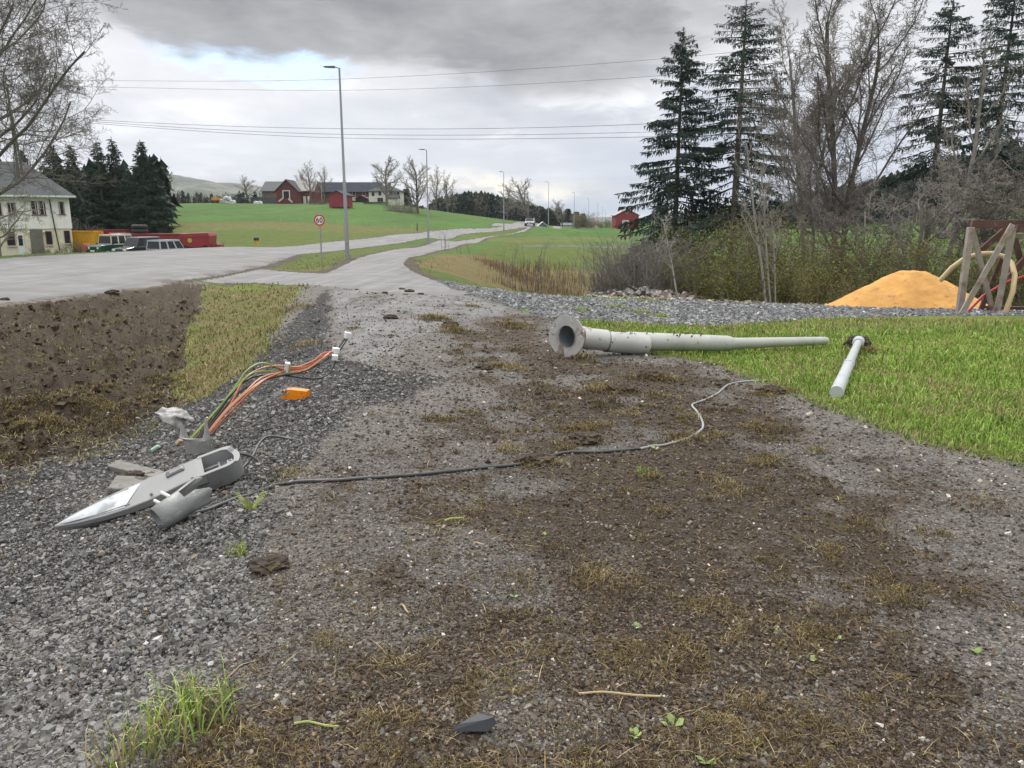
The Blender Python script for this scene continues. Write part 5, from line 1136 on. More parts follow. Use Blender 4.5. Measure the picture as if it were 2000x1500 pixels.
m_st1 = mat('stem_green', (.30, .34, .10), .6); m_st2 = mat('stem_straw', (.42, .33, .18), .7)
stem(575, 1415, .15, -.02, .1, .004, m_st1, 'pale green stem lying at the bottom, left of centre'); stem(783, 1185, .04, -.07, .1, .0035, m_st2, 'short pale stem left of the picture centre on the mud')
stem(1130, 1360, .28, -.02, .1, .004, m_st2, 'long straw coloured stem low right of centre'); stem(868, 1020, .10, .035, .1, .005, m_st1, 'curved pale green stem by the loose straw tuft'); stem(925, 1065, .05, -.02, .1, .004, m_st2, 'short pale stem right of the loose straw tuft')
# soil clods thrown on the path
for i, (px, row, s, lb) in enumerate([(785, 565, .07, 'soil clod on the clean part of the path, topmost of the group'), (800, 570, .10, 'largest dark soil clod on the clean part of the path'), (752, 573, .07, 'flat soil clod left of the largest one on the path'), (822, 575, .07, 'soil clod right of the largest one on the path'), (697, 566, .05, 'small soil clod at the left side of the path'),
        (762, 622, .11, 'mossy clod on the pale patch of the path'), (880, 636, .13, 'dark mossy clod at the end of the pale patch'), (10, 586, .10, 'dark clod on the road edge at the left'), (220, 574, .16, 'dark clod where the road meets the soil'), (530, 1108, .09, 'dark clod on the border of stones and mud, left of centre'), (1270, 738, .14, 'matted dark turf clod in front of the fallen post'), (945, 720, .09, 'turf clod left of the fallen post base'), (1215, 765, .13, 'yellowish moss clod between fallen post and cable'), (1140, 862, .13, 'turf clod beside the long cable, right of centre'), (1505, 768, .13, 'turf clod at the lawn edge below the fallen post'), (1052, 905, .12, 'turf clod lying over the long cable')]):
    v = GG(px, row, s*.1); clod(v, s, 100+i, m_soil, 'soil_clod', lb, 'soil clod', 'soil and turf clods on the path', .42)

# ---------------------------------------------------------------- reeds and valley
m_reed = m_vb
X, Y = polar(60000, 24, 70, -6, 16, 1.2); rp = GP([(905,500),(960,505),(1050,500),(1190,520),(1215,560),(1180,580),(1080,576),(1000,568),(940,556),(920,530)])
dl = sdf(rp, X, Y); k = (dl < 0) & (Y > 22) & (NR.uniform(size=len(X)) < (.35+1.1*vnoise(X, Y, 3.2, 91))*(1-sst(dl, -2.5, 0))); X, Y, dl = X[k], Y[k], dl[k]; n = len(X); r = np.hypot(X, Y)
pal = np.array(((.16, .10, .06), (.24, .16, .09), (.34, .24, .13), (.10, .07, .05), (.20, .13, .10)))
blades('reeds', X, Y, NR.uniform(.2, .95, n)*(.4+.6*(1-sst(dl, -4, 0)))*(1+.6*vnoise(X, Y, 1.5, 92)), .013*np.clip(r/28, 1, 2)*NR.uniform(.5, 1.1, n), NR.uniform(.0, .35, n), pal[NR.randint(0, 5, n)]*NR.uniform(.7, 1.2, (n, 1)), label='brown dead reeds and saplings filling the hollow', cat='reeds', curl=.3)
X, Y = polar(4200, 26, 62, -6, 12, 1.); dl = sdf(rp, X, Y); k = (dl < -.6) & (NR.uniform(size=len(X)) < (.55+1.3*vnoise(X, Y, 3., 93))*(1-sst(dl, -5, -.5))); X, Y = X[k], Y[k]; n = len(X)
blades('reed_stems', X, Y, NR.uniform(.3, 1.4, n), .014*np.clip(np.hypot(X, Y)/35, 1, 2)*NR.uniform(.6, 1.2, n), NR.uniform(.0, .22, n), np.array(((.15, .115, .095), (.22, .165, .12), (.12, .09, .075)))[NR.randint(0, 3, n)]*NR.uniform(.7, 1.3, (n, 1)), label='thin dark upright stems among the dead reeds', cat='reeds', curl=.1)
m_tw3 = m_twig
for i, (px, Y_, row, st_, lb) in enumerate([(868, 62, 436, 5, 'thin leafless sapling cluster beside the path bend'), (905, 52, 460, 3, 'thin leafless sapling standing at the left end of the reeds'), (980, 40, 470, 7, 'leafless sapling cluster in the tan reeds, left one'), (1048, 38, 465, 9, 'leafless sapling cluster in the middle of the reeds'), (1120, 36, 470, 10, 'leafless sapling cluster in the darker right part of the reeds')]):
    b = ground_at(px, Y_); bush('sapling', lb, 'sapling', b, top_h(px, row, Y_, b), 1.4 if i else .8, 130+i, st_, m_twig, 0, None, 'leafless saplings around the hollow', .1, 5, .014)
# rubble heap and its litter
def hp(px0, px1, Yc, n, hmax, smin, smax, cols, name, label, cat, dep=.9):
    u = NR.uniform(0, 1, n); px = px0+(px1-px0)*u; Yv = Yc+NR.normal(0, dep*.45, n); dy = CP+(750-450)/1500*SP; X = (px-1000)/1500/dy*Yv
    e = hmax*np.clip(np.sin(np.pi*np.clip(u, 0, 1))**.5+.35*vnoise(X, Yv, .8, 95), .05, 1.4)*np.exp(-((Yv-Yc)/dep)**2*1.5)
    c = np.array(cols)[NR.randint(0, len(cols), n)]*NR.uniform(.6, 1.25, (n, 1)); s = NR.lognormal(math.log(math.sqrt(smin*smax)), .5, n).clip(smin, smax)
    stones(name, X, Yv, s, c, .1, .8, Z=hz(X, Yv)+e*NR.uniform(.3, 1, n), label=label, cat=cat)
hp(1150, 1385, 23.6, 2600, .30, .03, .17, [(.38,.37,.35),(.34,.33,.31),(.30,.29,.27),(.13,.13,.13),(.06,.06,.06),(.42,.37,.31),(.45,.44,.42),(.22,.15,.12),(.17,.16,.15)], 'rubble_heap', 'heap of white, grey and reddish rubble behind the yard', 'rubble', .8)
hp(1160, 1640, 22.4, 3000, .05, .015, .10, [(.40,.35,.28),(.25,.2,.15),(.5,.47,.42),(.30,.24,.16),(.20,.17,.13),(.12,.12,.12)], 'rubble_litter', 'pale stony litter along the back edge of the yard', 'rubble', .9)
tag(MB().box((0,0,0), (.9,.03,.06), (.3,.5,.2)).build('wood_scrap', m_twigd, None, loc=ground_at(1255, 23.3, .25)), 'dark board sticking out of the rubble heap', 'wood scrap')

# ---------------------------------------------------------------- sand pile
c0 = ground_at(1790, 20.3); hx = 2.25
gx = np.linspace(-1.15, 1.15, 150); XX, YY = np.meshgrid(gx*hx*1.1, gx*1.9)
ang = np.arctan2(YY/1.55, XX/hx); rr_ = np.sqrt((XX/hx)**2+(YY/1.55)**2)*(1+.05*np.sin(ang*3+1)+.03*np.sin(ang*7))
sh = 1-rr_; prof = np.clip(sh, -.05, 1); H_ = 1.10*(sst(prof, -.12, 1.05)**1.0*.55+.45*np.clip(prof, 0, 1)) ; H_ = np.where(sh > 0, H_*np.clip(sh*6, 0, 1)**.35, -.3)
H_ = np.minimum(H_, .98-.03*np.abs(XX)+.0)
H_ = H_+(vnoise(XX+9, YY, .5, 97)*.05+vnoise(XX, YY, .15, 98)*.025+vnoise(XX, YY, .05, 99)*.015)*np.clip(sh*4, 0, 1)
V = np.stack([XX, YY, H_], -1).reshape(-1, 3); n = 150; i = np.arange(n-1)[:, None]*n; j = np.arange(n-1)[None, :]
F = np.stack([i+j, i+j+1, i+n+j+1, i+n+j], -1).reshape(-1, 4); keep = (V[F][:, :, 2] > -.2).any(1)
m_sand = mat('orange_sand', (.56, .30, .09), .95, 0, .16, 2.2, .8, 18, (.36, .18, .07), 4., .56, .70)
tag(mesh_np('sand_pile', V, F[keep], m_sand, smooth=True, loc=c0), 'orange sand pile on the bluish gravel, left of the wooden trestle', 'sand pile')

# ---------------------------------------------------------------- wooden trestle with pipes
m_wg = mat('grey_wood', (.34, .30, .26), .85, 0, .25, 2, .5, 20, (.18, .10, .06), 3., .52, .7); m_wr = mat('red_brown_wood', (.095, .050, .040), .9, 0, .3, 3, .4, 20, (.24, .17, .13), 4., .58, .7)
tb0 = ground_at(1905, 17.)
tr = thing('wooden_trestle', 'weathered red and grey timber trestle at the right edge, beside the sand pile', 'trestle', tb0)
def tbar(nm, a, b, w_, h_, m__): MB().bar(at(*a)-tb0, at(*b)-tb0, w_, h_).build(nm, m__, tr, bevel=.006)
tbar('top_beam', (1897, 438, 16.9), (2080, 438, 16.7), .12, .17, m_wr)
tbar('side_beam', (1985, 446, 16.55), (2085, 450, 16.4), .10, .16, m_wr)
tbar('leg', (1896, 444, 16.8), (1873, 614, 16.85), .12, .125, m_wg); tbar('leg', (1979, 446, 16.6), (1946, 616, 16.65), .13, .125, m_wg)
tbar('brace', (1900, 452, 16.95), (1941, 616, 17.0), .05, .11, m_wg); tbar('brace', (1978, 438, 16.5), (1876, 616, 16.55), .05, .115, m_wg)
tbar('back_brace', (1905, 498, 17.6), (1964, 447, 17.6), .06, .12, m_wr); tbar('back_brace', (1958, 500, 17.6), (1911, 616, 17.6), .06, .10, m_wr)
tbar('back_brace', (1978, 452, 17.4), (1994, 512, 17.4), .06, .12, m_wr); tbar('back_brace', (1962, 552, 17.2), (2060, 440, 17.2), .07, .14, m_wr)
tbar('plank', (1980, 460, 17.1), (2080, 466, 17.1), .05, .10, m_wg); tbar('leg', (2075, 444, 16.7), (2085, 618, 16.8), .12, .12, m_wg); tbar('back_brace', (2000, 545, 17.3), (2060, 520, 17.3), .06, .10, m_wr)
tbar('ground_beam', (1915, 602, 17.9), (2090, 606, 17.7), .14, .12, m_wr)
m_pipe = mat('yellow_pipe', (.55, .42, .24), .55, 0, .1, 3, .2, 8); m_rp = mat('red_pipe', (.50, .06, .05), .45)
p0 = at(1835, 549, 17.7)
pts = [(1835,549,17.6),(1859,523,17.5),(1884,505,17.4),(1912,496,17.3),(1937,495,17.2),(1960,501,17.1),(1976,514,16.9),(1982,537,16.5),(1978,569,16.4),(1969,596,16.4),(1961,619,16.4)]
tag(MB().tube([at(*p)-p0 for p in pts], .055, 12).build('curved_pipe', m_pipe, None, True, loc=p0), 'thick cream coloured pipe arching through the trestle', 'pipe')
p0 = at(1887, 612, 16.9)
tag(MB().tube([at(*p)-p0 for p in [(1887,612,17.0),(1920,578,17.0),(1950,560,17.0),(1968,550,17.0),(1996,541,17.0),(2060,520,17.0)]], .03, 8).build('red_pipe', m_rp, None, True, loc=p0), 'thin bright red pipe slanting up behind the trestle legs', 'pipe')

# ---------------------------------------------------------------- overhead wires
m_wire = mat('wire', (.05, .05, .055), .5)
def wire(l, label, r_=.016):
    P = curve([at(*p) for p in l], 40); o = P[0]; th = tag(MB().tube([p-o for p in P], r_, 4).build('overhead_wire', m_wire, None, loc=o), label, 'power line', 'overhead wires across the sky')
wire([(-150,152,80),(150,157,78),(650,155,72),(1290,115,64),(2200,20,52)], 'topmost thin wire across the sky', .012); wire([(-150,164,80),(150,169,78),(700,176,72),(1290,148,64),(2200,70,52)], 'second thin wire from the top across the sky', .012)
wire([(45,215,80),(200,235,77),(650,251,72),(1240,243,64),(2200,180,54)], 'upper one of the three lower dark wires'); wire([(45,218,80),(205,239,77),(650,262,72),(1260,258,64),(2200,215,54)], 'middle one of the three lower dark wires'); wire([(45,222,80),(210,243,77),(650,269,72),(1230,268,64),(2200,240,54)], 'lowest wire in the sky, under the middle one')
b = ground_at(50, 80); th = thing('power_pole', 'wooden power pole with crossarm seen through the big bare tree', 'power pole', b); H = top_h(42, 170, 80, b)
MB().cyl((0, 0, -.3), (0, 0, H), .16, .11, 8).build('pole', m_bark, th, True); MB().box((0, 0, H-2.2), (4.2, .12, .14), (0, .05, .3)).build('crossarm', m_bark, th)
MB().cyl((.9, 0, -.3), (.1, 0, H-2.3), .12, .09, 8).build('strut', m_bark, th, True)
for k in (-1.9, 0, 1.9): MB().cyl((k, 0, H-2.15), (k, 0, H-1.85), .06, .05, 6).build('insulator', m_lampd, th)

# ---------------------------------------------------------------- buildings
m_roofg = mat('roof_grey', (.085, .092, .10), .9, 0, .15, 1.5, .2, 8); m_roofd = mat('roof_dark', (.035, .042, .058), .95, 0, .15, .6, .2, 8, spec=.1); m_rooff = mat('roof_farm', (.085, .088, .09), .95, 0, .2, .6, spec=.1)
m_barn = mat('barn_red', (.14, .030, .034), .85, 0, .2, .8, .3, 6, (.10, .035, .035), .6, .5, .6); m_barn2 = mat('barn_red_bright', (.23, .035, .045), .8, 0, .12, .8, .2, 6)
m_cream = mat('cream_render', (.70, .64, .50), .9, 0, .12, 1.2, .3, 10, (.50, .46, .34), 1.3, .56, .7); m_clad = mat('white_cladding', (.82, .80, .77), .8, 0, .08, 2, .2, 10); m_wfarm = mat('farmhouse_white', (.62, .61, .55), .8, 0, .06, 1)
m_glass = mat('window_glass', (.018, .022, .026), .12, 0, .2, 1, spec=.35); m_mar = mat('maroon_frame', (.20, .06, .07), .6); m_trim = mat('white_trim', (.68, .68, .66), .6); m_brnw = mat('brown_planks', (.17, .12, .10), .85, 0, .2, .7)
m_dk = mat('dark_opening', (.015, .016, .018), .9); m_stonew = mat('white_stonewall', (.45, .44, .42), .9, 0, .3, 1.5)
def window(th, x, z, w_, h_, y=-.0, fm=None, bars=1):
    fr = MB(); t = min(.06, w_*.10)
    fr.box((x, y-.03, z-h_/2+t/2), (w_, .08, t)).box((x, y-.03, z+h_/2-t/2), (w_, .08, t)).box((x-w_/2+t/2, y-.03, z), (t, .08, h_-2*t)).box((x+w_/2-t/2, y-.03, z), (t, .08, h_-2*t))
    if bars: fr.box((x, y-.028, z), (t*.6, .05, h_-2*t-.01))
    f = fr.build('window', fm or m_trim, th)
    MB().box((x, y-.004, z), (w_-t*1.6, .022, h_-t*1.6)).build('pane', m_glass, f)
def gable(th, W, D, hw, hr, wall, roof, axis='x', cx=0, cy=0, over=.35, z0=-1.5, name='wall', hip=0., rname='roof', z_base=0.):
    """box with walls to hw and a roof to hw+hr; ridge along axis"""
    x0, x1, y0, y1 = cx-W/2, cx+W/2, cy-D/2, cy+D/2
    if axis == 'y': MB().prism([(x0, z0), (x1, z0), (x1, hw), (cx, hw+hr), (x0, hw)], y0, y1, 'y').build(name, wall, th)
    elif hip: MB().prism([(x0, z0), (x1, z0), (x1, hw), (x0, hw)], y0, y1, 'y').build(name, wall, th)
    else: MB().prism([(y0, z0), (y1, z0), (y1, hw), (cy, hw+hr), (y0, hw)], x0, x1, 'x').build(name, wall, th)
    t = .18; r_ = MB(); 
    if hip:
        hx_ = hip; X0, X1, Y0, Y1 = x0-over, x1+over, y0-over, y1+over; zb = hw-.02; zt = hw+hr
        V = [(X0, Y0, zb), (X1, Y0, zb), (X1, Y1, zb), (X0, Y1, zb), (X0, Y0, zb+t), (X1, Y0, zb+t), (X1, Y1, zb+t), (X0, Y1, zb+t), (x0+hx_, cy, zt), (x1-hx_, cy, zt)]
        r_.add(V, [(0, 1, 5, 4), (1, 2, 6, 5), (2, 3, 7, 6), (3, 0, 4, 7), (3, 2, 1, 0), (4, 5, 9, 8), (6, 7, 8, 9)], [(5, 6, 9), (7, 4, 8)])
    elif axis == 'y':
        k = hr/(W/2); 
        for s in (-1, 1):
            xe = cx+s*(W/2+over); ze = hw-k*over
            r_.add([(cx, y0-over, hw+hr+.02), (xe, y0-over, ze+.02), (xe, y1+over, ze+.02), (cx, y1+over, hw+hr+.02), (cx, y0-over, hw+hr+t+.02), (xe, y0-over, ze+t+.02), (xe, y1+over, ze+t+.02), (cx, y1+over, hw+hr+t+.02)],
                   [(0, 1, 2, 3), (4, 7, 6, 5), (0, 4, 5, 1), (1, 5, 6, 2), (2, 6, 7, 3)])
    else:
        k = hr/(D/2)
        for s in (-1, 1):
            ye = cy+s*(D/2+over); ze = hw-k*over
            r_.add([(x0-over, cy, hw+hr+.02), (x0-over, ye, ze+.02), (x1+over, ye, ze+.02), (x1+over, cy, hw+hr+.02), (x0-over, cy, hw+hr+t+.02), (x0-over, ye, ze+t+.02), (x1+over, ye, ze+t+.02), (x1+over, cy, hw+hr+t+.02)],
                   [(0, 1, 2, 3), (4, 7, 6, 5), (0, 4, 5, 1), (1, 5, 6, 2), (2, 6, 7, 3)])
    return r_.build(rname, roof, th)
def px2x(px, Y): return (px-1000)/1500*Y/(CP+(750-420)/1500*SP)
def row2z(row, Y): return at(1000, row, Y).z
# white house at the left edge
YH = 78.; bx = px2x(15, YH); bz = row2z(497, YH); th = thing('white_house', 'two storey house with cream ground floor, white upper floor and grey hip roof', 'house', (bx-4*.5, YH+4*.866, bz), R(30))
lx = lambda px: (px2x(px, YH)-bx)*.88; lz = lambda row: row2z(row, YH)-bz
W_ = lx(137)*2; D_ = 8.; y0 = -4.
MB().box((0, 0, (lz(447)-1.)/2), (W_-.16, D_-.16, lz(447)+1.)).build('ground_floor', m_cream, th)
gable(th, W_, D_, lz(384), 3.6, m_clad, m_roofg, 'x', hip=W_*.33, z0=lz(447), name='upper_floor', over=.6)
MB().prism([(-W_/2-.65, -.02), (W_/2+.65, -.02), (W_/2+.65, .16), (-W_/2-.65, .16)], y0-.68, y0-.61, 'y').build('gutter', m_trim, th, loc=(0, 0, lz(384)))
bt = MB(); 
for k in range(int(W_/.35)): bt.box((-W_/2+.2+k*.35, y0-.012, (lz(447)+lz(386))/2), (.04, .02, lz(386)-lz(447)-.1))
bt.build('cladding_battens', m_clad, th)
for pa, pb, ra, rb in ((115,126,393,418),(62,73,392,419),(76,89,392,419),(17,32,396,420),(-10,5,396,420),(82,95,452,479),(119,131,451,477),(7,23,452,480),(-30,-12,452,480)):
    window(th, (lx(pa)+lx(pb))/2, (lz(ra)+lz(rb))/2, lx(pb)-lx(pa), lz(ra)-lz(rb), y0+(.06 if ra > 440 else -.0), m_mar, 0)
    MB().box(((lx(pa)+lx(pb))/2, y0-.05, lz(rb)-.04), (lx(pb)-lx(pa)+.15, .14, .07)).build('window_sill', m_mar if ra < 440 else m_trim, th)
MB().box(((lx(52)+lx(77))/2, y0+.03, lz(473)), (lx(77)-lx(52), .1, lz(449)-lz(497))).build('garage_door', mat('grey_green_door', (.15, .15, .13), .8, 0, .15, 1), th)
dr = MB().box(((lx(26)+lx(40))/2, y0+.03, lz(478)), (lx(40)-lx(26), .1, lz(457)-lz(499))).build('door', m_trim, th); MB().box(((lx(29)+lx(37))/2, y0-.03, lz(470)), (lx(37)-lx(29), .03, 1.)).build('pane', m_glass, dr)
MB().tube([(lx(98), y0-.12, lz(388)), (lx(102), y0-.12, lz(440)), (lx(107), y0-.06, lz(492))], .06, 6).build('downpipe', m_dk, th)
for p_ in (51, 80): MB().lathe([(0, -.1), (.1, -.06), (.1, .06), (0, .1)], 8, (lx(p_), y0-.08, lz(453))).build('wall_lamp', m_white, th)
MB().box((-1.0, .5, lz(384)+3.1), (.8, .8, 1.6)).build('chimney', m_brnw, th)
m_hedge = needle_mat('dry_hedge', (.07, .045, .035), (.17, .11, .08))
b = ground_at(95, 73); b.z = row2z(500, 73)-.2; bush('hedge', 'low brown hedge at the foot of the white house', 'hedge', b, 1.0, 4.6, 140, 90, m_twig, 5000, m_hedge, None, .6, 6, .01, .04, 1.2)
b = ground_at(146, 72); b.z = row2z(500, 72)-.2; bush('leafy_bush', 'small grey green bush at the right corner of the white house', 'bush', b, 1.5, 1.4, 141, 40, m_twig, 2500, mat('bush_grey', (.09, .085, .05), .9), None, .6, 6, .01, .05)

# farm on the hill
YF = 262.
def farm(name, label, cat, px0, px1, rb, Y, **k):
    cx = (px2x(px0, Y)+px2x(px1, Y))/2; bz = row2z(rb, Y); return thing(name, label, cat, (cx, Y, bz), **k), px2x(px1, Y)-px2x(px0, Y), (lambda row: row2z(row, Y)-bz), (lambda px: px2x(px, Y)-cx)
th, W1, lz, lx = farm('long_barn', 'long dark roofed red barn behind the farm yard', 'barn', 596, 745, 393, YF+12)
gable(th, W1, 14, lz(376), lz(357)-lz(376), m_barn, m_roofd, 'x', over=.5, z0=-3)
for p_ in (640, 686, 701, 720): window(th, lx(p_), lz(380), 1.1, 1.1, -7.02, m_trim, 0)
MB().box((lx(700), -7.1, .6), (13, .3, 1.2)).build('stone_base', m_stonew, th)
th2, W2, lz, lx = farm('barn', 'brown walled barn wing with grey roof at the left end of the farm', 'barn', 525, 600, 398, YF+8)
gable(th2, W2, 12, lz(374), lz(355.5)-lz(374), m_brnw, m_roofg, 'x', over=.5, z0=-3); MB().box((lx(543), -6.1, 1.), (14, .3, 2.)).build('stone_base', m_roofg, th2)
th3, W3, lz, lx = farm('gable_barn', 'red barn with pointed gable and large dark doorway, centre of the farm', 'barn', 550, 591, 398, YF-6)
gable(th3, W3, 9, lz(373), lz(352.5)-lz(373), m_barn, m_rooff, 'y', over=.5, z0=-3)
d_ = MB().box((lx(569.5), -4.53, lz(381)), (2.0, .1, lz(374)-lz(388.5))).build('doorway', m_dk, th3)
MB().box((lx(563.2), -4.58, lz(381)), (.25, .2, lz(374)-lz(389))).box((lx(575.6), -4.58, lz(381)), (.25, .2, lz(374)-lz(389))).box((lx(569.4), -4.58, lz(373.6)), (2.4, .2, .25)).build('door_frame', m_trim, th3)
MB().bar((lx(556), -5.6, .6), (lx(564), -5.2, 1.7), .3, .5).build('ramp_wall', m_stonew, th3); MB().bar((lx(582), -5.6, .3), (lx(574), -5.2, 1.5), .3, .5).build('ramp_wall', m_stonew, th3)
th4, W4, lz, lx = farm('barn_annex', 'annex with roof toned pale as if sunlit, running right from the pointed barn gable', 'barn', 585, 622, 397, YF-1)
gable(th4, W4, 10, lz(373.5), lz(354)-lz(373.5), m_barn, mat('roof_lit_tone', (.27, .245, .235), .8, 0, .15, .8), 'x', over=.4, z0=-3)  # annex roof lightened in colour to stand for sun on it
for k, p_ in enumerate((593, 604.5, 613)): MB().box((lx(p_), -5.05, .9), (.9, .2, 2.4)).build('white_pier', m_trim, th4)
th5, W5, lz, lx = farm('farmhouse', 'white farmhouse with grey hip roof behind the tall bare tree', 'house', 727, 786, 401, YF-12)
gable(th5, W5, 9, lz(375), lz(363)-lz(375), m_wfarm, m_rooff, 'x', over=.5, hip=3.2, z0=-3)
for p_, r_ in ((748, 379), (751, 391), (745.5, 391), (770, 380), (777, 380), (783, 380), (735, 380)): window(th5, lx(p_), lz(r_), .85, 1.2, -4.51, m_mar, 0)
gable(th5, 3.2, 2.5, lz(388), .9, m_wfarm, m_rooff, 'x', cx=lx(775), cy=-5.8, over=.3, z0=-2, name='porch', rname='porch_roof'); MB().box((lx(762), 0, lz(362)), (.9, .9, 1.8)).build('chimney', m_brnw, th5)
th6, W6, lz, lx = farm('red_shed', 'small red shed with light gable roof in the middle of the green slope', 'shed', 650, 684, 406.5, 200.)
gable(th6, W6, 4.2, lz(382.5), lz(373.5)-lz(382.5), m_barn2, m_rooff, 'y', over=.25, z0=.15); MB().box((-1.5, 0, -.3), (.2, 3.8, 1.)).box((1.5, 0, -.3), (.2, 3.8, 1.)).build('footing', m_dk, th6)
th6.rotation_euler = (0, 0, R(-14))
th7, W7, lz, lx = farm('carport', 'flat roofed open shed with dark inside in front of the farmhouse', 'shed', 712, 758, 406, YF-30)
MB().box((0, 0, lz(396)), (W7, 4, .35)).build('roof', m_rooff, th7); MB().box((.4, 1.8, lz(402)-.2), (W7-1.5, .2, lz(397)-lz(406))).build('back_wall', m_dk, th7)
for k in (-W7/2+.3, -1.5, 1.8, W7/2-.3): MB().box((k, -1.8, (lz(397)-1)/2), (.15, .15, lz(397)+1)).build('post', m_brnw, th7)
th8, W8, lz, lx = farm('small_gable_shed', 'small dark gabled shed in front of the long barn', 'shed', 698, 719, 394, YF-3)
gable(th8, W8, 4, lz(388), lz(382.5)-lz(388), m_dk, m_barn, 'y', over=.25, z0=-2)
b = at(629, 396, YF-18); th = thing('flagpole', 'thin tall flagpole in front of the farm barns', 'flagpole', b); MB().cyl((0, 0, -1), (0, 0, 12.), .09, .05, 6).build('pole', m_trim, th); MB().lathe([(0, 11.95), (.13, 12.05), (0, 12.2)], 8).build('finial', m_trim, th)
m_bale = mat('bale_wrap', (.62, .64, .66), .5)
for i, (px, row, lb) in enumerate([(432, 393, 'white wrapped bale, leftmost of the pile on the field crest'), (438, 392, 'white wrapped bale second from the left on the field crest'), (444, 393, 'white wrapped bale in the middle of the pile on the crest'), (450, 394, 'white wrapped bale right of the pile middle on the crest'), (456, 395, 'white wrapped bale at the right end of the crest pile'), (441, 387, 'white wrapped bale on top of the crest pile'), (447, 388.5, 'white wrapped bale on top of the crest pile, right one'), (500, 397, 'white wrapped bale lying left of the farm'), (508, 397, 'white wrapped bale nearest the barn wing')]):
    p = at(px, row, 246); th = thing('round_bale', lb, 'hay bale', p, group='white wrapped bales on the crest'); MB().lathe([(0, -.6), (.62, -.6), (.68, -.5), (.68, .5), (.62, .6), (0, .6)], 14, (0, 0, 0), (R(90), 0, 0)).build('bale', m_bale, th, True)
p = at(422, 397, 244); th = thing('farm_machine', 'small red and yellow farm machine on the crest left of the bales', 'farm machine', p)
MB().box((0, 0, 1.3), (2.0, 1.6, .8), None, (1.1, 1.1)).build('hopper', mat('machine_yellow', (.65, .30, .03), .5), th); MB().box((0, 0, .65), (1.8, 1.4, .5)).build('chassis', m_barn2, th)
for k in (-.6, .6): MB().cyl((k, -.75, .4), (k, -.6, .4), .4, sides=12).build('wheel', m_black, th)
p = at(474, 396, 250); th = thing('tractor', 'dark green tractor standing right of the white bales on the crest', 'tractor', p)
MB().box((.6, 0, 1.2), (1.8, .9, .7)).build('hood', mat('tractor_green', (.03, .07, .04), .5), th, bevel=.08); MB().box((-.8, 0, 1.8), (1.3, 1.3, 1.7), None, (.85, .85)).build('cab', m_dk, th, bevel=.05)
for k, r_ in ((-.9, .8), (1.2, .5)): 
    for s in (-.75, .75): MB().cyl((k, s-.18, r_-.1), (k, s+.18, r_-.1), r_, sides=16).build('wheel', m_black, th)

# red barn on the right
th, W_, lz, lx = farm('red_barn', 'bright red barn with white doorway, left of the tall spruces', 'barn', 1199, 1243, 446, 236.)
gable(th, W_, 9, lz(420.5), lz(409)-lz(420.5), m_barn2, mat('roof_light', (.36, .35, .33), .8), 'y', over=.35, z0=-2)
MB().box((lx(1218), -4.53, lz(438.5)), (lx(1223)-lx(1212.5), .1, lz(431)-lz(446))).build('doorway', mat('door_light', (.42, .45, .47), .7), th)
MB().box((lx(1218), -4.6, lz(430.6)), (1.9, .1, .18)).box((lx(1212.3), -4.6, lz(438)), (.18, .1, 2.2)).box((lx(1223.6), -4.6, lz(438)), (.18, .1, 2.2)).build('door_frame', m_trim, th)
MB().box((lx(1219), -4.62, lz(441.5)), (1.2, .1, 1.3)).build('grey_gate', m_roofg, th); window(th, lx(1220), lz(415), .6, .8, -4.51, m_trim, 0)
# fence stakes on the slope
m_stake = mat('stake_yellow', (.42, .46, .22), .8)
for i, (px, row, tl) in enumerate([(547,438,.1),(587,439,.25),(659,441,0),(688,442,-.1),(716,443,.05),(762,445,.2),(771,452,.1),(805,451,0)]):
    v = G(px, row); th = tag(MB().cyl((0, 0, -.2), (tl*.4, 0, 1.05), .055, .05, 6).build('fence_stake', m_stake, None, loc=(v.x, v.y, v.z)), ['leftmost pale fence stake on the green slope', 'leaning fence stake left of the 60 sign', 'fence stake between sign and nearest street lamp', 'fence stake just right of the nearest street lamp', 'second fence stake right of the nearest street lamp', 'leaning fence stake in the middle between the first two lamps', 'lowest fence stake close to the road', 'fence stake left of the second street lamp'][i], 'fence stake', 'pale fence stakes on the slope')
v = G(815, 451); tag(MB().cyl((0, 0, -.2), (0, 0, 1.1), .10, .09, 7).build('fence_post', m_bark, None, loc=(v.x, v.y, v.z)), 'dark thick fence post left of the second street lamp', 'fence post')
v = ground_at(499.5, 56); th = thing('roadside_bin', 'small round yellow and black bin on the far road edge', 'bin', (v.x, v.y, row2z(477, 56)))
MB().lathe([(0, 0), (.15, 0), (.16, .28), (0, .28)], 14).build('body', mat('bin_yellow', (.50, .30, .04), .5), th, True); MB().lathe([(.0, .28), (.19, .28), (.19, .42), (.14, .48), (0, .48)], 14).build('lid', m_blk, th, True)

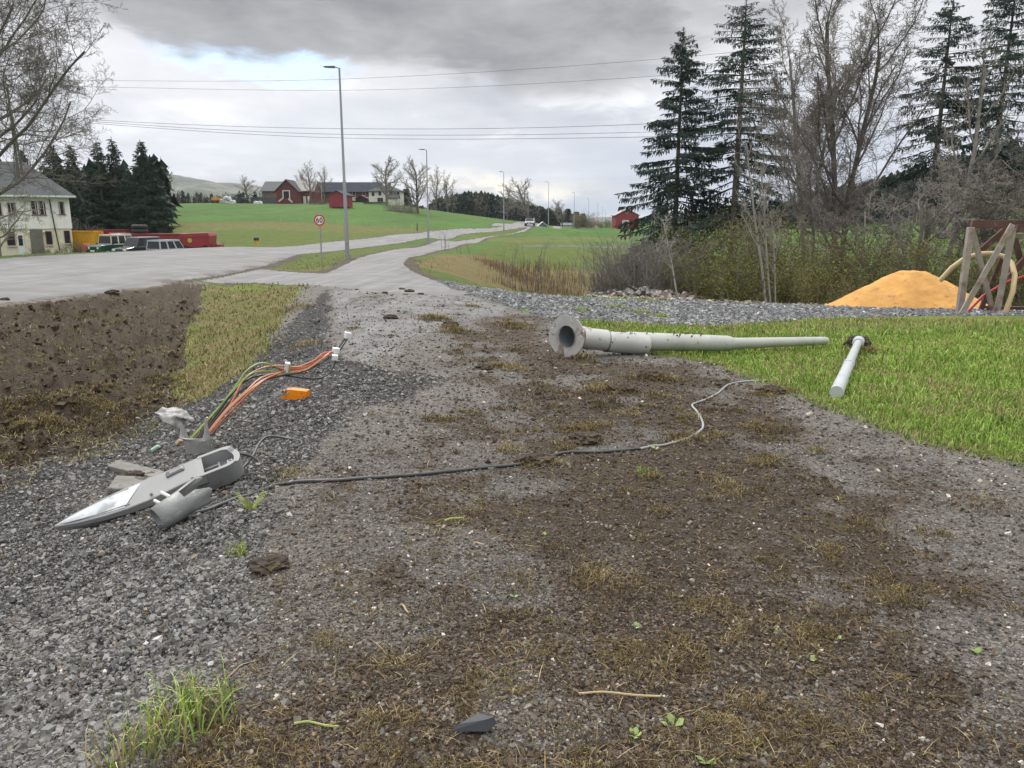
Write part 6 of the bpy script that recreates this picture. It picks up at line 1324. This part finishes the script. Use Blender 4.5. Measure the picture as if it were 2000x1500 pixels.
# ---------------------------------------------------------------- vehicles
def suv(name, label, loc, rz, L, Wd, H, paint, roofm=None, cabm=None, hood=.30, rake=.10, boxy=False, beacons=False, lights=True, group=None):
    th = thing(name, label, 'car', loc, rz, group); gc_ = .22*H; bl = .54*H; hl = L/2; hx = hl-L*hood
    bm_ = MB().prism([(-hl, gc_+.05), (-hl, bl), (hx, bl+.03), (hl-.12, bl-(.03 if boxy else .10)), (hl, bl-.15), (hl, gc_), (hl*.83, gc_-.04), (-hl*.9, gc_-.04)], -Wd/2, Wd/2, 'y'); bm_.build('body', paint, th, bevel=.05)
    tw = .86; x0, x1 = -hl+.03, hx-.02; u0, u1 = -hl+.14, hx-L*rake; zb = bl+.02; zt = H-.05
    pl = MB(); wb = Wd*.47; wt = Wd*.47*tw
    pl.add([(x0, -wb, zb), (x1, -wb, zb), (x1, wb, zb), (x0, wb, zb), (u0, -wt, zt), (u1, -wt, zt), (u1, wt, zt), (u0, wt, zt)], [(0, 1, 5, 4), (1, 2, 6, 5), (2, 3, 7, 6), (3, 0, 4, 7), (4, 5, 6, 7)])
    pl.build('cabin', cabm or paint, th)
    MB().box(((u0+u1)/2, 0, zt+.025), (u1-u0+.10, wt*2+.06, .05)).build('roof', roofm or paint, th, bevel=.02)
    def quad(nm, a, b, c, d_, off):
        a, b, c, d_ = [Vector(v) for v in (a, b, c, d_)]; cen = (a+b+c+d_)/4; n_ = (b-a).cross(d_-a).normalized()
        if n_.dot(cen-Vector((0, 0, cen.z))) < 0: n_ = -n_
        MB().add([cen+(v-cen)*1.0+n_*off for v in (a, b, c, d_)]+[cen+(v-cen)*1.0 for v in (a, b, c, d_)], [(0, 1, 2, 3), (0, 4, 5, 1), (1, 5, 6, 2), (2, 6, 7, 3), (3, 7, 4, 0)]).build(nm, m_glass, th)
    P = lambda x_, s, f: (x_, s*(wb+(wt-wb)*f), zb+(zt-zb)*f)
    f0, f1 = .08, .90; lerp = lambda a, b, t: a+(b-a)*t
    quad('windscreen', (lerp(x1, u1, f0), -wb*.92, zb+(zt-zb)*f0), (lerp(x1, u1, f0), wb*.92, zb+(zt-zb)*f0), (lerp(x1, u1, f1), wt*.94, zb+(zt-zb)*f1), (lerp(x1, u1, f1), -wt*.94, zb+(zt-zb)*f1), .006)
    quad('rear_window', (lerp(x0, u0, f0), -wb*.88, zb+(zt-zb)*f0), (lerp(x0, u0, f0), wb*.88, zb+(zt-zb)*f0), (lerp(x0, u0, f1), wt*.88, zb+(zt-zb)*f1), (lerp(x0, u0, f1), -wt*.88, zb+(zt-zb)*f1), .006)
    for s in (-1, 1):
        for k in range(3):
            ta, tb_ = .03+k/3, (k+1)/3-.03
            q = [(lerp(lerp(x0, u0, f), lerp(x1, u1, f), t), s*(wb+(wt-wb)*f), zb+(zt-zb)*f) for f, t in ((f0, ta), (f0, tb_), (f1, tb_), (f1, ta))]
            quad('side_window', *q, .006)
        MB().box((x1-.05, s*(Wd/2+.10), bl+.12), (.10, .18, .15)).build('mirror', m_blk, th, bevel=.02)
        for xw in (hl*.62, -hl*.60):
            w__ = MB().cyl((xw, s*(Wd/2-.20), .17*H+.03), (xw, s*(Wd/2+.015), .17*H+.03), .185*H, sides=20).build('wheel', m_black, th, True)
            MB().lathe([(0, .0), (.11*H, .0), (.11*H, .012), (0, .02)], 14, (xw, s*(Wd/2+.018), .17*H+.03), (R(-90*s), 0, 0)).build('rim', m_galv, w__)
        if boxy: MB().lathe([(0, 0), (.10, 0), (.095, .03), (0, .05)], 14, (hl+.002, s*Wd*.30, bl-.28), (0, R(90), 0)).build('headlight', m_trim, th, True)
        else: MB().box((hl-.02, s*Wd*.37, bl-.24), (.07, Wd*.22, .16)).build('headlight', m_trim, th, bevel=.02); MB().box((hl-.05, s*Wd*.475, bl-.24), (.09, Wd*.05, .15)).build('indicator', mat('amber', (.6, .2, .03), .4), th)
        MB().box((-hl-.0, s*Wd*.43, bl-.2), (.04, .14, .25)).build('tail_light', m_red, th)
    MB().box((hl+.01, 0, bl-.27), (.03, Wd*.42, .17)).build('grille', m_blk, th); MB().box((hl+.05, 0, gc_+.08), (.16, Wd*1.0, .16)).build('bumper', m_blk if not boxy else m_dk, th, bevel=.03); MB().box((-hl-.05, 0, gc_+.1), (.14, Wd*1.0, .16)).build('bumper', m_blk, th, bevel=.03)
    MB().box((hl+.14, 0, gc_+.12), (.02, .52, .11)).build('number_plate', m_white, th)
    if beacons:
        for s in (-1, 1): MB().lathe([(0, 0), (.10, 0), (.10, .10), (.06, .17), (0, .18)], 12, (u1-.15, s*Wd*.28, zt+.05)).build('beacon', mat('beacon_red', (.60, .10, .06), .3), th, True)
        rk = MB()
        for k in range(4): rk.box((u0+.2+k*.28, 0, zt+.14), (.04, wt*1.9, .04))
        rk.box(((u0+.6), -wt*.95, zt+.14), (1.1, .04, .04)).box(((u0+.6), wt*.95, zt+.14), (1.1, .04, .04)); 
        for a_ in (u0+.1, u0+1.1):
            for s in (-1, 1): rk.box((a_, s*wt*.95, zt+.09), (.04, .04, .10))
        rk.build('roof_rack', m_trim, th)
    return th
m_pg = mat('paint_green', (.018, .085, .06), .3, .2, .08, 2, coat=.4); m_cr = mat('paint_cream', (.62, .58, .46), .4, 0, .05, 2); m_pd = mat('paint_dark_blue_grey', (.045, .055, .07), .25, .4, .05, 2, coat=.5); m_pb = mat('paint_black', (.022, .027, .035), .22, .4, .05, 2, coat=.5); m_sl = mat('paint_silver', (.45, .47, .50), .3, .6, .05, 2, coat=.4)
def car_at(px, Y, rowtop, H): 
    x_ = px2x(px, Y); return (x_, Y, row2z(rowtop, Y)-H)
suv('parked_car', 'boxy green off-road car with cream roof and two red beacons', car_at(210, 73, 458, 2.0), R(-112), 3.8, 1.8, 2.0, m_pg, m_cr, m_cr, .32, .04, True, True)
suv('parked_car', 'dark grey blue off-road car in the middle of the parked three', car_at(262, 72, 463, 1.9), R(-112), 4.1, 1.8, 1.9, m_pd, m_sl, m_pd, .28, .12)
suv('parked_car', 'black off-road car, right one of the parked three', car_at(327, 71, 468, 1.85), R(68), 4.0, 1.8, 1.85, m_pb, m_sl, m_sl, .28, .12)
v = ground_at(1035, 150); suv('driving_car', 'silver car driving towards the camera on the far road', (v.x, v.y, v.z+.02), R(-95), 4.4, 1.8, 1.5, m_sl, m_pb, m_sl, .30, .16)
# yard: containers, tyres, spreader
m_yel = mat('container_yellow', (.62, .34, .02), .5, 0, .1, 1); m_red2 = mat('dull_red', (.22, .035, .04), .6, 0, .15, 1, .1, 10, (.30, .16, .14), 3, .62, .7); m_red3 = mat('machine_red', (.30, .028, .045), .4, 0, .1, 1, coat=.3)
def box_thing(name, label, cat, px0, px1, r0, r1, Y, dep, m__, ribs=True, drop=1.2):
    cx = (px2x(px0, Y)+px2x(px1, Y))/2; W_ = px2x(px1, Y)-px2x(px0, Y); z0, z1 = row2z(r1, Y), row2z(r0, Y); th = thing(name, label, cat, (cx, Y, z0)); H = z1-z0
    MB().box((0, 0, (H-drop)/2+0), (W_, dep, H+drop)).build('body', m__, th, bevel=.03)
    rb = MB()
    for k in range(int(W_/.4)): rb.box((-W_/2+.2+k*.4, -dep/2-.02, (H-drop)/2), (.10, .05, H+drop-.2))
    if ribs: rb.build('ribs', m__, th)
    MB().box((0, -dep/2-.02, H-.05), (W_+.06, .08, .14)).build('top_rail', m__, th); return th, W_, H
box_thing('yellow_container', 'yellow container beside the white house', 'container', 126, 191, 451, 484, 84, 2.4, m_yel, True, .6)
box_thing('red_container', 'dull red open container behind the green car', 'container', 186, 252, 448, 486, 86, 2.4, m_red2)
th, W_, H = box_thing('red_trailer', 'long dull red trailer body behind the dark cars', 'trailer', 243, 372, 456, 494, 80, 2.3, m_red2, False)
for k, lb in ((0, 'lower one of two big black tyres lying on the red trailer'), (1, 'upper one of two big black tyres lying on the red trailer')):
    c = Vector((px2x(270, 79.9), 79.9, row2z(456, 79.9)+.02+k*.44)); t_ = thing('tyre', lb, 'tyre', c, group='big tyres on the red trailer')
    MB().lathe([(.45, .05), (.62, .0), (.74, .04), (.78, .12), (.78, .30), (.74, .38), (.62, .42), (.45, .37), (.43, .21), (.45, .05)], 28).build('rubber', m_black, t_, True)
Y = 76.; c = Vector((px2x(384, Y), Y, row2z(492, Y)-.1)); th = thing('spreader', 'bright red hopper spreader machine at the right end of the yard', 'farm machine', c); lx = lambda p: px2x(p, Y)-c.x; lz = lambda r_: row2z(r_, Y)-c.z
MB().prism([(lx(364), lz(482)), (lx(410), lz(482)), (lx(413), lz(460)), (lx(411), lz(454)), (lx(357), lz(456)), (lx(354), lz(463))], -1., 1., 'y').build('hopper', m_red3, th, bevel=.03)
MB().prism([(lx(353), lz(463.5)), (lx(414), lz(461.5)), (lx(414), lz(460.3)), (lx(353), lz(462.2))], -1.06, -1.0, 'y').build('ledge', m_red3, th)
MB().lathe([(0, 0), (.24, 0), (0, .01)], 6, (lx(375), -1.035, lz(469)), (R(90), 0, 0)).build('badge', mat('badge_yellow', (.50, .38, .07), .5), th)
MB().box((lx(388), 0, lz(486)), (2.0, 1.4, .35)).build('frame', m_dk, th); 
MB().bar((lx(411), 0, lz(484)), (lx(436), -.3, lz(484)), .12, .12).bar((lx(414), .4, lz(477)), (lx(430), .3, lz(481)), .12, .14).box((lx(422), 0, lz(481)), (.7, .9, .4)).build('drawbar', m_red3, th)
MB().cyl((lx(432), -.4, lz(486)), (lx(432), -.4, lz(468)), .025).box((lx(436), -.4, lz(474)), (.18, .1, .2)).build('jack', m_galv, th)
for k in (365, 404): MB().cyl((lx(k), -1.0, .35), (lx(k), -.7, .35), .4, sides=18).build('wheel', m_black, th, True)
v = at(171, 488, 80); tag(MB().box((0, 0, .1), (.7, .6, 1.0)).build('red_crate', mat('crate_red', (.55, .08, .06), .6), None, loc=v, bevel=.05), 'small bright red crate below the yellow container', 'crate')
# little buildings beyond the crest
def small_house(px0, px1, rw, rt, rb, Y, wall, roof, label, axis='x', hip=0):
    th, W_, lz, lx = farm('far_house', label, 'house', px0, px1, rb, Y, group='small houses beyond the crest'); gable(th, W_, 6, lz(rw), lz(rt)-lz(rw), wall, roof, axis, over=.3, z0=-3)
    for t in (.25, .6): window(th, -W_/2+W_*t, lz(rw)*.55, W_*.12, lz(rw)*.35, -3.01, m_trim, 0)
m_bluew = mat('blue_grey_wall', (.12, .14, .18), .8); m_yelw = mat('ochre_wall', (.40, .27, .08), .8)
small_house(1051, 1068, 441, 434, 448, 250, m_bluew, m_trim, 'small dark gabled house just right of the oncoming car', 'y')
small_house(1096, 1119, 440, 436, 448, 300, m_wfarm, m_bluew, 'low white house with dark blue roof beside the fifth lamp'); small_house(1150, 1166, 439, 435, 448, 330, m_wfarm, m_barn, 'tiny white house with brown roof near the lake'); small_house(1167, 1174, 438, 434, 448, 330, m_yelw, m_roofg, 'tiny ochre house near the lake')
b = ground_at(1560, 260); small_house(1556, 1578, 425, 417, 440, 270, m_wfarm, m_rooff, 'white house glimpsed between the bare trees'); small_house(1712, 1730, 413, 406, 425, 270, m_wfarm, m_rooff, 'white house glimpsed left of the big bare tree crown'); small_house(1310, 1330, 436, 430, 446, 250, m_brnw, m_rooff, 'low brown house behind the left spruce')

# ---------------------------------------------------------------- far trees, forest, hills, lake
pA = Tree(71); c_ = dict(CFG); c_.update(levels=3, kids=[14, 10, 8], spread=[.75, .7, .8], len=[.56, .48, .5], up=[.02, .07, .05, .02], start=[.22, .1, .1], rmin=.035); pA.grow(Vector((0, 0, -.5)), Vector((0, 0, 1)), 10, .28, 0, c_)
pB = Tree(72); c_.update(kids=[12, 9, 7], spread=[.8, .8, .9], start=[.28, .1, .1]); pB.grow(Vector((0, 0, -.5)), Vector((.05, 0, 1)), 10, .26, 0, c_)
protos = []
for t in (pA, pB): protos.append((t.limb.build('trunk', m_bark, None, True, link=False).data, t.twig.build('crown', m_twigl, None, link=False).data))
def far_tree(px, row, rt, Y, label, k=0, rz=0., wx=1.):
    b = at(px, row, Y); H = row2z(rt, Y)-b.z; th = thing('bare_tree', label, 'bare tree', b, rz, 'leafless trees around the farm and far road', scale=(H/9.6*wx, H/9.6*wx, H/9.6))
    for nm, me in zip(('trunk', 'crown'), protos[k]):
        o = bpy.data.objects.new(nm, me); COL.objects.link(o); o.parent = th
for a in [(605,398,334,YF-22,'bare tree in front of the annex roof, left of the flagpole',1,0,1.1),(634,398,340,YF-22,'bare tree just right of the flagpole',1,2,.9),(589,398,345,YF+25,'faint bare tree top behind the barn annex',1,1,.8),(756,405,319,YF-40,'tall bare tree in front of the white farmhouse',0,0,1.15),(816,422,327,YF-60,'tall bare tree right of the farmhouse, left of the second lamp',0,3,1.),(852,425,347,300,'bare tree right behind the second lamp',1,2,.9),(876,428,356,300,'smaller bare tree farther right of the second lamp',1,4,.9),
          (484,394,354,262,'round bare tree between the bales and the farm',1,5,1.9),(1034,442,361,300,'tall bare tree above the oncoming car',0,1,1.2),(990,440,377,310,'bare tree behind the third street lamp',1,1,.9),(1099,446,398,290,'pale bare tree left of the fifth street lamp',0,2,1.)]: far_tree(*a)
b = at(785, 424, 200); bush('thicket', 'brown thicket on the slope right of the farmhouse', 'bush', b, 4.2, 8, 151, 160, m_twigl, 3000, mat('thicket_buds', (.13, .09, .06), .9), None, .7, 6, .03, .09, 4)
b = at(735, 414, 215); bush('thicket', 'low brown hedge below the carport on the slope', 'bush', b, 1.5, 7, 152, 80, m_twig, 2500, mat('thicket_buds', (.13, .09, .06), .9), None, .7, 6, .02, .08, 3)
b = at(1172, 452, 225); bush('leafy_bush', 'round pale olive tree right of the fifth street lamp', 'bush', at(1138, 445, 240), 4.8, 7.5, 153, 90, m_twigl, 7000, mat('pale_olive', (.17, .16, .07), .9), None, .7, 6, .03, .12, 4)
b = at(1172, 445, 300); bush('leafy_bush', 'grey green bush right of the tiny ochre house', 'bush', at(1182, 446, 290), 3.4, 5, 154, 60, m_twigl, 2500, mat('pale_olive', (.17, .16, .07), .9), None, .7, 6, .03, .12, 4)
b = at(645, 405, 215); bush('thicket', 'dark scrub along the wall left of the red shed', 'bush', at(625, 402, 225), 2.2, 7, 155, 90, m_twig, 2500, mat('thicket_buds', (.13, .09, .06), .9), None, .7, 6, .02, .08, 3)
for px, row, rt, Y, rd, lb in [(770+24, 408, 367, 262, 1.6, 'small dark spruce at the right corner of the farmhouse'), (1077, 447, 408, 300, 2.0, 'dark spruce just left of the fifth street lamp row'), (1090, 447, 404, 310, 2.4, 'dark spruce with a pointed top behind the pale bare tree'), (1108, 447, 406, 305, 2.6, 'broad dark spruce left of the fifth street lamp'), (1125, 447, 412, 305, 2.2, 'dark spruce right behind the fifth street lamp'), (1062, 447, 414, 310, 1.8, 'short dark spruce above the small gabled house'), (1138, 447, 416, 310, 1.8, 'short dark spruce behind the pale olive tree'), (1212, 446, 402, 290, 1.4, 'small spruce tip behind the red barn roof')]:
    b = at(px, row, Y); spruce('spruce_tree', lb, b, row2z(rt, Y)-b.z, rd, int(px), base=.05, dens=1.2, sparse=0, spray=1.3, nm=m_spr2, group='far spruces', trunk_r=.2, droop=.3, hang=.4)
def forest(name, label, X, Y, H, Wd, con, per=46, Z=None, leafk=1., mats=None):
    n = len(X); z_ = smooth_h(X, Y) if Z is None else Z; ci = np.repeat(np.arange(n), per); m__ = n*per; t = NR.uniform(0, 1, m__)**.8; a = NR.uniform(0, 6.283, m__); isC = con[ci]
    rr = np.where(isC, (1-t)*1.0+.03, np.sqrt(np.clip(1-(2*t-1.05)**2, .02, 1)))*NR.uniform(.35, 1, m__); rad = Wd[ci]*rr
    zc = np.where(isC, .05+.95*t, .25+.75*t)*H[ci]; P = np.stack([X[ci]+np.cos(a)*rad, Y[ci]+np.sin(a)*rad, z_[ci]+zc], -1)
    s = (H[ci]*np.where(isC, .10+.05*(1-t), .07))*NR.uniform(.7, 1.4, m__)*leafk
    d_ = np.stack([np.cos(a), np.sin(a), np.where(isC, -.5, .8)], -1); u = np.stack([-np.sin(a), np.cos(a), 0*a], -1)+NR.normal(0, .25, (m__, 3))
    wf = np.where(isC, .55, .16)[:, None]
    V = np.stack([P-u*(s[:, None]*wf), P+u*(s[:, None]*wf), P+d_*s[:, None]*.9, P+np.array([0, 0, 1.])*(s*.9)[:, None]], 1).reshape(-1, 3); i = np.arange(m__)[:, None]*4
    # a trunk for every tree
    tv = np.stack([np.stack([X+dx*Wd*.035, Y+dy*Wd*.035, z_-.5+hh*H], -1) for hh in (0, .9) for dx, dy in ((1, 0), (-.5, .87), (-.5, -.87))], 1).reshape(-1, 3); ti = np.arange(n)[:, None]*6+len(V)
    base = np.where(con[:, None], np.array((.025, .045, .033)), np.array((.12, .10, .088)))*NR.uniform(.6, 1.5, (n, 1)); ol = (NR.uniform(size=n) < .12) & ~con; base[ol] = np.array((.12, .12, .05))
    c = np.repeat(base, per, 0)*NR.uniform(.7, 1.3, (m__, 1)); A_ = np.concatenate([np.repeat(c, 4, 0), np.repeat(np.tile((.08, .07, .06), (n, 1)), 6, 0)]); A_ = np.concatenate([A_, np.ones((len(A_), 1))], 1)
    F4 = np.concatenate([ti+np.array([[0, 1, 4, 3]]), ti+np.array([[1, 2, 5, 4]]), ti+np.array([[2, 0, 3, 5]])]); F3 = np.concatenate([i+np.array([[0, 1, 2]]), i+np.array([[0, 1, 3]])])
    o = mesh_np(name, np.concatenate([V, tv]), [F4, F3], m_vb, attr=A_); return tag(o, label, 'forest', kind='stuff')
def pxY(n, p0, p1, y0, y1): 
    px = NR.uniform(p0, p1, n); Y = NR.uniform(y0, y1, n); return px, (px-1000)/1500*Y/(CP+.2*SP), Y
px, X, Y = pxY(2100, 1540, 2500, 170, 420); k = (Y > np.interp(px, [1540, 1650, 1800, 1950, 2050, 2500], [300, 290, 250, 240, 215, 200])); X, Y = X[k], Y[k]; n = len(X)
cn = NR.uniform(size=n) < sst(Y, 200, 380)*.75+.1; forest('forest', 'wooded hillside of dark conifers and bare trees on the right', X, Y, NR.uniform(6, 12, n), NR.uniform(1.4, 2.6, n), cn)
px, X, Y = pxY(800, 1330, 1780, 230, 330); n = len(X); forest('forest', 'brown tree belt behind the right hand field', X, Y, NR.uniform(5, 9, n)*np.interp(px, [1330, 1500, 1600, 1780], [.7, .9, 1.3, 1.7]), NR.uniform(1.4, 2.6, n), NR.uniform(size=n) < .3)
px, X, Y = pxY(1300, 835, 1075, 330, 470); n = len(X); topr = np.interp(px, [835, 850, 900, 950, 985, 1010, 1040, 1075], [412, 398, 388, 388, 396, 402, 408, 414]); H = (430-topr)/1500*Y+1.6+3.0; zz_ = np.full(n, -3.)
H = H*NR.uniform(.62, 1.12, n); forest('forest', 'dark conifer wood behind the road crest in the centre', X, Y, H, H*.17, NR.uniform(size=n) < .75, Z=zz_)
px, X, Y = pxY(420, 320, 560, 300, 380); n = len(X); forest('forest', 'brown tree belt behind the crest left of the farm', X, Y, NR.uniform(4.5, 8.5, n), NR.uniform(1.6, 2.8, n), NR.uniform(size=n) < .25, Z=np.full(n, 4.))
px, X, Y = pxY(260, 780, 850, 250, 330); n = len(X); forest('forest', 'brown scrubby trees right of the farmhouse', X, Y, NR.uniform(3, 6, n), NR.uniform(1.2, 2.2, n), NR.uniform(size=n) < .3, Z=np.full(n, .5))
px, X, Y = pxY(420, -700, 330, 110, 180); n = len(X); forest('forest', 'wood behind the white house on the left', X, Y, NR.uniform(6, 11, n), NR.uniform(1.6, 2.8, n), NR.uniform(size=n) < .6)
hm, t, p = newmat('far_hill'); P_ = t.n('ShaderNodeNewGeometry').outputs['Position']
hv = t.noise(P_, .012, 6, .65); hv2 = t.noise(P_, .05, 5, .7)
hc = t.mix(t.mr(hv, .47, .56), t.ramp(hv2, [(.35, (.030, .050, .035)), (.65, (.075, .095, .06))]), t.ramp(hv2, [(.3, (.085, .10, .075)), (.7, (.17, .17, .14))])); t.sock(p, 'Base Color', hc); p.inputs['Roughness'].default_value = 1
def ridge(name, pts, Y, dep, label=None):
    pxs = np.linspace(pts[0][0], pts[-1][0], 220); rows = np.interp(pxs, [q[0] for q in pts], [q[1] for q in pts]); X = (pxs-1000)/1500*Y/(CP+.2*SP); zt = CAMH+(430-rows)/1500*Y*1.0
    vv = np.linspace(-1, 1, 60); XX = X[None, :]*np.ones((60, 1)); YY = Y+dep*vv[:, None]+0*XX; f = np.cos(vv*math.pi/2)[:, None]**1.3
    ZZ = -12+(zt[None, :]+12)*f*(1+.12*vnoise(XX, YY, Y*.06, 5)*np.minimum(1, 2*(1-f)+.15))+vnoise(XX, YY, Y*.008, 6)*Y*.0016+vnoise(XX, YY, Y*.02, 8)*Y*.002
    V = np.stack([XX, YY, ZZ], -1).reshape(-1, 3); i = np.arange(59)[:, None]*220; j = np.arange(219)[None, :]
    tag(mesh_np(name, V, np.stack([i+j, i+j+1, i+220+j+1, i+220+j], -1).reshape(-1, 4), hm, smooth=True), kind='structure')
ridge('hill', [(-900,400),(-300,372),(0,352),(200,340),(320,345),(345,347),(375,350),(410,357),(440,364),(470,361),(500,366),(560,376),(650,388),(780,402),(900,415),(1000,428),(1050,436)], 2000, 700)
ridge('hill', [(850,425),(900,398),(960,388),(1000,389),(1030,396),(1060,408),(1085,420),(1110,436)], 1300, 300)
ridge('hill', [(1040,436),(1120,428),(1170,426),(1215,425),(1260,427),(1350,422),(1450,418),(1550,424),(1700,415),(1900,405),(2400,395)], 3300, 500)
wm, t, p = newmat('lake_water'); p.inputs['Base Color'].default_value = (.05, .06, .07, 1); p.inputs['Roughness'].default_value = .12
P_ = t.n('ShaderNodeNewGeometry').outputs['Position']; t.sock(p, 'Normal', t.bump(t.noise(P_, .6, 4, .6), .12, .3))
tag(MB().add([(-3000, 480, -6), (3000, 480, -6), (3000, 4100, -6), (-3000, 4100, -6)], [(0, 1, 2, 3)]).build('lake', wm), kind='structure')

# ---------------------------------------------------------------- haze
hz_m = bpy.data.materials.new('haze_air'); hz_m.use_nodes = True; t = NT(hz_m.node_tree); pv = t.n('ShaderNodeVolumePrincipled'); pv.inputs['Color'].default_value = (.86, .91, 1, 1); pv.inputs['Density'].default_value = HAZE; pv.inputs['Anisotropy'].default_value = .2
t.t.links.new(pv.outputs[0], t.n('ShaderNodeOutputMaterial').inputs['Volume'])
if HAZE > 0: tag(MB().box((0, 0, 140), (8400, 8400, 310)).build('haze', hz_m), 'thin pale haze that fades the far hills', 'haze', kind='stuff')
